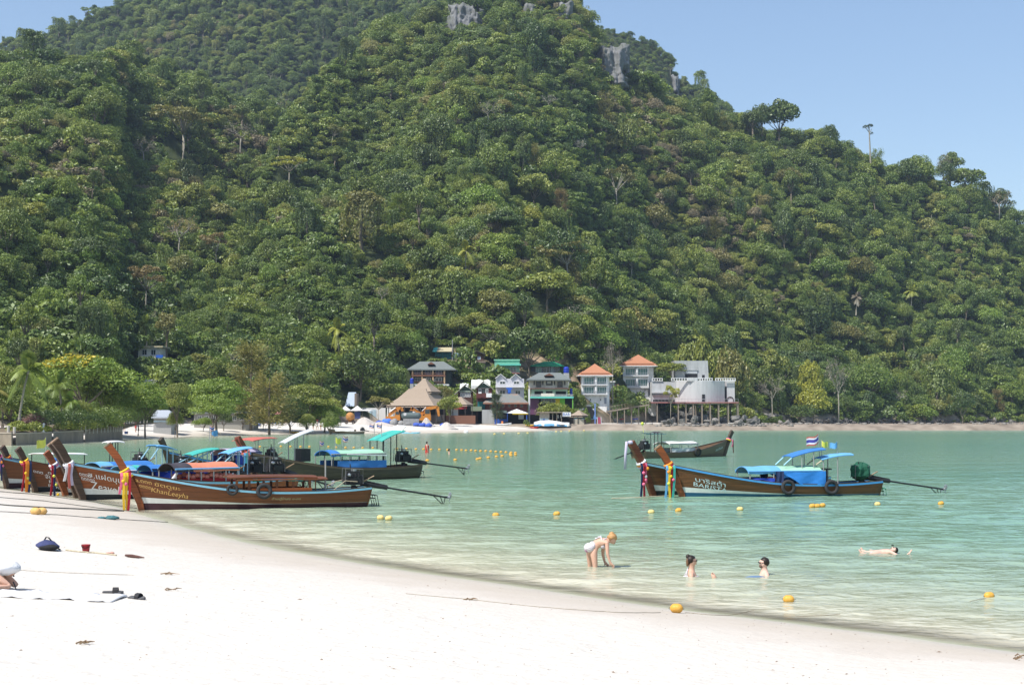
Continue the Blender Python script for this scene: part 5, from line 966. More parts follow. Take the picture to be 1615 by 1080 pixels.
STEEL = M('dark_steel', (.035, .036, .038), .5, .4, 8, metal=.4); STEELL = M('bright_steel', (.42, .43, .44), .35, .2, 8, metal=.8); RUBBER = M('tyre_rubber', (.032, .032, .034), .85, .2, 8); POLEM = M('grey_pole', (.34, .34, .33), .5, .15, 6, metal=.3); POLEB = M('pale_blue_pole', (.30, .52, .62), .5, .1, 6); POLEW = M('bamboo_pole', (.48, .42, .30), .7, .15, 6)
RED_OX = M('red_cushion', (.42, .03, .03), .8, .15, 3); PINK_C = M('pink_lifejackets', (.62, .22, .17), .85, .2, 5); PRIM_B = M('blue_side_tarp', (.015, .045, .33), .6, .2, 3, bump=.2)
def cloth(name, c): return M('cloth_' + name, c, .75, .14, 3, bump=.15)
CL = dict(tarp=cloth('tarp', (.03, .20, .58)), blue=cloth('blue', (.04, .17, .46)), sky=cloth('sky', (.13, .36, .62)), purple=cloth('purple', (.25, .14, .42)), teal=cloth('teal', (.05, .36, .31)), orange=cloth('orange', (.55, .20, .12)), dark=cloth('dark', (.05, .045, .055)), white=cloth('white', (.70, .70, .70)), red=cloth('red', (.48, .13, .10)), lilac=cloth('lilac', (.46, .42, .54)), navy=cloth('navy', (.02, .035, .10)), mint=cloth('mint', (.30, .55, .40)), grey=cloth('grey', (.45, .47, .48)), green=cloth('green', (.02, .20, .10)), brown=W_BR,
          pink=cloth('pink', (.75, .16, .28)), yellow=cloth('yellow', (.75, .48, .03)), crimson=cloth('crimson', (.36, .015, .03)), saffron=cloth('saffron', (.80, .27, .03)), dgreen=cloth('dgreen', (.012, .085, .05)), lime=cloth('lime', (.60, .62, .10)))
LB_ = 8.0
def bs(s): return .82 * (1 - max(0, (s - .42) / .58) ** 2.4 * .985) if s > .42 else .82 * (1 - .24 * ((.42 - s) / .42) ** 2)
def sheer(s): return .56 + .78 * max(0, (s - .33) / .67) ** 2.1 + .10 * max(0, (.25 - s) / .25) ** 2
def keelz(s): return -.32 + .12 * s ** 6
def rake(s, z): return .55 * max(0, (s - .7) / .3) ** 1.6 * (z / 1.34) - .12 * max(0, (.1 - s) / .1) * z / .6
def hb(s, z):
    r = min(max((z - keelz(s)) / (sheer(s) - keelz(s)), 0), 1); q = max(0, (s - .55) / .45)
    return bs(s) * ((1 - q) * math.sin(math.pi / 2 * min(1, r ** .62 * 1.02)) ** .9 + q * (.12 + .88 * r ** .9)) * (.98 + .02 * r)
def hx_(s, z): return s * LB_ + rake(s, z)
class Boat:
    def __init__(b, label, bow, stern, zrot=0., scale=None, name='longtail_boat', group=None, trim=0., sink=0., near=False):
        B, S = onz(*bow), onz(*stern); d = B - S; b.sc = scale or d.length / LB_
        if near: S = B - d.normalized() * LB_ * b.sc
        S = S - Vector((0, 0, sink)); b.S = S
        b.r = empty(name, S, label, 'longtail boat', group, math.atan2(d.y, d.x), b.sc); b.ang = math.atan2(d.y, d.x); b.trim = trim
        b.r.rotation_euler = (0, -trim, b.ang); b.mw = Matrix.Translation(S) @ b.r.rotation_euler.to_matrix().to_4x4() @ Matrix.Scale(b.sc, 4)
        b.L = 1 if (Vector((0, 0, 0)) + Vector((-math.sin(b.ang), math.cos(b.ang), 0))).dot(Vector((0, -1, 0))) > 0 else -1      # which side shows
    def put(b, m, name, mat, par=None, smooth=False): o = m.build(name, mat, None, smooth, False); o.parent = par or b.r; return o
    def W(b, p): return b.mw @ Vector(p)
    def hull(b, mat, gun, bot, white=True, gw=.05, dark_h=.12, prow=1.0, post=None, tip=None):
        N_ = 34; out = []; mi = []; m = MB(); ss = [i / (N_ - 1) for i in range(N_)]
        def zs(s): 
            zd = dark_h + .12 * s ** 2; zw = zd + (.004 + .21 * max(0, (s - .4) / .6) ** 1.4 if white else .004); return [keelz(s), -.12, zd, zw] + [zw + (sheer(s) - zw) * k / 4 for k in (1, 2, 3, 4)]
        for side in (1, -1):
            rows = [[(hx_(s, z), side * hb(s, z) * (0 if k == 0 else 1), z) for k, z in enumerate(zs(s))] for s in ss]
            v = [p for r in rows for p in r]; n = 8; f = []; mm = []
            for i in range(N_ - 1):
                for k in range(n - 1):
                    q = (i * n + k, (i + 1) * n + k, (i + 1) * n + k + 1, i * n + k + 1); f.append(q[::-1] if side > 0 else q); mm.append(1 if k < 2 else (2 if k == 2 else 0))
            f.append(tuple(range(n)) if side < 0 else tuple(range(n))[::-1]); mm.append(0)
            f.append(tuple((N_ - 1) * n + k for k in range(n))); mm.append(0)
            base = len(m.v); m.v += v; m.f += [[base + j for j in q] for q in f]; m.m += mm
            th = .05; inn = [[(hx_(s, z) - .04 * (s > .97), side * max(hb(s, z) - th, .0), z) for z in [.08 + (sheer(s) - .08) * k / 3 for k in range(4)]] + [(hx_(s, .08), 0, .08)] for s in ss]
            for r in inn: r[:] = r[4:] + r[:4]
            m.loft(inn, False, False, 3)
        tr = [(hx_(0, z), y * hb(0, z), z) for y in (1, -1) for z in ((keelz(0), .1, .3, sheer(0)) if y > 0 else (sheer(0), .3, .1))]; m.add([(p[0] - .03, p[1], p[2]) for p in tr] + [(p[0] + .03, p[1], p[2]) for p in tr], [tuple(range(7)), tuple(range(13, 6, -1))] + [(i, (i + 1) % 7, (i + 1) % 7 + 7, i + 7) for i in range(7)], 0)
        b.put(m, 'hull', [mat, bot, WHT, W_PLK], None, True)
        for side in (1, -1):
            m = MB(); m.loft([[(hx_(s, sheer(s)), side * (bs(s) - .045), sheer(s) - .03), (hx_(s, sheer(s)), side * (bs(s) + .03), sheer(s) - .03), (hx_(s, sheer(s)), side * (bs(s) + .03), sheer(s) + .04), (hx_(s, sheer(s)), side * (bs(s) - .045), sheer(s) + .04)] for s in ss]); b.put(m, 'gunwale', gun)
            m = MB(); m.loft([[(hx_(s, sheer(s)), side * (bs(s) - .05), sheer(s) + .042), (hx_(s, sheer(s)), side * (bs(s) + .015), sheer(s) + .042), (hx_(s, sheer(s)), side * (bs(s) + .015), sheer(s) + .07), (hx_(s, sheer(s)), side * (bs(s) - .05), sheer(s) + .07)] for s in ss]); b.put(m, 'gunwale_cap', W_DK)
        # stem plank that runs on up into the tall prow
        pm = post or mat; q = [(LB_ + .02, -.3), (LB_ + .13, .25), (LB_ + .36, .8), (LB_ + .66, 1.42), (LB_ + .66 + .36 * prow, 1.42 + .62 * prow), (LB_ + .66 + .74 * prow, 1.42 + 1.12 * prow)]; wd = [.09, .11, .125, .122, .125, .135]; rings = []
        for i, (x, z) in enumerate(q):
            a = q[max(i - 1, 0)]; c = q[min(i + 1, 5)]; d = Vector((c[0] - a[0], 0, c[1] - a[1])).normalized(); nn = Vector((-d.z, 0, d.x)); p = Vector((x - .02, 0, z)); w_ = wd[i]; t_ = .075
            rings.append([p - nn * w_ + Vector((0, -t_, 0)), p + nn * w_ + Vector((0, -t_, 0)), p + nn * w_ + Vector((0, t_, 0)), p - nn * w_ + Vector((0, t_, 0))])
        m = MB(); m.loft(rings[:4]); m.loft(rings[3:]); b.put(m, 'stem_post', pm); b.tip = Vector((q[5][0], 0, q[5][1])); b.neck = Vector((q[3][0] - .04, 0, q[3][1] - .05))
        if tip: m = MB(); m.loft([[p.lerp(Vector((q[5][0], 0, q[5][1])), -.06) + Vector((.02, 0, .0)) for p in rings[5]], [p.lerp(Vector((q[5][0], 0, q[5][1])), -.06) + Vector((.03, 0, .045)) for p in rings[5]]]); b.put(m, 'prow_tip', tip)
        # decks and thwarts
        def deck(s0, s1, z, nm):
            m = MB(); n = 7
            rows = [[(s * LB_, -(hb(s, z) - .05), z), (s * LB_, hb(s, z) - .05, z), (s * LB_, hb(s, z) - .05, z + .03), (s * LB_, -(hb(s, z) - .05), z + .03)] for s in [s0 + (s1 - s0) * i / n for i in range(n + 1)]]; m.loft(rows); b.put(m, nm, W_PLK)
        deck(.80, .955, .78, 'foredeck'); deck(.03, .24, .38, 'stern_deck')
        for s in (.30, .42, .54, .66):
            m = MB(); m.box(s * LB_ - .12, -hb(s, .42) + .05, .42, s * LB_ + .12, hb(s, .42) - .05, .46); b.put(m, 'thwart', W_PLK)
        return b
    def canopy(b, s0, s1, z, segs, posts=5, w=.66, arch=.22, pole=None, th=.03, y0=None, edge=None, droop=0):
        pole = pole or POLEM; x0, x1 = s0 * LB_, s1 * LB_; mats = []; m = MB()
        for (a, c, cl) in segs:
            mi = len(mats); mats.append(CL[cl]); rings = []
            for i in range(4):
                x = x0 + (x1 - x0) * (a + (c - a) * i / 3); sag = .02 * math.sin(i * 2.1); top = [(x, w * math.sin(t_), z - arch * (1 - math.cos(t_ * .95)) * 2.1 + sag) for t_ in [-1.3 + 2.6 * k / 10 for k in range(11)]]
                rings.append(top + [(p[0], p[1] * .97, p[2] - th) for p in top[::-1]])
            m.loft(rings, True, True, mi)
        b.put(m, 'canopy', mats, None, False)
        for side in (-1, 1):
            for k in range(posts):
                s = s0 + (s1 - s0) * (k + .08) / (posts - .84); s = min(s, s1 - .005); y = side * min(w * .93, bs(min(s, .99)) - .04); m = MB(); m.bar((s * LB_, y, sheer(s) - .1), (s * LB_, y * .98, z - arch * .95), .026, 5); b.put(m, 'canopy_post', pole)
            m = MB(); m.bar((x0, side * w * .95, z - arch * 1.02), (x1, side * w * .95, z - arch * 1.02), .03, 5); b.put(m, 'canopy_rail', edge or pole)
    def flat(b, s0, s1, z0, z1, color, w=.6, pole=None, name='helm_canopy', posts=((.1, 0), (.9, 0)), lean=0., strut=None, base=.35, bow_=.05, th=.035):
        pole = pole or POLEM; x0, x1 = s0 * LB_, s1 * LB_; m = MB(); rings = []
        for i in range(7):
            f = i / 6; x = x0 + (x1 - x0) * f; z = z0 + (z1 - z0) * f + bow_ * math.sin(math.pi * f); rings.append([(x, -w, z - .05), (x, -w * .5, z), (x, w * .5, z), (x, w, z - .05), (x, w, z - .05 - th), (x, w * .5, z - th), (x, -w * .5, z - th), (x, -w, z - .05 - th)])
        m.loft(rings); b.put(m, name, CL[color])
        for f, ln in posts:
            for side in (-1, 1):
                x = x0 + (x1 - x0) * f; z = z0 + (z1 - z0) * f; m = MB(); m.bar((x + ln, side * w * .9, base), (x, side * w * .9, z - .05), .024, 5); b.put(m, 'helm_post', pole)
        if strut:
            for side in (-1, 1): m = MB(); m.bar((strut[0] * LB_, side * w * .8, strut[1]), (x0 + (x1 - x0) * strut[2], side * w * .8, z0 + (z1 - z0) * strut[2] - .06), .03, 5); b.put(m, 'helm_strut', strut[3])
    def engine(b, x=.35, z=1.06, ln=3.4, dz=-.62, cover=None, yaw=0., size=1., shaft_up=.0, prop=True):
        e = empty('engine', (0, 0, 0), None, None); e.parent = b.r; e.rotation_euler = (0, 0, yaw); s = size
        m = MB(); m.box(x - .34 * s, -.19 * s, z - .28 * s, x + .30 * s, .19 * s, z + .10 * s); m.box(x - .30 * s, -.12 * s, z + .10 * s, x + .24 * s, .12 * s, z + .27 * s); m.bar((x + .31 * s, 0, z - .12 * s), (x + .36 * s, 0, z - .12 * s), .15 * s, 12); m.bar((x - .42 * s, 0, z - .1 * s), (x - .34 * s, 0, z - .1 * s), .2 * s, 12); m.box(x - .1 * s, .19 * s, z - .2 * s, x + .15 * s, .29 * s, z - .02 * s); m.box(x - .2 * s, -.28 * s, z - .1 * s, x + .1 * s, -.19 * s, z + .05 * s)
        for k in range(4): m.bar((x - .22 * s + k * .14 * s, .12 * s, z + .16 * s), (x - .22 * s + k * .14 * s, .24 * s, z + .05 * s), .03 * s, 5)
        b.put(m, 'engine_block', STEEL, e)
        m = MB(); m.bar((x - .05 * s, 0, z + .27 * s), (x - .05 * s, 0, z + .36 * s), .12 * s, 12); m.ell((x + .18 * s, .2 * s, z + .12 * s), .075 * s, 8, 6); m.ell((x - .16 * s, -.22 * s, z + .1 * s), .08 * s, 8, 6); b.put(m, 'air_filter', STEELL, e)
        m = MB()
        for sd in (-.24, .24): m.path([(x - .38 * s, sd * s, z - .25 * s), (x - .38 * s, sd * s, z + .34 * s), (x + .34 * s, sd * s, z + .38 * s), (x + .36 * s, sd * s, z - .25 * s)], .017, 5)
        b.put(m, 'engine_frame', M('dull_frame', (.16, .16, .16), .5, .2, 8, metal=.4), e)
        m = MB(); m.bar((x + .1 * s, .1, z + .27 * s), (x + .12 * s, .1, z + .55 * s), .02, 5); b.put(m, 'exhaust_pipe', STEEL, e)
        m = MB(); m.path([(x - .05, 0, .42), (x - .05, 0, z - .3 * s)], [.13, .09], 8); m.box(x - .42, -.34, .36, x + .3, .34, .42); m.bar((x - .4, -.3, .42), (x - .1, 0, z - .34 * s), .035, 5); m.bar((x - .4, .3, .42), (x - .1, 0, z - .34 * s), .035, 5); b.put(m, 'pivot_stand', STEEL, e)
        if prop is not None:
            a = Vector((x - .35 * s, 0, z - .24 * s)); t_ = Vector((x - ln, 0, z - .24 * s + dz)); m = MB(); k1 = a.lerp(t_, .30); m.bar(a, k1, .085, 8); m.bar(k1, t_, .036, 7); m.bar(a + Vector((0, 0, .13)), k1 + Vector((0, 0, .07)), .03, 5); b.put(m, 'drive_shaft', STEEL, e)
            d = (t_ - a).normalized(); up = Vector((-d.z, 0, d.x)); up = up if up.z > 0 else -up; m = MB(); q = t_ - d * .6; m.bar(q, t_ - d * .12 - up * .32, .018, 4); m.bar(t_ - d * .12 - up * .32, t_ - d * .1, .018, 4); m.bar(t_ - d * .3, t_ - d * .12 - up * .32, .018, 4); b.put(m, 'skeg', STEEL, e)
            m = MB(); m.bar(t_ - d * .02, t_ + d * .12, .05, 7)
            for k in range(3):
                an = 2.094 * k + .5; v = (up * math.cos(an) + Vector((0, 1, 0)) * math.sin(an)); w_ = d.cross(v); m.loft([[t_ + d * .05 + v * r_ + (w_ * wd_ + d * td) * sg for sg in (-1, 1)] + [t_ + d * .065 + v * r_ + (w_ * wd_ + d * td) * sg for sg in (1, -1)] for r_, wd_, td in ((.04, .03, .03), (.13, .075, .04), (.2, .06, .02), (.23, .02, 0))])
            b.put(m, 'propeller', STEELL, e)
            m = MB(); m.bar((x - .3 * s, .08, z - .2), (x - .85 * s, .2, z + .06), .026, 6); b.put(m, 'tiller', W_PLK, e)
        if cover:
            rc = random.Random(3); m = MB(); m.ell((x - .05, 0, z + .08), (.52 * s, .40 * s, .44 * s), 16, 9, fn=lambda d_: (1.08 if d_.z < -.3 else 1) * (1 + .10 * math.sin(d_.x * 9 + d_.y * 5) + rc.uniform(-.07, .07))); b.put(m, 'engine_cover', CL[cover], e)
        return e
    def rudder(b, mat=None):
        m = MB()
        for k in range(4): y = -.28 + .18 * k; m.path([(-.02, y, .45), (-.28 - .05 * k, y + .02, .38), (-.38 - .04 * k, y, .05), (-.3, y, -.3)], .022, 5)
        m.bar((-.1, -.3, .3), (-.35, .3, .28), .02, 5); b.put(m, 'stern_hoses', mat or STEEL)
    def text(b, body, s0, drop, h, mat, wid=None, name='lettering', slant=0):
        v, f, tw, th_ = text2d(body); k = h / th_; kx = (wid / tw) if wid else k; pts = []
        for x, y in v:
            xx = x * kx + slant * y * k; s = s0 - xx / LB_ if b.sgn < 0 else s0 + xx / LB_ ; s_ = min(max(s, 0.01), .985); z = sheer(s_) - drop + y * k; zz_ = min(z, sheer(s_) - .06); pts.append((hx_(s_, zz_), b.L * (hb(s_, zz_) + .012), zz_))
        m = MB(); m.add(pts, f); m.add([(p[0], p[1] - b.L * .008, p[2]) for p in pts], []); b.put(m, name, mat)
    @property
    def sgn(b): return -1 if math.cos(b.ang) < 0 else 1
    def side_panel(b, s0, s1, z0, z1, mat, name='side_tarpaulin', off=.0, sides=(1, -1), wav=.03, w=None, hem=0., slant=0.):
        for sd in sides:
            m = MB(); n = 26; rings = []
            for i in range(n + 1):
                f_ = i / n; s = s0 + (s1 - s0) * f_; za = z0 + sheer(s) if z0 < .3 else z0; za += hem * (.5 + .5 * math.sin(f_ * 9 + 1)) + slant * max(0, f_ - .62) / .38 * (z1 - za); a_, c_ = [], []
                for q in range(4):
                    g_ = q / 3; z = za + (z1 - za) * g_ - (.03 * math.sin(f_ * 3.14) if hem and q == 3 else 0); y = sd * ((w if w else bs(s) - .06) + off) * (1 - .03 * g_) + sd * wav * (math.sin(f_ * 11 + g_ * 2.5) + .6 * math.sin(f_ * 23 - g_ * 4)) * (1 - .6 * g_); a_.append((s * LB_, y - .012, z)); c_.append((s * LB_, y + .012, z))
                rings.append(a_ + c_[::-1])
            m.loft(rings); b.put(m, name, mat)
    def box(b, name, mat, s0, s1, y0, y1, z0, z1): m = MB(); m.box(s0 * LB_, y0, z0, s1 * LB_, y1, z1); b.put(m, name, mat)
    def tyre(b, s, dz, label, R=.27): 
        c = b.W((s * LB_, b.L * (bs(s) + .10), sheer(s) + dz)); ax = b.mw.to_3x3() @ Vector((.1, 1, .1)); m = MB(); m.torus(c, ax, R * b.sc * .82, R * b.sc * .25, 20, 8); o = m.build('tyre', RUBBER, None, True); tag(o, label, 'tyre', 'tyre fenders hung on the longtail boats')
        return o
    def flag(b, s, y, z0, z1, kind, dirx=1, lean=0., size=.34):
        f = empty('flag', (0, 0, 0), None, None); f.parent = b.r; x = s * LB_; m = MB(); m.bar((x, y, z0), (x + lean, y, z1), .014, 5); b.put(m, 'pole', POLEM, f); bands = dict(thai=[('red', 1), ('white', 1), ('navy2', 2), ('white', 1), ('red', 1)], yellow=[('lime', 6)], sky=[('sky', 6)], navy=[('navy', 6)])[kind]; m = MB(); mats = []; zt = z1; u = size / 6
        for nm, k in bands:
            mt = CL.get(nm) or cloth('navyblue', (.06, .06, .30)); mats.append(mt); rings = []
            for i in range(6):
                fx = i / 5; rings.append([(x + lean + dirx * size * 1.35 * fx, y + .05 * math.sin(fx * 5) + q, zz_ - fx * size * .55 - .05 * math.sin(fx * 5)) for q, zz_ in ((-.004, zt), (.004, zt), (.004, zt - u * k), (-.004, zt - u * k))])
            m.loft(rings, mi=len(mats) - 1); zt -= u * k
        b.put(m, 'cloth', mats, f)
def garland(b, label, ribbons, wrap, at_z=None, ln=.9, spread=.06, roses=None):
    """sashes wound round the neck of the prow and hanging down; separate things tied to the boat"""
    e = empty('prow_garland', b.W(b.neck), label, 'garland', 'cloth garlands tied to longtail prows'); sc = b.sc; R3 = b.mw.to_3x3(); c0 = b.W(b.neck)
    m = MB(); mats = []; fw = (R3 @ Vector((1, 0, 0))).normalized(); sd = Vector((0, 0, 1)).cross(fw) * -b.L * -1; sd = Vector((-math.sin(b.ang), math.cos(b.ang), 0)) * b.L; axn = (R3 @ Vector((.5, 0, .85))).normalized()
    for k, cl in enumerate(wrap): mats.append(CL[cl]); m.torus(c0 + axn * (.07 * k - .08 * len(wrap) / 2) * sc, axn + Vector((0, 0, .1 * (k % 2))), .155 * sc, .045 * sc, 14, 7, k)
    o = m.build('sash_wrap', mats, e, True)
    for k, (cl, L_) in enumerate(ribbons):
        p = c0 + sd * (.2 + .03 * (k % 2)) * sc + fw * (.16 - spread * k * 1.6) * sc; pts = [p, p + Vector((0, 0, -.12)) * sc + sd * .05 * sc, p + (Vector((0, 0, -L_ * .5)) + fw * .03 * math.sin(k)) * sc + sd * .04 * sc, p + (Vector((0, 0, -L_)) + fw * .06 * math.cos(k * 2)) * sc]; m = MB(); m.strip(pts, fw * .042 * sc, sd * .01 * sc); m.build('ribbon', CL[cl], e)
    if roses:
        for k, (cl, z) in enumerate(roses):
            m = MB(); m.ell(c0 + sd * .26 * sc + Vector((0, 0, -z)) * sc + fw * (.1 - .09 * (k % 3)) * sc, .065 * sc, 8, 6); m.build('flower', CL[cl], e, True)
    return e
LETW = M('white_lettering', (.74, .73, .70), .6, .05); LETG = M('gold_lettering', (.58, .36, .12), .5, .12); LETB = M('pale_blue_lettering', (.55, .68, .70), .6, .05); LETY = M('pale_gold_lettering', (.42, .38, .20), .6, .1)
# 1 the nearest boat on the left
b = Boat('nearest varnished brown longtail boat with plank cabin roof, left of the open water', (226, 804), (574, 797), trim=-.004); b.hull(W_BR, GUN, BOT, True, dark_h=.16, prow=.80, post=W_OR, tip=W_PLK); b1 = b
b.text('ขัตตูยะ', .925, .33, .19, LETG, .72); b.text('KhanLeeyha', .945, .58, .22, LETG, 1.08, slant=.3); b.text('a.๓๓๓', .984, .26, .1, LETG, .40); b.text('๓๓๓๓', .978, .45, .1, LETG, .3); b.text('ต้ามตู้โกสร ๓-๓๓', .45, .27, .12, LETY, 1.05, slant=.3)
b.flat(.235, .64, 1.16, 1.2, 'brown', .62, W_BR, 'cabin_roof', ((.02, 0),), bow_=.03, th=.05); b.flat(.19, .60, 1.10, 1.12, 'brown', .70, W_BR, 'lower_roof', (), bow_=.0, th=.04)
for s in (.27, .345, .42, .48, .545, .60):
    for sd in (-1, 1): m = MB(); m.box(s * LB_ - .045, sd * .58 - .03, .5, s * LB_ + .045, sd * .58 + .03, 1.07); b.put(m, 'cabin_post', W_BR)
for sd in (-1, 1): b.box('cabin_side', W_OR, .262, .535, sd * .66 - .02, sd * .66 + .02, .55, .74)
b.side_panel(.30, .53, 1.0, 1.09, CL['sky'], 'rolled_banner', 0, (1, -1), .02, .6); b.side_panel(.30, .37, .985, 1.085, CL['teal'], 'rolled_banner', .015, (1, -1), .02, .6); b.side_panel(.49, .53, .985, 1.085, CL['green'], 'rolled_banner', .015, (1, -1), .02, .6)
b.engine(.45, 1.04, 3.75, -.60, yaw=.05, size=.92); b.rudder(); b.flag(.185, .0, .4, 1.0, 'navy', size=.02); m = MB(); m.bar((.19 * LB_, .3, .4), (.19 * LB_, .3, 1.75), .03, 6); b.put(m, 'mooring_pole', POLEM); b.box('blue_fuel_can', CL['blue'], .165, .225, .28, .58, .42, .62)
m = MB(); m.path([(.16 * LB_, .45, .6), (.10 * LB_, .4, .95), (.04 * LB_, .3, .9)], .014, 5); m.path([(.2 * LB_, -.4, .6), (.12 * LB_, -.4, .9), (.06 * LB_, -.3, 1.)], .014, 5); b.put(m, 'fuel_hose', POLEW)
b.tyre(.485, .06, 'black tyre hung on the gunwale below the plank cabin of the nearest boat'); b.tyre(.625, .03, 'dark tyre tucked behind the gunwale forward of the plank cabin', .2)
garland(b, 'pink, white and yellow sashes hanging long from the nearest prow', [('pink', .75), ('yellow', 1.55), ('yellow', 1.5), ('crimson', 1.5)], ['yellow', 'white', 'crimson', 'pink', 'yellow'], roses=[('yellow', .3), ('pink', .4)])
# 2 the orange boat beside it
b = Boat('orange varnished longtail boat with large white lettering and orange and black arched canopy', (134, 788), (452, 776), sink=.12); b.hull(W_OR, GUN, BOTK, True, dark_h=.18, prow=.62, post=W_DK, tip=W_PLK); b2 = b
b.text('ส.แฝดบุนลาภ', .958, .42, .25, LETW, 1.3); b.text('Zeavola', .958, .76, .27, LETW, .95, slant=.1); b.text('๓๓๓๓', .984, .36, .1, LETW, .28); b.text('๓๓๓๓๓', .982, .50, .1, LETW, .34)
b.canopy(.30, .62, 1.30, [(0, .72, 'orange'), (.72, 1, 'dark')], 6, .70, .20, edge=CL['sky']); b.box('bench_side', RED_OX, .30, .56, .52, .56, .50, .74); b.box('bench_side', RED_OX, .30, .56, -.56, -.52, .50, .74)
m = MB()
for k in range(11):
    for sd in (-1, 1): m.ell(((.315 + k * .023) * LB_, sd * .5, .80 + .03 * (k % 3)), (.11, .08, .085), 7, 5)
b.put(m, 'lifejackets', PINK_C, None, True); b.engine(.55, 1.12, 2.5, -.6, size=.88); b.rudder(); m = MB(); m.bar((.62 * LB_, .4, .7), (.59 * LB_, .35, .95), .05, 6); b.put(m, 'white_fender', CLOTHW)
garland(b, 'thin faded ribbons tied to the dark stem of the orange lettered boat', [('white', .6), ('red', .85), ('lilac', .75)], ['lilac', 'white'])
# 3 the lettered boat behind
b = Boat('brown longtail boat with faded white lettering and a blue barrel on its bow', (58, 776), (300, 765), scale=1.0, near=True, sink=.05); b.hull(W_BR, W_BR, BOTK, False, dark_h=.16, prow=.42, post=W_DK); b3 = b
b.text('๓๓๓๓๓๓', .925, .36, .09, LETW, .8); b.text('จันทรประภา', .94, .56, .18, LETW, 1.2); b.text('PPLK ๑๑', .925, .74, .12, LETW, .95); b.text('Prinsamut', .93, .92, .12, LETW, 1.05); b.text('๓๓๓', .984, .42, .1, LETW, .3)
b.canopy(.30, .66, 1.24, [(0, .75, 'blue'), (.75, 1, 'sky')], 5, .70, .18); b.side_panel(.35, .64, .0, 1.02, PRIM_B); b.flat(.12, .26, 1.75, 1.95, 'sky', .42, POLEB, strut=(.30, 1.3, .85, POLEB), posts=((.2, 0), (.5, 0))); b.engine(.4, 1.1, 3., -.5)
bar = MB(); c = b.W((.90 * LB_, .0, .98)); bar.loft([[c + Vector((math.cos(t_) * r_ * b.sc, math.sin(t_) * r_ * b.sc, z_ * b.sc)) for t_ in [k * math.pi / 7 for k in range(14)]] for r_, z_ in ((.19, 0), (.215, .06), (.22, .3), (.215, .42), (.15, .48))]); tag(bar.build('barrel', CL['blue'], None, True), 'blue plastic barrel standing on the bow of the faded lettered boat', 'barrel')
garland(b, 'crimson, orange and yellow ribbons hanging from the second prow from the left', [('crimson', 1.25), ('saffron', 1.5), ('saffron', 1.45), ('navy', 1.4)], ['crimson', 'pink', 'yellow'], roses=[('yellow', .5), ('lime', .7), ('yellow', .9)])
# 4-6 boats whose bows stand between them
b = Boat('longtail boat at the far left edge with a thin white flat awning', (28, 768), (240, 757), scale=1.0, near=True, sink=.05); b.hull(W_BR, GUN, BOT, True, dark_h=.1, prow=.4, post=W_DK); b4 = b
b.flat(.55, .86, 1.50, 1.55, 'white', .6, STEEL, 'awning', ((.06, 0), (.94, 0)), bow_=.02); b.flag(.80, 0, 1.0, 2.25, 'yellow', 1, size=.36); b.flat(.2, .34, 2.0, 2.0, 'white', .2, STEEL, posts=((.4, 0), (.55, 0))); b.engine(.4, 1.1, 2.5, -.3)
garland(b, 'pink and white flower garlands at the leftmost prow', [('blue', 1.), ('crimson', 1.05), ('navy', 1.1)], ['pink', 'white', 'pink', 'saffron'], roses=[('pink', .3), ('white', .42), ('saffron', .2), ('pink', .55), ('pink', .7)])
b = Boat('brown longtail boat with a purple and white printed canopy behind the orange boat', (106, 781), (365, 771), scale=.98, near=True, sink=.1); b.hull(W_BR, GUNB, BOTK, True, prow=.42, post=W_OR); b5 = b
b.canopy(.34, .72, 1.26, [(0, .66, 'purple'), (.66, .82, 'teal'), (.82, 1, 'sky')], 5, .72, .19, edge=CL['white']); b.text('Thailand', .62, .0, .1, LETW) if False else None
b.flat(.13, .30, 1.95, 1.7, 'teal', .45, POLEB, strut=(.36, 1.2, .25, POLEB), posts=((.25, 0), (.45, 0))); b.flag(.15, 0, 2.2, 2.8, 'sky', -1, size=.26); b.flag(.17, .1, 2.2, 2.95, 'thai', -1, size=.2); b.engine(.35, 1.1, 3., -.5); b.side_panel(.40, .68, .0, .98, PRIM_B)
garland(b, 'pink and white rose ring with beaded crimson ribbon on the fifth prow from the left', [('crimson', 1.4), ('navy', 1.5)], ['white', 'pink', 'white'], roses=[('lime', .45), ('lime', .8), ('yellow', 1.2)])
b = Boat('dark brown longtail boat squeezed tight beside the orange lettered boat', (124, 784), (400, 774), scale=1.02, near=True, sink=.1); b.hull(W_DK, GUN, BOTK, True, prow=.66, post=W_DK, tip=W_PLK); b6 = b
b.canopy(.34, .66, 1.30, [(0, 1, 'blue')], 5, .70, .17, edge=CL['navy']); b.side_panel(.36, .64, .0, 1.0, PRIM_B); b.flat(.08, .22, 1.95, 1.72, 'sky', .45, POLEB, strut=(.25, 1.25, .7, POLEB), posts=((.2, 0), (.55, 0))); b.engine(.35, 1.15, 2.8, -.5)
b = Boat('brown longtail boat at the very left edge, its prow leaning into the picture', (12, 770), (215, 757), scale=1.0, near=True); b.hull(W_BR, GUN, BOT, True, prow=.42, post=W_DK)
garland(b, 'orange and violet blossoms on the prow cut by the left edge', [('purple', .9), ('navy', 1.)], ['saffron', 'white', 'pink'], roses=[('saffron', .2), ('pink', .35)])
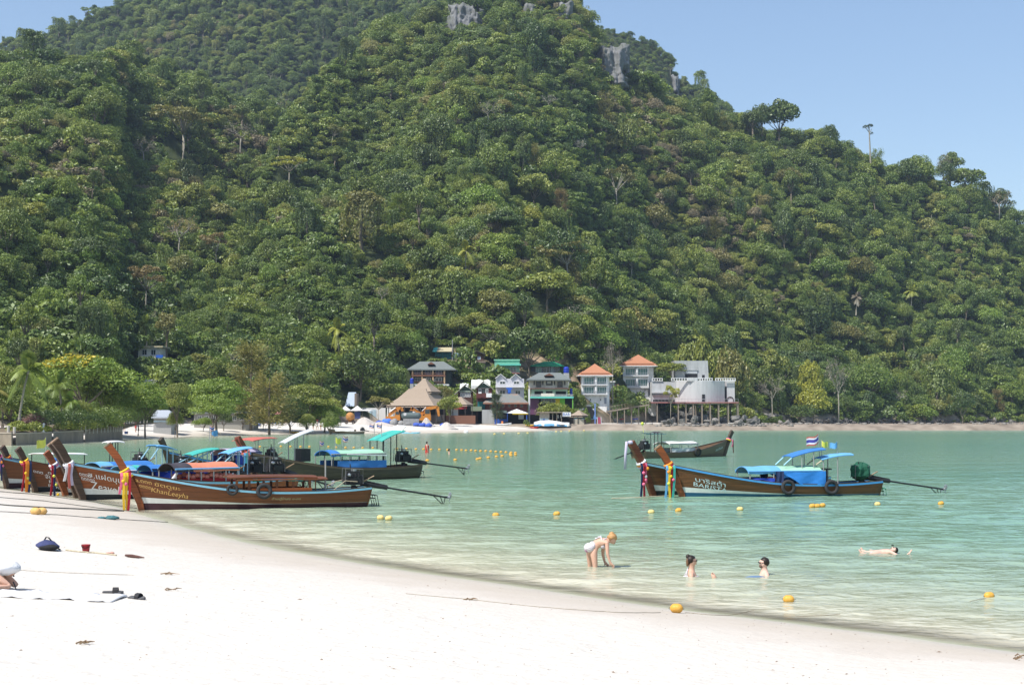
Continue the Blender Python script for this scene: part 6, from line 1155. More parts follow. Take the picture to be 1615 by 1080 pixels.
# 7-8 boats further out on the left
b = Boat('longtail boat with red helm awning and lilac roof behind the nearest boats', (300, 757), (432, 749), scale=1.05); b.hull(W_DK, GUNB, BOTK, False, prow=.5, post=W_GR); b.canopy(.25, .55, 1.45, [(0, 1, 'lilac')], 5, .72, .22, edge=CL['navy']); b.side_panel(.27, .53, .0, 1.1, PRIM_B); b.flat(.08, .34, 1.95, 1.85, 'red', .65, POLEM, posts=((.1, 0), (.75, 0))); b.engine(.3, 1.1, 2.5, -.4, size=.9)
b = Boat('weathered black longtail boat with turquoise and white roof and blue side tarp', (424, 760), (650, 753), scale=1.12, sink=.1); b.hull(W_GR, W_OL, BOTK, False, dark_h=.05, prow=.52, post=W_RD); b7 = b
b.canopy(.24, .60, 1.42, [(0, .82, 'mint'), (.82, 1, 'blue')], 7, .74, .17); b.flat(.24, .5, 1.22, 1.3, 'white', .78, POLEM, 'lower_awning', (), bow_=.0); b.side_panel(.24, .56, .02, .95, CL['blue'], 'side_tarpaulin', .02, (1, -1), .015); b.text('TOURIST', .46, -.22, .12, LETW, .7) if False else None
b.flat(.10, .26, 2.30, 1.85, 'teal', .62, STEEL, posts=((.35, 0), (.6, 0), (.9, 0))); b.flat(.085, .115, 2.5, 2.3, 'white', .5, STEEL, 'tilted_board', ()); b.engine(.55, 1.08, 3.7, -.42, size=.92); b.rudder()
b.flag(.52, 0, 1.4, 2.0, 'yellow', -1, size=.24); b.flag(.47, 0, 1.4, 2.05, 'thai', -1, size=.22); b.flag(.62, 0, 1.2, 1.85, 'thai', -1, size=.18); b.flag(.27, .1, 2.0, 2.6, 'thai', 1, size=.17); b.flag(.22, .1, 2.0, 2.6, 'thai', 1, size=.17)
b.flat(.68, .86, 2.35, 1.8, 'grey', .3, POLEM, 'tilted_awning', ((.35, 0), (.65, 0)), base=.9); b.box('spare_engine', STEEL, .70, .76, -.3, .3, .95, 1.5)
garland(b, 'blue, green and red sash wound down the prow of the weathered black boat', [('sky', 1.), ('teal', 1.1), ('red', .4)], ['sky', 'lilac', 'red'])
m = MB(); a_, c_ = b.W(b.neck), b.W(b.tip); m.strip([a_ + Vector((0, -.1, 0)), a_.lerp(c_, .5) + Vector((-.12, -.12, .05)), c_ + Vector((0, -.1, .05))], (.10, 0, .02), (0, .02, 0)); tag(m.build('prow_cloth', CL['red']), 'red cloth tied up the tall prow of the weathered black boat', 'cloth')
p7 = b.W((.10 * LB_, .1, sheer(.1)))
# 9-11 the boats on the right
b = Boat('brown longtail boat with bright blue tarpaulin side and green wrapped engine, right of the bay', (1079, 783), (1376, 779), sink=.15); b.hull(W_UM, GUNB, BOTB, True, dark_h=.20, prow=.56, post=W_OR, tip=W_PLK); b8 = b
b.text('บาริสต้า', .925, .42, .2, LETB, .98); b.text('BARISTA', .938, .62, .16, LETB, 1.12, slant=.2)
b.canopy(.31, .70, 1.31, [(0, .55, 'mint'), (.55, 1, 'sky')], 4, .72, .18, edge=CL['sky']); b.side_panel(.30, .52, .0, 1.12, CL['tarp'], 'side_tarpaulin', .06, (1, -1), .022, None, .05, .75); b.side_panel(.52, .56, .0, 1.12, CL['navy'], 'dark_curtain', .03); b.side_panel(.565, .70, .0, .86, PRIM_B, 'low_side_tarpaulin'); b.box('orange_crate', CL['orange'], .52, .57, .1, .5, .4, .9)
b.flat(.13, .30, 1.80, 1.62, 'sky', .50, POLEM, posts=((.5, 0), (.95, 0)), strut=(.33, 1.35, .92, POLEW)); b.flat(.28, .46, 2.02, 1.72, 'blue', .50, POLEM, posts=((.35, 0), (.7, 0)), strut=(.50, 1.35, .95, POLEB), base=.5); b.flag(.285, 0, 1.6, 2.58, 'thai', 1, size=.36, lean=.05); b.flag(.275, 0, 1.7, 2.32, 'yellow', -1, size=.22); b.flag(.19, 0, 1.7, 2.28, 'sky', 1, size=.22)
b.engine(.55, 1.0, 3.7, -.50, cover='dgreen', size=.80); b.rudder(CL['green']); m = MB(); m.bar((.255 * LB_, .1, .5), (.255 * LB_, .1, 1.15), .03, 6); m.box(.235 * LB_, -.05, 1.15, .28 * LB_, .25, 1.2); b.put(m, 'stool', STEEL)
b.tyre(.505, -.10, 'tyre hung at the corner of the blue tarpaulin on the right-hand boat', .28); b.tyre(.275, -.07, 'tyre hung aft of the blue tarpaulin on the right-hand boat', .28)
garland(b, 'orange and yellow flower garland with rainbow ribbons on the right-hand boat', [('sky', 1.3), ('yellow', 1.35), ('crimson', 1.3), ('teal', 1.25)], ['sky', 'white', 'crimson', 'saffron'], roses=[('saffron', .25), ('yellow', .42), ('pink', .55), ('lime', .7), ('yellow', .1)])
b = Boat('dark brown longtail boat moored close behind the blue tarpaulin boat', (1033, 781), (1330, 770), scale=1.12, near=True, sink=.22); b.hull(W_UM, GUN, BOTK, True, dark_h=.25, prow=.60, post=W_RD); b9 = b; b.engine(.4, .7, 1., 0, size=.5, prop=None)
garland(b, 'pink flower garland with crimson ribbon on the dark boat of the right-hand pair', [('navy', 1.55), ('crimson', 1.4), ('pink', .7)], ['lilac', 'saffron', 'white'], roses=[('pink', .35), ('pink', .6), ('saffron', .2), ('pink', .75), ('white', .48)])
m = MB(); t_ = b.W(b.tip); m.ell(t_, (.10 * b.sc, .10 * b.sc, .08 * b.sc), 10, 7); m.strip([t_ + Vector((-.15, -.05, .05)), t_ + Vector((-.2, -.1, -.45)), t_ + Vector((-.22, -.08, -1.05))], (.05, 0, 0), (0, .02, 0)); tag(m.build('prow_cloth', CL['lilac'], None, True), 'pale pink cloth tied over the tip of the dark prow', 'cloth')
b = Boat('weathered grey longtail boat with white canopy facing right, farther out', (1140, 719), (1008, 722.5), sink=.32); b.hull(W_OL, W_OL, BOTK, False, dark_h=.06, prow=.45, post=W_GR); b10 = b
b.canopy(.26, .60, 1.30, [(0, 1, 'white')], 4, .76, .13); b.side_panel(.28, .56, .02, .88, CL['grey'], 'low_side_panel'); b.engine(.5, 1.1, 3.3, -.75, size=1.0); b.text('สมใจนึก', .85, .42, .2, LETB, .75); b.flat(.16, .23, 1.9, 1.9, 'dark', .35, STEEL, posts=((.2, 0), (.8, 0)), th=.02); b.tyre(.57, -.05, 'tyre hung on the side of the weathered grey boat facing right', .26)
garland(b, 'small yellow and pink garland on the weathered grey boat farther out', [('brown', .9), ('pink', .5)], ['yellow', 'pink'])
b = Boat('olive wooden longtail boat with white covers drawn up on the far beach', (521, 684.3), (574, 684.2)); b.hull(W_OL, WHT, BOTB, False, dark_h=.12, prow=.3, post=W_OL); b.engine(.4, 1.15, 4.2, -.5, size=1.4); m = MB(); rc = random.Random(1)
m.loft([[(x, y, z + rc.uniform(-.05, .05)) for y, z in ((-.8, .7), (-.5, 1.1), (0, 1.25), (.5, 1.1), (.8, .7), (.6, .65), (-.6, .65))] for x in [2.4 + .5 * k for k in range(10)]]); b.put(m, 'cover_sheet', SHEET); b.box('cabin_box', W_OL, .24, .30, -.6, .6, .55, 1.1)
b = Boat('small brown longtail boat under a blue and white cover on the far beach', (897, 674.5), (930, 676)); b.hull(W_OL, W_PLK, BOTK, False, prow=.1, post=W_OL); b.engine(.6, 1.1, .8, -.5, size=1.5, prop=None); m = MB()
for k, cl in enumerate(('sky', 'grey', 'sky', 'white')): m.loft([[(x, y, z + rc.uniform(-.06, .06)) for y, z in ((-.95, .55), (-.5, 1.15), (0, 1.35), (.5, 1.15), (.95, .55), (.6, .6), (-.6, .6))] for x in [1.5 + 1.6 * k + .53 * j for j in range(4)]], mi=k)
b.put(m, 'cover_sheet', [CL[c] for c in ('sky', 'grey', 'sky', 'white')])

# ------------------------------------------------------------------ people
SKIN_L = M('fair_skin', (.56, .34, .25), .55, .08, 8, spec=.3); SKIN_T = M('tanned_skin', (.40, .21, .14), .55, .08, 8, spec=.3); SKIN_P = M('pale_skin', (.62, .40, .32), .55, .08, 8, spec=.3)
HAIR_BL = M('blonde_hair', (.42, .24, .10), .6, .35, 14, (1, 1, 3)); HAIR_DK = M('dark_hair', (.025, .018, .014), .5, .3, 14); HAIR_BR = M('brown_hair', (.14, .075, .04), .55, .4, 14); BLACK = M('black_plastic', (.015, .015, .017), .25, .1, 4); BIK = M('white_patterned_swimwear', (.58, .54, .58), .8, .45, 30)
def skinned(name, verts, edges, radii, mat, parent, root=0, sub=2):
    me = bpy.data.meshes.new(name); off = Vector(parent.location); me.from_pydata([tuple(Vector(v) - off) for v in verts], edges, [])
    o = bpy.data.objects.new(name, me); COL.objects.link(o); md = o.modifiers.new('skin', 'SKIN'); md.use_smooth_shade = True
    if not me.skin_vertices: me.attributes  # layer is made with the modifier
    for i, r in enumerate(radii):
        sv = me.skin_vertices[0].data[i]; sv.radius = (r, r) if not hasattr(r, '__len__') else r; sv.use_root = (i == root)
    s = o.modifiers.new('sub', 'SUBSURF'); s.levels = sub; s.render_levels = sub
    bpy.context.view_layer.update(); new = bpy.data.meshes.new_from_object(o.evaluated_get(bpy.context.evaluated_depsgraph_get())); bpy.data.objects.remove(o)
    new.materials.clear(); new.materials.append(mat); new.polygons.foreach_set('use_smooth', [True] * len(new.polygons)); new.name = name
    return obj(name, new, parent)
def human(parent, J, mat, k=1.0, fingers=True, face=None, male=False, sub=2):
    """one skin over a jointed skeleton; J maps joint names to places, k scales the radii"""
    V, E, R = [], [], []; ix = {}
    def add(n, r, fr=None, p=None):
        V.append(Vector(p if p is not None else J[n])); R.append(r * k if not hasattr(r, '__len__') else tuple(q * k for q in r)); ix[n] = len(V) - 1
        if fr is not None: E.append((ix[fr], ix[n]))
    add('pelvis', .128 if not male else .12); add('waist', .105 if not male else .12, 'pelvis'); add('chest', .124 if not male else .14, 'waist'); add('neck', .056, 'chest')
    hd = (Vector(J['head']) - Vector(J['neck'])); add('jaw', .062, 'neck', Vector(J['neck']).lerp(Vector(J['head']), .55)); add('head', .088, 'jaw'); add('crown', .062, 'head', Vector(J['head']) + hd.normalized() * .085 * k)
    for s in 'LR':
        if 'sh' + s in J:
            add('sh' + s, .052, 'chest'); add('el' + s, .037, 'sh' + s); add('wr' + s, .026, 'el' + s); add('ha' + s, (.034, .018), 'wr' + s)
            if fingers:
                d = (Vector(J['ha' + s]) - Vector(J['wr' + s])).normalized(); a = d.orthogonal().normalized() if 'fan' not in J else (Vector(J['fan']) - d * d.dot(Vector(J['fan']))).normalized(); b = d.cross(a)
                for q, ln in enumerate((.062, .075, .07, .052)):
                    p0 = Vector(J['ha' + s]) + d * .03 * k + a * (q - 1.5) * .019 * k; n1, n2 = 'f%d%s' % (q, s), 'g%d%s' % (q, s); add(n1, .0085, 'ha' + s, p0 + d * ln * .5 * k); add(n2, .0065, n1, p0 + (d * ln + b * .012) * k)
                p0 = Vector(J['wr' + s]).lerp(Vector(J['ha' + s]), .5); add('t0' + s, .011, 'ha' + s, p0 + (a * -.045 + d * .02) * k); add('t1' + s, .008, 't0' + s, p0 + (a * -.06 + d * .055) * k)
        if 'hip' + s in J:
            add('hip' + s, .088, 'pelvis'); add('kn' + s, .054, 'hip' + s); add('an' + s, .036, 'kn' + s)
            if 'to' + s in J: add('to' + s, (.032, .022), 'an' + s)
    if face is not None:
        f = Vector(face).normalized(); u = hd.normalized(); h = Vector(J['head']); add('nose', .016, 'head', h + f * .098 * k - u * .012 * k); sd = f.cross(u).normalized()
        for s, q in (('L', 1), ('R', -1)): add('ear' + s, .018, 'head', h + sd * q * .085 * k - u * .01 * k)
    o = skinned('body', V, E, R, mat, parent, 0, sub)
    if face is not None:
        m = MB()
        for q in (1, -1): m.ell(h + f * .078 * k + sd * q * .033 * k + u * .012 * k, .011 * k, 6, 4)
        m.build('eyes', BLACK, parent); m = MB(); m.ell(h + f * .08 * k - u * .055 * k, (.022 * k, .022 * k, .008 * k), 8, 4); m.build('mouth', M('lips', (.38, .13, .11), .5), parent)
    return o
def band(parent, name, mat, a, b, ra, rb, flat=1.0, seg=5):
    """cloth band round a limb or the trunk between two points"""
    a, b = Vector(a), Vector(b); m = MB(); m.path([a.lerp(b, i / seg) for i in range(seg + 1)], [ra + (rb - ra) * i / seg + .006 * math.sin(math.pi * i / seg) for i in range(seg + 1)], 14); return m.build(name, mat, parent, True)
def hair(parent, mat, c, r, back, up, bun=None, name='hair'):
    c, back, up = Vector(c), Vector(back).normalized(), Vector(up).normalized(); m = MB(); rc = random.Random(2)
    m.ell(c + back * r * .22 + up * r * .22, r * 1.02, 14, 9, fn=lambda d: (1 + .06 * math.sin(d.x * 17 + d.y * 11 + d.z * 13)) * (1 if d.dot(back) > -.35 or d.dot(up) > .45 else .72))
    if bun: m.ell(bun[0], bun[1], 10, 7, fn=lambda d: 1 + .12 * math.sin(d.x * 9 + d.z * 14))
    return m.build(name, mat, parent, True)
# the woman bending over in the shallows
Yw = onz(935, 892, 0).y
def P(px, py, dy=0.): return at(px, py, Yw + dy)
k = Yw / F
w = empty('person', onz(935, 892, -.3), 'woman in a white patterned bikini bending over in the shallows', 'person')
kn = lambda px, dy, z: Vector((at(px, 880, Yw + dy).x, Yw + dy, z))
J = dict(pelvis=P(931.5, 861.5), waist=P(940, 856), chest=P(950, 852), neck=P(958, 851), head=P(965.5, 851.2), shL=P(957.5, 856.5, -.14), elL=P(958.3, 873.5, -.18), wrL=P(962, 886, -.2), haL=P(964, 888.6, -.2), shR=P(952, 858, .15), elR=P(950.6, 873, .18), wrR=P(953.6, 885.4, .2), haR=P(955.8, 888, .2),
         hipL=P(936, 867.5, -.07), knL=kn(938.8, -.10, -.02), anL=kn(937, -.1, -.36), toL=kn(945, -.12, -.40), hipR=P(929.5, 867.5, .09), knR=kn(930.6, .14, 0.), anR=kn(929, .16, -.38), toR=kn(936, .16, -.42), fan=(1, -.5, .2))
human(w, J, SKIN_L, 1.0, True, (.55, -.15, -.85)); hd = Vector(J['head'])
hair(w, HAIR_BL, hd + Vector((-.01, 0, .02)), .098, (-.35, 0, .9), (.8, 0, .4), (P(965.2, 842.6, .0), (.062, .055, .06))); m = MB(); m.path([P(957.5, 846.5), P(961.5, 845), P(965, 845)], [.02, .04, .04], 7); m.build('hair_strand', HAIR_BL, w, True)
m = MB(); c = P(930.2, 863.2); m.ell(c, (.128, .160, .105), 16, 10); m.ell(P(934.5, 860.2), (.085, .145, .095), 14, 8); m.build('bikini_bottom', BIK, w, True); m = MB(); m.ell(P(925.6, 866.2, -.02), (.05, .09, .065), 8, 6); m.build('swimwear_trim', M('pink_teal_trim', (.42, .22, .34), .8, .6, 26), w, True)
band(w, 'bikini_top', BIK, P(948.2, 853.2), P(949.8, 852.9), .120, .120); m = MB(); m.ell(P(950.8, 860.5, -.07), (.058, .062, .062), 10, 8); m.ell(P(950.2, 860.5, .07), (.058, .062, .062), 10, 8); m.build('bikini_cup', BIK, w, True)
m = MB(); m.path([P(951, 858, -.12), P(951.5, 851, -.12), P(956.5, 847.6, -.05)], .012, 5); m.build('bikini_strap', BIK, w)
m = MB(); m.ell(P(945, 846.6), (.04, .03, .018), 8, 5); m.ell(P(940.5, 848.6), (.035, .03, .018), 8, 5); m.build('tie_bow', BIK, w, True)
# the pair sitting up to their shoulders in the water
def bather(px, py, label, face, mat, hairm, male, bun, shades, k=1.0, arm=True):
    Y = onz(px, py, 0).y; B = at(px, py, Y); e = empty('person', (B.x, Y, -.55), label, 'person'); f = Vector(face).normalized(); sd = Vector((-f.y, f.x, 0)); up = Vector((0, 0, 1)); o = Vector((B.x, Y, .0 if male else .06))
    hz_ = .235 if male else .26
    J = dict(pelvis=o + f * .22 - up * .42, waist=o + f * .12 - up * .25, chest=o - up * .07, neck=o + up * .085, head=o + up * hz_ + f * .02, shL=o + sd * .17 + up * .02, elL=o + sd * .26 - up * .2 + f * .02, wrL=o + sd * .25 - up * .26 + f * .25, haL=o + sd * .2 - up * .25 + f * .34, shR=o - sd * .17 + up * .02, elR=o - sd * .26 - up * .2 + f * .02, wrR=o - sd * .25 - up * .26 + f * .25, haR=o - sd * .2 - up * .25 + f * .34,
             hipL=o + f * .25 + sd * .09 - up * .45, knL=o + f * .62 + sd * .1 - up * .30, anL=o + f * 1.0 + sd * .09 - up * .36, toL=o + f * 1.1 + sd * .09 - up * .22, hipR=o + f * .25 - sd * .09 - up * .45, knR=o + f * .62 - sd * .1 - up * .28, anR=o + f * 1.0 - sd * .09 - up * .33, toR=o + f * 1.1 - sd * .09 - up * .2)
    human(e, J, mat, k, True, f, male); h = Vector(J['head'])
    hair(e, hairm, h, .096 * k, -f, up, (h + bun[0], bun[1]) if bun else None)
    if shades:
        m = MB()
        for q in (1, -1): m.ell(h + f * .088 + sd * q * .034 + up * .012, (.02, .02, .017), 8, 5); m.bar(h + f * .085 + sd * q * .06 + up * .012, h + sd * q * .088 + up * .012, .005, 4)
        m.bar(h + f * .095 + sd * .03 + up * .016, h + f * .095 - sd * .03 + up * .016, .005, 4); m.build('sunglasses', BLACK, e)
    return e, o, f, sd, J
e, o, f, sd, J = bather(1090, 910, 'dark-haired woman with a hair bun and sunglasses sitting in the water', (1, -.12, 0), SKIN_L, HAIR_DK, False, (Vector((-.075, 0, .085)), (.045, .045, .05)), True)
band(e, 'bikini_top', BIK, o - Vector((0, 0, .12)), o - Vector((0, 0, .03)), .155, .15); m = MB(); m.path([o + sd * .09 - Vector((0, 0, .02)) - f * .12, o + sd * .07 + Vector((0, 0, .06)) - f * .07, o + Vector((0, 0, .12)) - f * .06], .012, 5); m.path([o - sd * .1 - Vector((0, 0, .02)) - f * .1, o - sd * .07 + Vector((0, 0, .06)) - f * .08, o + Vector((0, 0, .12)) - f * .06], .012, 5); m.build('bikini_strap', BIK, e)
m = MB(); m.ell(o + Vector((-.075, -.03, .24)), (.03, .05, .09), 8, 6); m.build('brown_hair_patch', HAIR_BR, e, True)  # lump of lighter brown hair on the dark head
m = MB(); q = onz(1126, 912, .02); m.path([q + Vector((.05, 0, -.08)), q + Vector((0, 0, .03)), q + Vector((-.03, 0, .10))], [.05, .045, .03], 8)
for t in range(5): m.ell(q + Vector((-.035, -.035 + .017 * t, .115 - .004 * t)), .013, 6, 4)
m.build('raised_foot', SKIN_L, e, True)
e, o, f, sd, J = bather(1206, 906, 'short-haired bearded man with sunglasses sitting in the water', (-1, -.1, 0), SKIN_P, HAIR_DK, True, None, True)
h = Vector(J['head']); m = MB(); m.ell(h + f * .045 - Vector((0, 0, .058)), (.052, .06, .045), 10, 7); m.build('beard', M('stubble', (.14, .09, .07), .8, .3, 20), e, True)
m = MB(); q = onz(1188, 909, 0); m.ell(q + Vector((.05, 0, -.03)), (.24, .14, .05), 12, 6); m.build('swim_shorts', M('blue_shorts', (.10, .17, .30), .8, .2, 6), e, True)
# the man floating on his back
Y = onz(1400, 869, 0).y; g = lambda px, z, dy=0.: Vector((at(px, 868, Y).x, Y + dy, z)); e = empty('person', g(1395, -.15), 'man floating on his back in the clear water at the right', 'person')
J = dict(pelvis=g(1383, -.09), waist=g(1390, -.05), chest=g(1399, -.03), neck=g(1405, 0), head=g(1410, .03), shL=g(1402, .0, -.17), elL=g(1412, -.09, -.38), wrL=g(1422, -.06, -.45), haL=g(1427, .02, -.45), shR=g(1402, .0, .17), elR=g(1398, -.06, .42), wrR=g(1390, -.05, .55), haR=g(1386, -.03, .6), hipL=g(1380, -.04, -.09), knL=g(1368, -.08, -.14), anL=g(1356, -.03, -.12), toL=g(1353, .06, -.1), hipR=g(1380, -.04, .09), knR=g(1370, -.05, .2), anR=g(1366, -.02, .4), toR=g(1364, .06, .4), fan=(0, 1, .2))
human(e, J, SKIN_P, .82, True, (-.35, 0, 1), True); m = MB(); m.ell(g(1413, .03), (.06, .07, .07), 10, 7); m.build('hair', HAIR_DK, e, True); m = MB(); m.ell(g(1381, -.08), (.2, .17, .075), 12, 7); m.build('swim_shorts', M('pale_blue_shorts', (.35, .42, .55), .8), e, True)
m = MB(); m.box(g(1407, 0).x, Y - .07, .13, g(1408.5, 0).x, Y + .07, .16); m.build('sunglasses', BLACK, e)
# the sunbather at the left edge, lying on a white towel
q0 = hit(15, 930, 8, 60); Ys = q0.y; zs_ = gz(q0.x, q0.y); g = lambda px, h_, dy=0.: Vector((at(px, 900, Ys).x, Ys + dy, gz(at(px, 900, Ys).x, Ys + dy) + h_))
e = empty('person', g(0, 0), 'sunbather with a crumpled white cloth over the head at the left edge', 'person')
J = dict(pelvis=g(-62, .12), waist=g(-44, .15), chest=g(-10, .19), neck=g(5, .23), head=g(13, .24), shL=g(-2, .20, -.19), elL=g(24, .05, -.18), wrL=g(6, .06, -.32), haL=g(-2, .05, -.34), shR=g(-2, .20, .17), elR=g(21, .05, .14), wrR=g(6, .06, .28), haR=g(-2, .05, .3), hipL=g(-66, .11, -.1), knL=g(-105, .08, -.12), anL=g(-145, .07, -.1), toL=g(-155, .03, -.1), hipR=g(-66, .11, .1), knR=g(-105, .08, .14), anR=g(-145, .07, .12), toR=g(-155, .03, .12))
human(e, J, SKIN_L, 1.08, True, (.7, -.5, -.4)); hair(e, HAIR_BR, J['head'], .1, (-.6, 0, .3), (.3, 0, .8)); band(e, 'bikini_top', BLACK, g(-17, .18), g(-11, .19), .135, .135); m = MB(); m.ell(g(-64, .13), (.17, .19, .125), 12, 8); m.build('bikini_bottom', BLACK, e, True)
m = MB(); c = g(12, .315); m.ell(c + Vector((-.08, 0, -.035)), (.24, .19, .10), 18, 10, fn=lambda d: 1 + .09 * math.sin(d.x * 9 + d.z * 5) + .07 * math.sin(d.y * 11 - d.z * 8)); m.build('head_cloth', CLOTHW, e, True)
m = MB(); m.path([g(27, .12, -.15), g(31, .05, -.16), g(33.5, .005, -.2)], .008, 5); m.build('bag_strap', BLACK, e)
# figures far off
def figure(px, py, h_px, label, shirt, short, skin=SKIN_T, hairm=HAIR_DK, Y=None, wade=None, hat=None, lean=0.):
    p = hit(px, py, 60) if wade is None else onz(px, py, 0); H = h_px / F * p.y; k = max(H, 1.55) / 1.72 if wade is None else 1.0; e = empty('person', p, label, 'person'); z0 = 0 if wade is None else -wade
    g = lambda x, y, z: p + Vector((x * k, y * k, z * k + z0)); st = rb.uniform(.05, .2)
    J = dict(pelvis=g(0, 0, .93), waist=g(0, 0, 1.1), chest=g(lean, 0, 1.3), neck=g(lean, 0, 1.47), head=g(lean * 1.2, 0, 1.61), shL=g(lean, -.18, 1.4), elL=g(.03, -.25, 1.14), wrL=g(.1, -.24, .92), haL=g(.11, -.24, .84), shR=g(lean, .18, 1.4), elR=g(-.04, .25, 1.14), wrR=g(-.02, .26, .9), haR=g(-.01, .26, .82), hipL=g(0, -.09, .88), knL=g(st, -.1, .48), anL=g(st * .8, -.1, .07), toL=g(st * .8 + .12, -.1, .03), hipR=g(0, .09, .88), knR=g(-st, .1, .48), anR=g(-st * 1.4, .1, .08), toR=g(-st * 1.4 + .12, .1, .03))
    human(e, J, skin, k, False, None, False, 1); hair(e, hairm, J['head'], .1 * k, (-1, 0, 0), (0, 0, 1))
    if shirt: band(e, 'shirt', shirt, g(0, 0, .95), g(lean, 0, 1.4), .15 * k, .17 * k)
    if short: band(e, 'shorts', short, g(0, 0, .7), g(0, 0, 1.0), .17 * k, .15 * k)
    if hat: m = MB(); m.ell(g(lean * 1.2, 0, 1.7), (.17 * k, .17 * k, .06 * k), 10, 5); m.build('hat', hat, e)
    return e
S_W = CLOTHW; S_K = M('black_shorts', (.02, .02, .022), .8); S_R = M('red_swimwear', (.45, .04, .03), .8); S_N = M('navy_shirt', (.03, .04, .09), .8); S_P = M('pink_top', (.55, .2, .2), .8)
figure(494, 677, 14, 'person in a white shirt and black shorts walking on the far beach', S_W, S_K); figure(500.5, 677.5, 15, 'person in white trousers and red cap in the middle of three beach walkers', S_W, S_W, hat=S_R); figure(506, 678.5, 13, 'person in orange swimwear nearest the white-covered beach boat', None, S_R, SKIN_L)
figure(214, 681.5, 11, 'person in red sitting area of shade at the end of the sea wall', S_R, S_R); figure(196, 681, 9, 'dark-clothed person beside the end of the sea wall', S_N, S_K)
figure(673.5, 714, 13, 'wading person in red swimwear holding up a small child by the far buoys', S_R, S_R, SKIN_L, wade=.75); figure(708.5, 716, 6, 'dark-haired swimmer right of the red wader by the far buoys', None, S_K, SKIN_L, wade=1.28)
figure(446, 668, 14, 'person in a red top standing under the pink parasol', S_R, S_K); figure(451, 669, 13, 'person in a white top beside the pink parasol', S_W, S_N); figure(427, 669, 11, 'person in dark clothes in the shade left of the pink parasol', S_N, S_K)
figure(808, 668, 9, 'person in pink near the beach cafe counter', S_P, S_W); figure(815, 666, 9, 'person standing in the shade of the beach cafe canopy', S_N, S_K)

# ------------------------------------------------------------------ far beach: machines, materials, craft
EXO = M('excavator_orange', (.48, .19, .03), .5, .15, 3); EXB = M('excavator_black', (.03, .03, .03), .7, .2, 3); SACKB = M('blue_sacks', (.05, .10, .42), .75, .25, 3, bump=.3); SACKG = M('grey_sacks', (.26, .26, .26), .9, .25, 3, bump=.3); TANKG = M('grey_green_tank', (.085, .115, .115), .55, .12, 2)
def excavator(label, px, py, Y, sc, arm, cab=True, flip=1):
    p = at(px, py, Y); p.z = gz(p.x, p.y); e = empty('excavator', p, label, 'excavator'); g = lambda x, y, z: p + Vector((x * sc * flip, y * sc, z * sc))
    for y in (-1.05, .75):
        m = MB(); m.loft([[g(x, y + d, z) for x, z in ((-1.6, .15), (-1.3, 0), (1.3, 0), (1.6, .15), (1.6, .55), (1.3, .7), (-1.3, .7), (-1.6, .55))] for d in (0, .4)]); m.build('track', EXB, e)
    m = MB(); a, b_ = g(-1.7, -1, .8), g(1.2, 1, 1.6); m.box(min(a.x, b_.x), a.y, a.z, max(a.x, b_.x), b_.y, b_.z); m.build('upper_body', EXO, e)
    m = MB(); a, b_ = g(.2, -1, 1.6), g(1.2, -.1, 2.7); m.loft([[(x, y, z) for x, y, z in ((a.x, a.y, a.z), (b_.x, a.y, a.z), (b_.x, b_.y, a.z), (a.x, b_.y, a.z))], [(a.x, a.y, b_.z), (b_.x - .25 * flip, a.y, b_.z), (b_.x - .25 * flip, b_.y, b_.z), (a.x, b_.y, b_.z)]]); m.build('cab', EXO, e)
    m = MB(); m.box(min(a.x, b_.x) + .12, a.y - .03, a.z + .35, max(a.x, b_.x) - .2, a.y - .005, b_.z - .15); m.build('cab_window', GLASS, e)
    pts = [at(x, y, Y - .6) for x, y in arm]
    for i, nm in enumerate(('boom', 'dipper')[:len(pts) - 1] if len(pts) == 3 else ('boom', 'boom', 'dipper')):
        q, r = pts[i], pts[i + 1]; d = (r - q).normalized(); n = Vector((-d.z, 0, d.x)); w0, w1 = ((.28, .38), (.38, .26), (.28, .2))[i if len(pts) > 3 else i * 2 if i else 0]; m = MB(); m.loft([[q - n * w0, q + n * w0, q + n * w0 + Vector((0, .5, 0)), q - n * w0 + Vector((0, .5, 0))], [r - n * w1, r + n * w1, r + n * w1 + Vector((0, .5, 0)), r - n * w1 + Vector((0, .5, 0))]]); m.build(nm, EXO, e)
    m = MB(); q, r = pts[0].lerp(pts[1], .2), pts[1]; m.bar(q + Vector((0, -.1, .5)), r + Vector((0, -.1, .3)), .09, 6); m.build('ram', STEELL, e)
    t = pts[-1]; m = MB(); m.loft([[t + Vector((x * flip, y, z)) for x, z in ((-.5, .1), (.3, .3), (.45, -.5), (0, -.85), (-.5, -.6))] for y in (-.35, .75)]); m.build('bucket', EXB, e); return e
excavator('large orange excavator with raised arm in front of the thatched pavilion', 668, 662, 308, 1.25, [(664, 654), (672, 644.5), (690, 641.5), (692.5, 658)], flip=1)
excavator('orange excavator with folded boom behind the grey tank', 655, 660, 313, 1.1, [(662, 652), (650, 642.5), (649, 652)], flip=-1); excavator('smaller orange excavator beside the pavilion side wall', 622, 660, 311, 1.0, [(613, 655), (624, 645), (633, 643), (635.5, 650)], flip=1)
p = at(648.5, 655.5, 302); e = empty('storage_tank', (p.x, p.y, gz(p.x, p.y)), 'big grey-green cylindrical tank lying on the beach', 'tank'); r = 5.2 * 302 / F; L_ = 15.5 * 302 / F; m = MB(); rings = [[p + Vector((x, math.cos(t) * r * q, math.sin(t) * r * q)) for t in [i * math.pi / 10 for i in range(20)]] for x, q in [(-L_, .3), (-L_ + .12, .75), (-L_ + .45, .97)] + [(-L_ + .5 + (2 * L_ - 1) * i / 16, 1.0 if i % 2 else .975) for i in range(17)] + [(L_ - .45, .97), (L_ - .12, .75), (L_, .3)]]; m.loft(rings); m.build('shell', TANKG, e, True)
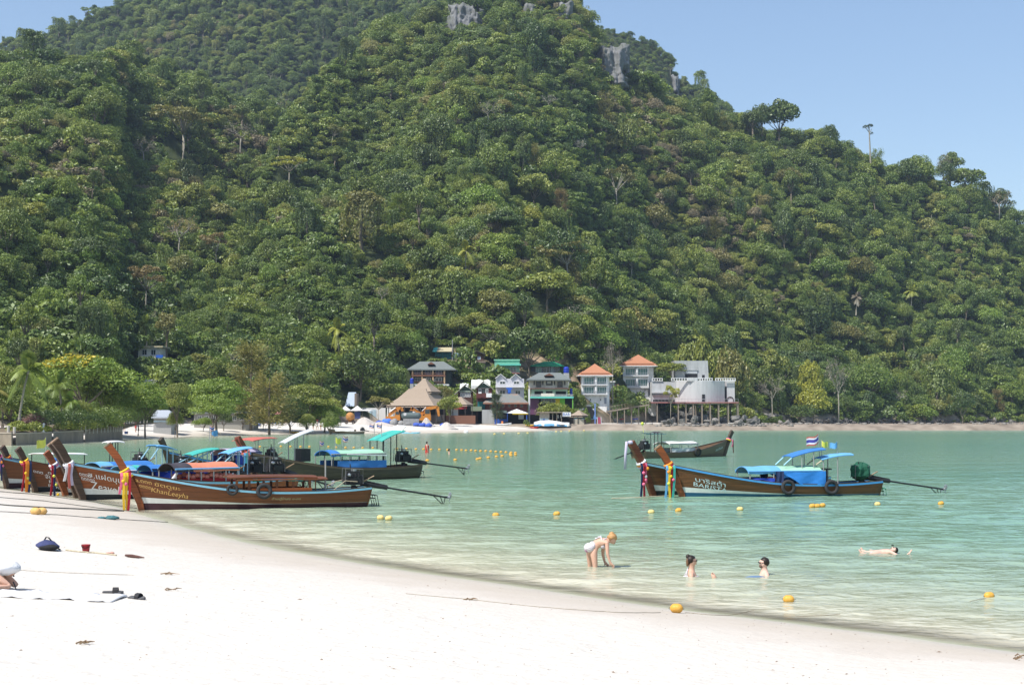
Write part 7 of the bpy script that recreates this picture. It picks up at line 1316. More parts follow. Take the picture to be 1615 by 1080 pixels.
m = MB(); m.bar(p + Vector((-.6 * L_, -r - .02, .3)), p + Vector((-.6 * L_, -r + .3, .3)), .3, 12); m.bar(p + Vector((.3 * L_, 0, r * .9)), p + Vector((.3 * L_, 0, r + .2)), .3, 12); m.build('manhole', M('tank_lid', (.5, .5, .5), .6), e)
m = MB(); m.box(p.x - L_ * .8, p.y - r * .7, gz(p.x, p.y) - .3, p.x + L_ * .8, p.y + r * .7, p.z - r * .86); m.build('cradle', SACKG, e)
def heap(label, px0, px1, py, h_px, mat, n, Y, name='sack', group=None, cat='sack', sq=.75):
    for k in range(n):
        x = px0 + (px1 - px0) * (k + .5) / n; q = at(x, py, Y + rb.uniform(-.6, .6)); q.z = gz(q.x, q.y); w_ = (px1 - px0) / n * Y / F * .62; hh = h_px * Y / F * rb.uniform(.75, 1.05); m = MB(); s1, s2 = rb.uniform(0, 6), rb.uniform(0, 6)
        m.ell(q + Vector((0, 0, hh * .42)), (w_, w_ * .9, hh * .58), 12, 8, fn=lambda d: 1 + .10 * math.sin(d.x * 5 + s1) + .08 * math.sin(d.z * 6 + d.y * 5 + s2)); o = m.build(name, mat, None, True); tag(o, label, cat, group)
heap('dull blue bulk sack at the left end of the row by the grey tank', 593, 604, 667, 7.5, SACKB, 1, 303); heap('bright blue bulk sack, tallest of the row by the grey tank', 604, 617, 667, 11, M('bright_blue_sack', (.06, .17, .60), .7, .2, 3, bump=.3), 1, 303); heap('grey bulk sack between the blue sacks', 616, 650, 668, 9.5, SACKG, 3, 302, group='grey bulk sacks on the far beach'); heap('blue bulk sack lying in front of the grey tank', 652, 681, 668, 7, SACKB, 3, 301, group='blue bulk sacks before the tank'); heap('blue covered bundle beside the excavator bucket', 694, 703, 664, 6, SACKB, 1, 305, 'bundle', None, 'bundle')
SANDP = M('grey_sand_heap', (.46, .42, .38), .95, .12, 2, bump=.3)
for lab, px, py, w_, h_, Y in (('sand heap behind the blue sacks beside the excavator', 672, 668, 26, 14, 304), ('low sand heap right of the excavator', 704, 672, 34, 11, 299), ('broad rubble and sand heap by the concrete mixer', 574, 670, 46, 12, 300), ('low sand bank behind the white-covered boat', 600, 674, 60, 7, 296)):
    q = at(px, py, Y); q.z = gz(q.x, q.y) - .2; m = MB(); W_ = w_ / 2 * Y / F; H_ = h_ * Y / F; s1 = rb.uniform(0, 6); rings = [[q + Vector((math.cos(t) * W_ * r_ * (1 + .12 * math.sin(3 * t + s1)), math.sin(t) * W_ * r_ * .8, H_ * z_ * (1 + .08 * math.sin(5 * t)))) for t in [i * math.pi / 12 for i in range(24)]] for r_, z_ in ((1.1, 0), (.85, .18), (.6, .45), (.35, .75), (.15, .95), (.03, 1.))]; m.loft(rings); tag(m.build('sand_heap', SANDP, None, True), lab, 'heap')
# concrete mixer
Y = 300; p = at(552.5, 657, Y); e = empty('concrete_mixer', (p.x, p.y, gz(p.x, p.y)), 'rusty orange drum concrete mixer on wheels at the edge of the trees', 'concrete mixer'); m = MB(); r = 7 * Y / F; m.loft([[p + Vector((math.cos(t) * r * q, y * r, math.sin(t) * r * q + y * -.12 * r)) for t in [i * math.pi / 10 for i in range(20)]] for q, y in ((.62, -1.0), (.66, -.98), (.98, -.35), (1., .3), (.6, .9), (.2, 1.0))], True, False); m.loft([[p + Vector((math.cos(t) * r * q, y * r, math.sin(t) * r * q + y * -.12 * r)) for t in [i * math.pi / 10 for i in range(20)]] for q, y in ((.62, -1.0), (.85, -.3), (.85, .3))], True, True); m.build('drum', M('rusty_orange', (.42, .20, .06), .7, .25, 3), e, True)
m = MB(); z0 = gz(p.x, p.y)
for sx in (-.9, .9): m.bar((p.x + sx * r, p.y, z0), (p.x + sx * .75 * r, p.y, p.z), .09, 6)
m.box(p.x - r, p.y - .5, z0 + .35, p.x + r, p.y + .5, z0 + .6); m.build('chassis', M('rust_frame', (.20, .10, .05), .8), e)
for sx in (-.8, .8): m = MB(); m.torus((p.x + sx * r, p.y - .6, z0 + .35), (0, 1, 0), .27, .09, 14, 6); m.build('wheel', RUBBER, e)
# pink parasol, loungers, board
p = hit(444, 668, 60); e = empty('parasol', p, 'faded pink beach parasol under the casuarinas', 'parasol'); m = MB(); t_ = Vector((p.x, p.y, p.z + 2.5)); R_ = 7.5 * p.y / F * 1.5; m.loft([[t_ + Vector((math.cos(a) * R_ * q, math.sin(a) * R_ * q, -z)) for a in [i * math.pi / 4 for i in range(8)]] for q, z in ((1, .62), (.55, .22), (.02, 0))], True, False); m.build('canopy', M('pink_canvas', (.62, .26, .27), .8), e); m = MB(); m.bar(p, t_, .04, 6); m.build('pole', POLEM, e)
for k, x in enumerate((433, 438, 424)):
    p = hit(x, 670 + k * .3, 60); e = empty('sun_lounger', p, ('turquoise sun lounger left of the pink parasol', 'blue sun lounger under the pink parasol', 'brown sun lounger in the shade of the casuarinas')[k], 'sun lounger'); c = (M('turq_pad', (.05, .32, .42), .8), BLUEP, RAILB)[k]; m = MB(); m.box(p.x - .95, p.y - .35, p.z + .3, p.x + .5, p.y + .35, p.z + .4); m.build('seat', c, e); m = MB(); m.loft([[(p.x + .5, p.y + s, p.z + .3), (p.x + .5, p.y + s, p.z + .4), (p.x + 1.0, p.y + s, p.z + .85), (p.x + 1.03, p.y + s, p.z + .76)] for s in (-.35, .35)]); m.build('backrest', c, e)
    for sx in (-.85, .7):
        for sy in (-.3, .3): m = MB(); m.box(p.x + sx - .03, p.y + sy - .03, p.z - .05, p.x + sx + .03, p.y + sy + .03, p.z + .3); m.build('leg', TIMB, e)
p = hit(458.5, 672, 60); m = MB(); h_ = 10 * p.y / F; m.loft([[p + Vector((x + dx, dy, z)) for x, z in ((-.38, 0), (.38, 0), (.30, h_), (-.30, h_))] for dx, dy in ((0, 0), (.0, .08))]); o = m.build('white_board', CLOTHW); o.rotation_euler = (0, -.12, 0); tag(o, 'white board leaning at the edge of the shade right of the parasol', 'board')
for lab, px, py, w_, h_, mt in (('blue plastic crate on the sand left of the loungers', 408, 672, 6, 4, BLUEP), ('dark blue bin in the shade by the sea wall end', 199, 684, 5, 4, M('dark_blue_bin', (.02, .04, .12), .6))):
    p = hit(px, py, 60); s_ = p.y / F; m = MB(); W_ = w_ / 2 * s_; H_ = h_ * s_; m.loft([[p + Vector((x * W_ * q, y * W_ * q, z)) for x, y in ((-1, -1), (1, -1), (1, 1), (-1, 1))] for q, z in ((.85, 0), (1, H_), (.92, H_), (.8, .06))]); tag(m.build('plastic_bin', mt), lab, 'bin')
def kayak(label, px, py, w_px, mat, ang=0., name='kayak', cat='kayak', fat=.4, two=None):
    p = hit(px, py, 60) if True else onz(px, py); L_ = w_px * p.y / F / 2; e = empty(name, p, label, cat, None, ang); m = MB(); rings = []
    for i in range(13):
        t = -1 + 2 * i / 12; w_ = fat * max(0, 1 - abs(t) ** 2.4) + .02; z = .12 + .16 * t * t; rings.append([(t * L_, math.cos(a) * w_, z + math.sin(a) * (.2 if math.sin(a) > 0 else .17) * (1 - .6 * t * t)) for a in [k * math.pi / 5 for k in range(10)]])
    m.loft(rings); o = m.build('hull', mat, None, True, False); o.parent = e; m = MB(); m.ell((L_ * .1, 0, .3), (L_ * .22, fat * .6, .05), 10, 5); o = m.build('seat_well', two or EXB, None, True, False); o.parent = e; return e
YK = M('yellow_plastic', (.62, .38, .04), .5, .12, 3); OK_ = M('orange_plastic', (.60, .20, .04), .5, .12, 3); RK = M('red_plastic', (.40, .03, .02), .5, .12, 3)
kayak('yellow kayak lying on the far left beach', 465, 683.2, 13, YK, .05); kayak('orange and yellow kayak below the deck fence of the thatched hut', 762, 668, 20, YK, -.2); kayak('red kayak left of the orange and yellow one', 752, 666, 14, RK, -.15); kayak('dark red kayak at the water edge before the beach bar', 842.5, 675.5, 14, RK, .05); kayak('yellow paddle board on the sand in front of the beach cafe bush', 836, 672, 16, YK, .0, 'paddle_board', 'paddle board', .4); kayak('red kayak on the sand below the lower villa', 978, 662, 15, RK, .0); kayak('violet-blue kayak beside the red one below the villas', 999, 661.5, 18, M('violet_plastic', (.12, .12, .48), .5), .0)
kayak('blue and orange paddle board floating near the white-covered boat', 645, 684.2, 36, M('sky_board', (.10, .42, .55), .5), .02, 'paddle_board', 'paddle board', .35, OK_)
p = hit(795, 673.5, 60); e = empty('jet_ski', p, 'white and black jet ski parked on a trailer on the far beach', 'jet ski', None, .0); s_ = 23 * p.y / F / 2; m = MB(); rings = []
for i in range(11):
    t = -1 + 2 * i / 10; w_ = .55 * max(0, 1 - max(0, t) ** 2.5) + .03; rings.append([(t * s_, y * w_, z + .25 * max(0, t) ** 2) for y, z in ((-.5, .3), (.5, .3), (1, .62), (.85, .75), (-.85, .75), (-1, .62))])
m.loft(rings); o = m.build('hull', CLOTHW, None, False, False); o.parent = e; m = MB(); m.loft([[(x, y, z) for y, z in ((-.3, .74), (.3, .74), (.22, h_), (-.22, h_))] for x, h_ in ((-s_ * .7, .95), (-s_ * .1, 1.0), (.1, 1.1), (s_ * .45, 1.25), (s_ * .75, .85))]); o = m.build('seat', BLACK, None, False, False); o.parent = e; m = MB(); m.box(-s_, -.58, .5, s_ * .7, .58, .58); o = m.build('rubbing_strip', BLACK, None, False, False); o.parent = e; m = MB(); m.bar((s_ * .35, -.4, 1.4), (s_ * .35, .4, 1.4), .04, 6); o = m.build('handlebar', BLACK, None, False, False); o.parent = e
m = MB(); m.box(-.6, -.3, .75, -.2, .3, 1.3); o = m.build('lifejacket', OK_, None, False, False); o.parent = e
def covered(label, px0, px1, py, h_px, cols):
    p = hit((px0 + px1) / 2, py, 60); s_ = p.y / F; L_ = (px1 - px0) * s_; H_ = h_px * s_; e = empty('covered_boat', p, label, 'boat'); rc = random.Random(px0); x0 = p.x - L_ / 2
    m = MB(); m.loft([[(x0 + L_ * t, p.y + y, p.z + z) for y, z in ((-1.1 * q, .5), (-.6 * q, .05), (.6 * q, .05), (1.1 * q, .5))] for t, q in ((0, .6), (.1, 1), (.8, 1), (1, .15))]); m.build('hull', W_OL, e)
    m = MB(); rings = []
    for i in range(15):
        t = i / 14; q = .65 + .35 * math.sin(math.pi * min(1, t * 1.15 + .05)); rings.append([(x0 + L_ * t, p.y + y * q * 1.25, p.z + z * H_ * q + rc.uniform(-.06, .06)) for y, z in ((-1, .16), (-.98, .5), (-.55, .92), (0, 1), (.55, .92), (.98, .5), (1, .16))])
    n = len(rings[0]); b_ = len(m.v); m.v += [tuple(v) for r_ in rings for v in r_]
    for i in range(14):
        for j in range(n - 1): m.f.append([b_ + i * n + j, b_ + i * n + j + 1, b_ + (i + 1) * n + j + 1, b_ + (i + 1) * n + j]); m.m.append(1 if j in (0, 5) and (i % 5 != 3) else 0)
    m.f.append([b_ + j for j in range(n)]); m.m.append(0); m.f.append([b_ + 14 * n + j for j in range(n)]); m.m.append(0); m.build('cover', cols, e, True)
covered('long boat under a white and pale blue cover in front of the beach bar', 842, 898, 673, 10.5, [SHEET, CL['sky']])
# stairs board, post by the lower villa
p = at(945.5, 664, 345); p.z = gz(p.x, p.y); e = empty('slide_board', p, 'dark maroon ramp board standing by the beach path below the lower villa', 'ramp'); s_ = 345 / F; m = MB(); m.loft([[p + Vector((x * s_, y, z * s_)) for x, y, z in ((-2.6, 0, 0), (2.6, 0, 0), (2.1, 1.6, 14.5), (-2.1, 1.6, 14.5))], [p + Vector((x * s_, y, z * s_)) for x, y, z in ((-2.6, .2, 0), (2.6, .2, 0), (2.1, 1.8, 14.5), (-2.1, 1.8, 14.5))]]); m.build('board', MAROON, e)
for sx in (-3, 3): m = MB(); m.loft([[p + Vector(((sx + d) * s_, y - .05, z * s_)) for d, y, z in ((-.4, 0, 0), (.4, 0, 0), (.4, 1.6, 15), (-.4, 1.6, 15))], [p + Vector(((sx + d) * s_, y + .25, z * s_)) for d, y, z in ((-.4, 0, 0), (.4, 0, 0), (.4, 1.6, 15), (-.4, 1.6, 15))]]); m.build('side_rail', GRAIL, e)
p = at(938.5, 654, 350); m = MB(); m.box(p.x - .14, p.y, gz(p.x, p.y), p.x + .14, p.y + .1, at(0, 636, 350).z); tag(m.build('banner', M('blue_banner', (.16, .25, .55), .8)), 'tall narrow blue banner beside the thatched kiosk', 'banner')
p = at(1000, 658, 392); q = empty('float', onz(603, 684.5, 0) if False else onz(735, 681.8, 0), 'white mooring float near the far beach, left of the jet ski', 'float'); m = MB(); m.ell(Vector(q.location) + Vector((0, 0, .1)), (.45, .4, .35), 12, 8); m.build('body', CLOTHW, q, True)
# small raft with a flag far out
p = onz(1027, 684.5, 0); e = empty('marker_float', p, 'dark floating pole with a small yellow marker far out on the water', 'marker'); m = MB(); m.path([p + Vector((-1.6, 0, .25)), p + Vector((-.3, 0, .05)), p + Vector((2.6, 0, -.02))], [.05, .14, .1], 6); m.build('pole', M('dark_float', (.03, .09, .11), .6), e); m = MB(); m.bar(p + Vector((-1.3, 0, .2)), p + Vector((-1.5, 0, 1.7)), .04, 5); m.ell(p + Vector((-1.5, 0, 1.8)), .28, 8, 6); m.build('marker', CL['lime'], e)

# ------------------------------------------------------------------ buoys and ropes
BUOY = M('yellow_buoy', (.66, .34, .05), .5, .14, 4, dirt=((.40, .30, .12), 3, .4)); BUOYP = M('faded_yellow_buoy', (.66, .50, .20), .6, .14, 4); ROPE = M('sandy_rope', (.30, .26, .20), .95, .3, 20); ROPED = M('dark_rope', (.10, .10, .09), .95, .3, 20)
def buoy(p, r, label, ax=(1, .1, 0), mat=BUOY, group='yellow buoys'):
    e = empty('buoy', p, label, 'buoy', group); a = Vector(ax).normalized(); b = Vector((0, 0, 1)); c = a.cross(b).normalized(); m = MB(); c0 = Vector(p); m.loft([[c0 + a * x * r + (b * math.cos(t) + c * math.sin(t)) * r * q for t in [k * math.pi / 8 for k in range(16)]] for x, q in ((-1.25, .12), (-1.18, .3), (-1.0, .6), (-.65, .85), (-.2, .92), (-.05, .9), (.05, .9), (.2, .92), (.65, .85), (1.0, .6), (1.18, .3), (1.25, .12))]); m.build('body', mat, e, True)
    m = MB(); m.torus(c0 + a * 1.3 * r, c, .14 * r, .05 * r, 8, 5); m.torus(c0 - a * 1.3 * r, c, .14 * r, .05 * r, 8, 5); m.build('rope_eye', ROPED, e); return e
p = hit(1067, 966, 8, 60); buoy((p.x, p.y, p.z + .07), .082, 'large orange-yellow buoy lying on the wet sand in front of the swimmers', (1, -.2, 0)); pA = p
p = hit(1244, 971, 8, 60); buoy((p.x, p.y, max(p.z, 0) + .04), .078, 'yellow buoy at the water edge right of the one on the sand', (1, -.2, 0)); pB = p
p = onz(1560, 942, 0); buoy((p.x, p.y, .03), .078, 'yellow buoy afloat near the right edge of the picture', (1, .3, 0)); pC = p
for k, (x, y) in enumerate(((600, 818), (613, 819), (782, 814), (878, 812), (1027, 809), (1070, 806.5), (1167, 804.5), (1281, 799.5), (1289, 799.5), (1297, 798.5), (1384, 796.5), (1484, 795.5))):
    p = onz(x, y, 0); lab = ('pale yellow float in the shallows below the nearest boat stern, left of two', 'pale yellow float in the shallows below the nearest boat stern, right of two', 'lone yellow float in the middle of the water between the boats', 'yellow float above the bending woman', 'yellow float below the prow ribbons of the right-hand boats', 'yellow float under the bow of the blue tarpaulin boat', 'yellow float below the lettering of the blue tarpaulin boat', 'leftmost of three yellow floats bunched below the tyres', 'middle of three yellow floats bunched below the tyres', 'rightmost of three yellow floats bunched below the tyres', 'yellow float below the green wrapped engine', 'yellow float below the propeller of the right-hand boat')[k]
    buoy((p.x, p.y, .04), .09, lab, (1, .1 * (k % 3 - 1), .1 * (k % 2)), BUOYP if k in (0, 1, 4, 6, 10) else BUOY)
far_b = [(410, 705), (443, 704.5), (458, 704.8), (474, 705), (488, 705), (518, 705), (530, 706), (545, 706.5), (558, 706.5), (572, 707), (588, 707), (626, 708.5), (641, 708.5), (656, 709), (668, 709), (680, 709.5), (693, 709.5), (706, 710), (720, 710), (728, 710.5), (735, 711), (743, 711), (750, 711.5), (758, 712), (766, 712), (774, 712.5), (782, 713), (790, 713.5), (798, 714), (806, 714.5), (813, 715), (805, 717), (813, 718), (806, 719), (792, 720), (783, 721), (770, 722.5), (757, 724), (753, 725), (718, 726), (674, 727)]
for x, y in far_b: p = onz(x, y, 0); buoy((p.x, p.y, .05), .105, 'tiny yellow buoy in the far string that marks the swimming area', (1, .05, 0), BUOY, 'yellow buoys of the far swimming line')
for x, y in ((780, 685), (795, 684.5), (818, 684), (832, 683.5), (877, 681), (885, 680.6), (898, 680), (921, 679.5), (1113, 675.5)): p = onz(x, y, 0); buoy((p.x, p.y, .08), .16, 'tiny yellow buoy close off the far beach', (1, .05, 0), BUOYP, 'yellow buoys off the far beach')
def rope(label, pts, r=.012, mat=ROPE, float_=False, cat='rope', sub=6):
    P_ = []
    for (x0, y0), (x1, y1) in zip(pts[:-1], pts[1:]):
        for i in range(sub):
            t = i / sub; x, y = x0 + (x1 - x0) * t, y0 + (y1 - y0) * t; q = hit(x, y + rb.uniform(-.25, .25), 8, 120) if not float_ else onz(x, y, 0); q.z = max(q.z, 0) + r * .7; P_.append(q)
    m = MB(); m.path(P_, r, 5); return tag(m.build('rope', mat), label, cat)
rope('thin rope running over the sand to the large buoy', [(640, 936), (740, 945), (830, 955), (900, 961), (980, 966), (1054, 966)], .006); rope('thin rope from the large buoy down to the water edge buoy', [(1080, 966), (1130, 970), (1232, 972.5)], .006); rope('rope drifting from the water edge buoy along the shallows', [(1256, 972), (1300, 970), (1330, 968)], .006, ROPE, True); rope('rope floating beside the right edge buoy', [(1530, 948), (1548, 944), (1572, 941), (1615, 935)], .006, ROPE, True)
rope('mooring rope lying across the upper beach, nearest the bows', [(-20, 774), (60, 780), (150, 792), (228, 807)], .018, ROPED); rope('second mooring rope lying on the sand below the bows', [(-20, 783), (70, 790), (160, 802), (225, 808)], .016, ROPED); rope('dark mooring rope on the sand, third below the bows', [(-20, 795), (40, 799), (120, 803), (210, 807)], .024, ROPED); rope('thin rope with floats lying lowest on the upper beach', [(-20, 806), (50, 809), (90, 812), (170, 818), (240, 822), (270, 824)], .012, ROPED)
rope('frayed rope lying on the sand beside the red bucket', [(104, 868), (130, 871), (160, 873), (188, 877)], .016, M('straw_rope', (.42, .37, .26), .95, .3, 20)); rope('half buried line crossing the sand near the sunbather', [(28, 899), (60, 901), (100, 903), (160, 905), (222, 907)], .006, M('pale_line', (.42, .37, .30), .95, .3, 20))
rope('slack pale mooring line at the bows of the right-hand boats', [(965, 786), (1010, 784.5), (1050, 782), (1075, 779)], .02, POLEW, True)
for x, lab in ((56, 'left of two tan floats on the beach rope'), (66, 'right of two tan floats on the beach rope')): p = hit(x, 811, 8, 90); buoy((p.x, p.y, p.z + .09), .12, lab, (1, -.2, 0), M('tan_float', (.62, .38, .13), .7, .15, 4), None)
p = hit(176, 819, 8, 90); m = MB(); m.ell(p + Vector((0, 0, .05)), (.2, .1, .07), 10, 6, fn=lambda d: 1 + .2 * math.sin(d.x * 8)); m.ell(p + Vector((-.3, .03, .04)), (.14, .07, .05), 8, 5); tag(m.build('rope_bundle', M('teal_netting', (.06, .16, .18), .9, .4, 12, bump=.5), None, True), 'small bundle of teal netting on the beach rope', 'net')

# ------------------------------------------------------------------ things lying on the near sand
p = hit(75, 867, 8, 60); s_ = p.y / F; e = empty('bag', p, 'slumped navy blue beach bag with black straps', 'bag'); rc = random.Random(6); m = MB(); rings = []
for i in range(12):
    t = -1 + 2 * i / 11; q = max(.12, 1 - abs(t) ** 2.6); rings.append([p + Vector((t * 18.5 * s_, math.sin(a) * .2 * q, .09 + (.10 * q + .012 * rc.uniform(-1, 1)) * math.cos(a) - .03 * max(0, t))) for a in [k * math.pi / 6 for k in range(12)]])
m.loft(rings); m.build('body', M('navy_canvas', (.05, .06, .15), .85, .3, 8, bump=.4), e, True); m = MB(); m.ell(p + Vector((5 * s_, -.13, .06)), (.19, .1, .06), 10, 6); m.build('pocket', M('black_canvas', (.018, .018, .02), .85, .3, 8), e, True); m = MB(); m.path([p + Vector((-6 * s_, 0, .17)), p + Vector((-2 * s_, 0, .245)), p + Vector((2 * s_, -.02, .23)), p + Vector((6 * s_, 0, .17))], .014, 6); m.path([p + Vector((17 * s_, -.05, .06)), p + Vector((20 * s_, -.1, .03)), p + Vector((23 * s_, -.12, .02))], .014, 5); m.build('strap', BLACK, e)
p = hit(135.5, 870, 8, 60); e = empty('bucket', p, 'small red plastic bucket standing on the sand', 'bucket'); m = MB(); rings = [[p + Vector((math.cos(a) * r, math.sin(a) * r, z)) for a in [k * math.pi / 10 for k in range(20)]] for r, z in ((.056, -.01), (.06, 0), (.078, .125), (.084, .127), (.084, .14), (.077, .14), (.058, .02))]; m.loft(rings); m.build('body', M('red_bucket_plastic', (.30, .02, .03), .45, .12, 5), e, True); m = MB(); m.path([p + Vector((math.cos(a) * .082, -.02 - .05 * math.sin(a), .135 - .06 * math.sin(a))) for a in [k * math.pi / 8 for k in range(9)]], .005, 5); m.build('handle', BLACK, e)
p = hit(207, 879, 8, 60); m = MB(); m.path([p + Vector((-.12, .05, .04)), p + Vector((0, 0, .03)), p + Vector((.14, -.06, .02)), p + Vector((.26, -.1, .01))], [.02, .035, .025, .01], 6); tag(m.build('driftwood_stick', M('dark_stick', (.10, .05, .04), .9, .3, 9)), 'short dark stick at the end of the frayed rope', 'stick')
for k, (x, y) in enumerate(((171, 873.5), (176.5, 873))): p = hit(x, y, 8, 60); m = MB(); m.ell(p + Vector((0, 0, .015)), (.05, .045, .025), 8, 5); tag(m.build('shell', M('pink_shell', (.50, .28, .22), .6)), ('left of two pinkish shells behind the frayed rope', 'right of two pinkish shells behind the frayed rope')[k], 'shell')
a = [hit(x, y, 8, 60) for x, y in ((-60, 944), (0, 944), (60, 943), (120, 946), (165, 946), (205, 942), (200, 938), (120, 936), (50, 934), (0, 933), (-60, 932))]; m = MB(); nb = len(a); m.add([p + Vector((0, 0, .035)) for p in a] + [p + Vector((0, 0, -.02)) for p in a], [tuple(range(nb))[::-1]] + [(i, (i + 1) % nb, nb + (i + 1) % nb, nb + i) for i in range(nb)])
X0 = min(p.x for p in a); X1 = hit(204, 940, 8, 60).x; yc = hit(60, 939, 8, 60).y; m = MB(); nx = 40; rows = []; rc = random.Random(8)
for i in range(nx + 1):
    x = X0 + (X1 - X0) * i / nx; rows.append([(x, yc + (j / 5 - .5) * .78 + .03 * math.sin(i * .5), gz(x, yc + (j / 5 - .5) * .78) + .025 + .012 * math.sin(i * .9 + j) + .01 * rc.uniform(-1, 1)) for j in range(6)])
rows2 = [r_ + [(q[0], q[1], q[2] - .02) for q in r_[::-1]] for r_ in rows]; m.loft(rows2); tag(m.build('beach_towel', M('white_towel', (.74, .74, .76), .95, .05, 20), None, True), 'long white beach towel spread on the sand under the sunbather', 'towel')
def sandal(px, py, label, ang, tip):
    p = hit(px, py, 8, 60); e = empty('sandal', p, label, 'sandal', 'pair of dark sandals', ang); e.rotation_euler = (tip, 0, ang); m = MB(); out = [(-.13, -.03), (-.11, -.042), (-.03, -.04), (.05, -.048), (.11, -.045), (.14, -.015), (.13, .025), (.09, .045), (.02, .042), (-.06, .036), (-.12, .03)]
    m.loft([[(x, y, z) for x, y in out] for z in (0, .028)]); o = m.build('sole', M('grey_sole', (.10, .10, .105), .9, .2, 12), None, False, False); o.parent = e; m = MB(); m.loft([[(x, y * 1.0, z) for y, z in ((-.052, .01), (-.045, .05), (-.02, .075), (.02, .075), (.045, .05), (.052, .01), (.044, .012), (.036, .045), (.015, .066), (-.015, .066), (-.036, .045), (-.044, .012))] for x in (.0, .035, .07)]); o = m.build('strap', M('black_strap', (.025, .025, .028), .7, .2, 12), None, False, False); o.parent = e
sandal(178, 935, 'dark grey sandal lying flat at the end of the towel, left one', .1, .05); sandal(216, 944, 'dark grey sandal tilted on the sand, right one', -.55, .25)
rs2 = np.random.RandomState(15); V = []; Fq = []
for k in range(1100):
    px_, py_ = rs2.uniform(-80, 1680), rs2.uniform(800, 1085); q = onz(px_, py_, .8); sdv = float(shore(np.array([q.x]), np.array([q.y]))[0])
    if sdv < .4 or (sdv > 4 and rs2.rand() > .5): continue
    z = gz(q.x, q.y); s = rs2.uniform(.003, .010) * (1.9 if rs2.rand() < .06 else 1); a = rs2.uniform(0, 6.28); d = np.array((math.cos(a), math.sin(a), 0)); n_ = np.array((-d[1], d[0], 0)); c = np.array((q.x, q.y, z + s * .15)); b0 = len(V); el = rs2.uniform(1, 3)
    V += [c - d * s * el, c + n_ * s * .7, c + d * s * el, c - n_ * s * .7, c + np.array((0, 0, s * .8))]; Fq += [[b0, b0 + 3, b0 + 4, b0 + 4], [b0 + 3, b0 + 2, b0 + 4, b0 + 4], [b0 + 2, b0 + 1, b0 + 4, b0 + 4], [b0 + 1, b0, b0 + 4, b0 + 4]]
me = bpy.data.meshes.new('beach_debris'); me.from_pydata([tuple(v) for v in V], [], [f[:3] for f in Fq]); me.materials.append(M('leaf_litter', (.24, .18, .135), .9, .6, 3)); tag(obj('beach_debris', me), 'scattered bits of leaf, coral and twig on the white sand', kind='stuff')
for k, (px_, py_, w_) in enumerate(((124, 1016, 22), (262, 906, 26), (268, 931, 16), (738, 946, 16), (1607, 1036, 14), (1603, 1040, 10))):
    p = hit(px_, py_, 8, 60); s_ = w_ * p.y / F / 2; m = MB(); rc = random.Random(k)
    for j in range(5): a = p + Vector((rc.uniform(-s_, s_), rc.uniform(-.05, .05), .012)); m.path([a, a + Vector((rc.uniform(.3, .8) * s_, rc.uniform(-.04, .04), rc.uniform(0, .03))), a + Vector((rc.uniform(.8, 1.4) * s_, rc.uniform(-.06, .06), .01))], [.009, .008, .003], 5)
    tag(m.build('twig_litter', M('twig', (.22, .15, .09), .9, .3, 9)), ('curled reddish leaf litter at the lower left of the sand', 'dry grass tuft on the sand right of the bag line', 'pale twigs on the sand right of the sandals', 'dark seaweed scrap on the rope at the middle of the beach', 'brown leaf at the lower right water edge', 'dark pebble litter at the lower right water edge')[k], 'litter')

# ------------------------------------------------------------------ the forest on the hillside
def scatter_points(step, seed, y0, y1, u0=-250, u1=1870):
    rs = np.random.RandomState(seed)
    X, Y = np.meshgrid(np.arange((u0 - CX) / F * y1, (u1 - CX) / F * y1, step), np.arange(y0, y1, step)); X = X.ravel(); Y = Y.ravel()
    X = X + rs.uniform(-.48, .48, len(X)) * step; Y = Y + rs.uniform(-.48, .48, len(Y)) * step
    u = X / Y * F + CX; k = (u > u0) & (u < u1); X, Y, u = X[k], Y[k], u[k]
    z = hills(X, Y); fl = (shore(X, Y) > 34) & (Y > 236) & (u < 570) & (z < 1.75); k = (z > 1.75) | fl; z = np.where(fl, 1.9, z)
    R = np.maximum(np.interp(u, *RY_F), 0)
    back = np.where(u < 430, np.interp(u, *RY_L), R)
    k &= (Y < back + 25) | ((Y > 830) & (Y < 1025))
    return X[k], Y[k], z[k], u[k], rs
def cleared(X, Y, z, r, h, strict=.35, low=False):
    """True where a plant would stand in the way of something built by hand"""
    px, pb = proj(X, Y, z); _, ptop = proj(X, Y, z + h); w = r / Y * F * .8
    bad = np.zeros(len(X), bool)
    for x0, y0, x1, y1, yf in CLEAR + ([] if low else CLEART): bad |= (px + w > x0) & (px - w < x1) & (ptop < y1) & (pb > y0) & (Y < yf)
    if low: strict = 0
    for nx, ny, nr in NOTREE: bad |= (X - nx) ** 2 + (Y - ny) ** 2 < (nr + r * strict) ** 2
    return bad
X, Y, Z, U_, rs = scatter_points(3.7, 5, 205, 1030)
n = len(X)
scrub = sstep(.47, .6, fbm(X, Y, 70, 3, 77) + .22 * ((U_ < 620) & (Y < 460)) - .1 * (U_ > 1100))
size = np.clip(np.exp(rs.normal(-.30, .34, n)), .4, 1.6) * (1 - .42 * scrub) * np.where(Y > 800, .85, 1.0) * (1 + .35 * (rs.uniform(size=n) < .10))
order = sorted((k, i) for k in PROTO if not (k[0] == 'n') for i in range(len(PROTO[k])))
kinds_p = dict(broad=.66, layered=.07, tall=.05, umbrella=.012, vine=.17, bush=.0, dry=.012, casuarina=.012, palm=.014)
ks = rs.choice(list(kinds_p), n, p=np.array(list(kinds_p.values())) / sum(kinds_p.values()))
pick = rs.randint(0, 1000, n)
Hh = np.array([PROTO[k][p % len(PROTO[k])]['H'] for k, p in zip(ks, pick)]) * size; Rr = np.array([PROTO[k][p % len(PROTO[k])]['R'] for k, p in zip(ks, pick)]) * size
ok = ~cleared(X, Y, Z, Rr, Hh)
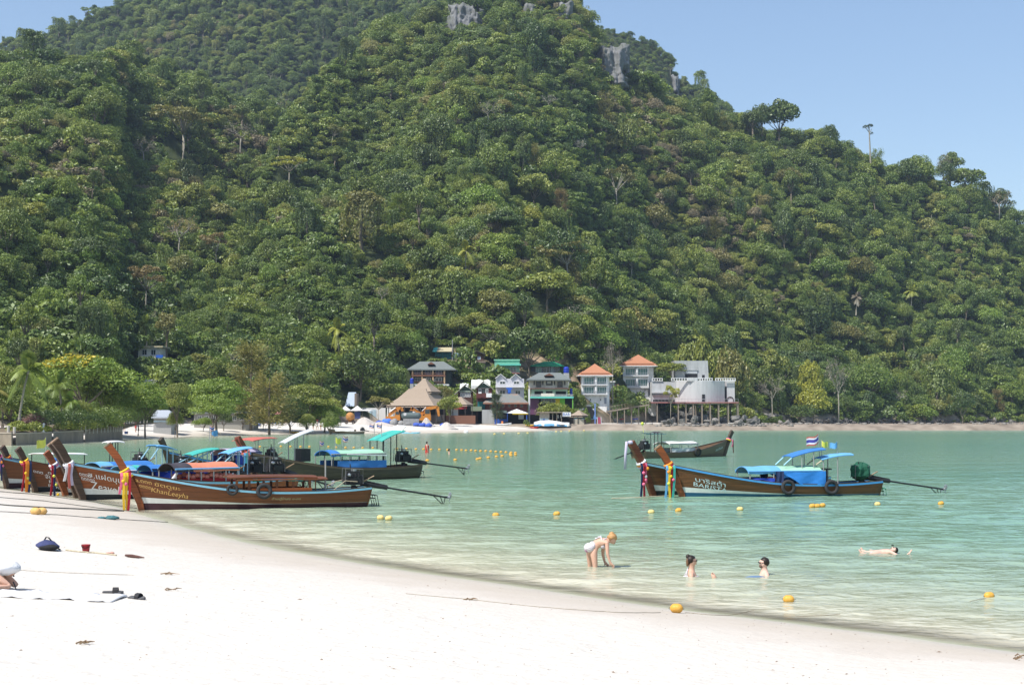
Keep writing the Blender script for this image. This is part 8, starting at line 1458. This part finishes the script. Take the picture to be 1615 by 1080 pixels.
X, Y, Z, U_, ks, pick, Hh, Rr, size = [a[ok] for a in (X, Y, Z, U_, ks, pick, Hh, Rr, size)]; n = len(X)
# which ones show: a coarse depth sort over the picture
px, pb = proj(X, Y, Z); _, pt = proj(X, Y, Z + Hh); w = Rr / Y * F
cov = np.zeros((280, 410), bool); shown = np.zeros(n)
for i in np.argsort(Y):
    a, b_, c, d = int((px[i] - w[i] * .8) / 4), int((px[i] + w[i] * .8) / 4) + 1, int(pt[i] / 4), int(pb[i] / 4)
    a, b_, c, d = max(a, 0), min(b_, 404), max(c, 0), min(d, 270)
    if a >= b_ or c >= d: continue
    sub = cov[c:d, a:b_]; shown[i] = (~sub).sum(); sub[:] = True
single = set(np.argsort(-shown)[:300].tolist())
ZONES = [(130, 'above the leaning palm'), (250, 'near the pale hillside house'), (360, 'above the long low building'), (480, 'above the casuarinas'), (580, 'above the concrete mixer'), (650, 'left of the guesthouse'), (720, 'above the guesthouse'), (790, 'above the stilt hut'), (850, 'above the mint house'), (905, 'above the cream house'), (970, 'behind the lower villa'),
         (1040, 'behind the higher villa'), (1110, 'above the concrete tower'), (1190, 'above the concrete deck'), (1310, 'above the yellow-green pair'), (1450, 'above the stony shore'), (9999, 'at the far right')]
SHAPE = dict(broad='round-crowned tree', layered='wide tree', tall='tall narrow tree', umbrella='flat-topped tree', vine='vine-draped tree', dry='nearly bare tree', casuarina='feathery tree', palm='coconut palm')
TONES = dict(broad=('dark', 'mid', 'light', 'mid', 'olive', 'fresh'), layered=('mid', 'light', 'dark'), tall=('dark', 'mid'), umbrella=('olive', 'mid'), vine=('dark', 'mid'), dry=('grey',), casuarina=('brown', 'olive'), palm=('light',))
WORD = dict(dark='dark green', mid='green', light='light green', yellow='yellow-green', brown='brownish', olive='olive green', grey='grey', fresh='bright green')
NAMES = dict(broad='broadleaf_tree', layered='broadleaf_tree', tall='tall_tree', umbrella='flat_topped_tree', vine='vine_covered_tree', dry='bare_tree', casuarina='casuarina_tree', palm='palm_tree')
rr = random.Random(4)
meta = []
for i in sorted(single):
    tone = TONES[ks[i]][pick[i] % len(TONES[ks[i]])]; zone = next(zn for lim, zn in ZONES if px[i] < lim)
    tier = 'at the slope foot' if pb[i] > 590 else ('low on the slope' if pb[i] > 520 else ('halfway up' if pb[i] > 320 else 'high up')); big_ = 'small ' if Rr[i] < 3.2 else ('large ' if Rr[i] > 5 else '')
    meta.append((i, tone, ('%s%s %s %s %s' % (big_, WORD[tone], SHAPE[ks[i]], tier, zone))))
from collections import defaultdict
same = defaultdict(list)
for i, tone, lab in meta: same[lab].append(i)
NUMW = ['', '', 'two', 'three', 'four', 'five', 'six', 'seven', 'eight', 'nine']; ORD = ['', 'second', 'third', 'fourth', 'fifth', 'sixth', 'seventh', 'eighth']
for i, tone, lab in meta:
    pr = PROTO[ks[i]][pick[i] % len(PROTO[ks[i]])]; grp = 'jungle trees ' + lab.split(' tree ')[-1]; m_ = sorted(same[lab], key=lambda j: px[j]); k_ = m_.index(i); c_ = len(m_)
    if c_ > 1: lab = (('leftmost' if k_ == 0 else 'rightmost' if k_ == c_ - 1 else ORD[k_] + ' from left') + ' ' if c_ > 2 else ('left ' if k_ == 0 else 'right ')) + lab
    e_ = empty(NAMES[ks[i]], (X[i], Y[i], Z[i]), lab, 'tree', grp, rr.uniform(0, 6.28)); s = size[i]; e_.scale = (s * rr.uniform(.78, 1.28), s * rr.uniform(.78, 1.28), s * rr.uniform(.85, 1.2)); e_.rotation_euler = (rr.gauss(0, .08), rr.gauss(0, .08), rr.uniform(0, 6.28))
    if pr['trunk']: obj('trunk', pr['trunk'], e_)
    c = obj('crown', pr['crown'], e_); g = GREEN[tone]; q = rr.uniform(.8, 1.2); c.color = (g[0] * q * rr.uniform(.9, 1.1), g[1] * q, g[2] * q, 1)
rest = np.array([i for i in range(n) if i not in single])
pc = bpy.data.collections.new('plant_kinds')
for k, i in order:
    po = bpy.data.objects.new('%s_%02d' % (k, i), PROTO[k][i]['joined']); pc.objects.link(po)
onames = sorted('%s_%02d' % (k, i) for k, i in order)
def scatter(name, label, X, Y, Z, vi, rot, scl):
    me = bpy.data.meshes.new(name); me.vertices.add(len(X)); me.vertices.foreach_set('co', np.stack([X, Y, Z], 1).astype(np.float32).ravel())
    a = me.attributes.new('vi', 'INT', 'POINT'); a.data.foreach_set('value', np.asarray(vi, np.int32))
    a = me.attributes.new('rot', 'FLOAT_VECTOR', 'POINT'); a.data.foreach_set('vector', np.asarray(rot, np.float32).ravel())
    a = me.attributes.new('scl', 'FLOAT_VECTOR', 'POINT'); a.data.foreach_set('vector', np.asarray(scl, np.float32).ravel())
    ng = bpy.data.node_groups.new(name, 'GeometryNodeTree')
    ng.interface.new_socket('Geometry', in_out='INPUT', socket_type='NodeSocketGeometry'); ng.interface.new_socket('Geometry', in_out='OUTPUT', socket_type='NodeSocketGeometry')
    L = ng.links.new; gi = ng.nodes.new('NodeGroupInput'); go = ng.nodes.new('NodeGroupOutput'); ip = ng.nodes.new('GeometryNodeInstanceOnPoints')
    ci = ng.nodes.new('GeometryNodeCollectionInfo'); ci.inputs['Collection'].default_value = pc; ci.inputs['Separate Children'].default_value = True; ci.inputs['Reset Children'].default_value = True
    def na(nm, dt):
        q = ng.nodes.new('GeometryNodeInputNamedAttribute'); q.data_type = dt; q.inputs['Name'].default_value = nm; return q.outputs[0]
    L(gi.outputs[0], ip.inputs['Points']); L(ci.outputs[0], ip.inputs['Instance']); ip.inputs['Pick Instance'].default_value = True
    L(na('vi', 'INT'), ip.inputs['Instance Index']); L(na('rot', 'FLOAT_VECTOR'), ip.inputs['Rotation']); L(na('scl', 'FLOAT_VECTOR'), ip.inputs['Scale'])
    L(ip.outputs[0], go.inputs[0])
    o = obj(name, me); md = o.modifiers.new('scatter', 'NODES'); md.node_group = ng
    o['kind'] = 'stuff'; o['label'] = label; return o
m = len(rest); rz = rs.uniform(0, 6.28, m)
scatter('forest', 'dense green jungle covering the steep hills behind the bay', X[rest], Y[rest], Z[rest],
        [onames.index('%s_%02d' % (ks[i], pick[i] % len(PROTO[ks[i]]))) for i in rest], np.stack([rs.normal(0, .16, m), rs.normal(0, .16, m), rz], 1),
        np.stack([size[rest] * rs.uniform(.72, 1.35, m), size[rest] * rs.uniform(.72, 1.35, m), size[rest] * rs.uniform(.8, 1.25, m)], 1))
X, Y, Z, U_, rs = scatter_points(2.3, 9, 205, 740)
q = np.random.RandomState(31); eu = q.uniform(1165, 1700, 420); es = np.interp(eu, *tab((1165, 462), (1200, 474), (1300, 526), (1400, 550), (1500, 566), (1615, 592), (1700, 600))) + 5 + q.uniform(0, 1, 420) ** .7 * 16; ex = (eu - CX) / F * es; sdq = shore(ex, es); kq = sdq > 3.5; ex, es = ex[kq], es[kq]
X = np.concatenate([X, ex]); Y = np.concatenate([Y, es]); Z = np.concatenate([Z, ground(ex, es)])
ok = ~cleared(X, Y, Z, np.full(len(X), 1.6), np.full(len(X), 2.0), low=True); X, Y, Z = X[ok], Y[ok], Z[ok]; m = len(X); s = np.clip(np.exp(rs.normal(.08, .42, m)), .5, 2.4); rz = rs.uniform(0, 6.28, m)
nbu = len(PROTO['bush']); vi = [onames.index('bush_%02d' % k) for k in rs.randint(0, nbu, m)]
scatter('undergrowth', 'low tangled shrubs and creepers between the jungle trees', X, Y, Z, vi, np.stack([rs.normal(0, .15, m), rs.normal(0, .15, m), rz], 1), np.stack([s * rs.uniform(.7, 1.4, m), s * rs.uniform(.7, 1.4, m), s * rs.uniform(.6, 1.25, m)], 1))

# ------------------------------------------------------------------ sea air
hzm = bpy.data.materials.new('sea_haze'); hzm.use_nodes = True; t = hzm.node_tree; t.nodes.remove(t.nodes['Principled BSDF'])
pv = N(t, 'ShaderNodeVolumePrincipled'); pv.inputs['Color'].default_value = (.62, .78, 1.0, 1); pv.inputs['Density'].default_value = HAZE_D; pv.inputs['Anisotropy'].default_value = .3
t.links.new(pv.outputs[0], t.nodes['Material Output'].inputs['Volume'])
hzo = hazebox.build('haze', hzm); hzo['kind'] = 'stuff'; hzo['label'] = 'thin sea haze over the bay'
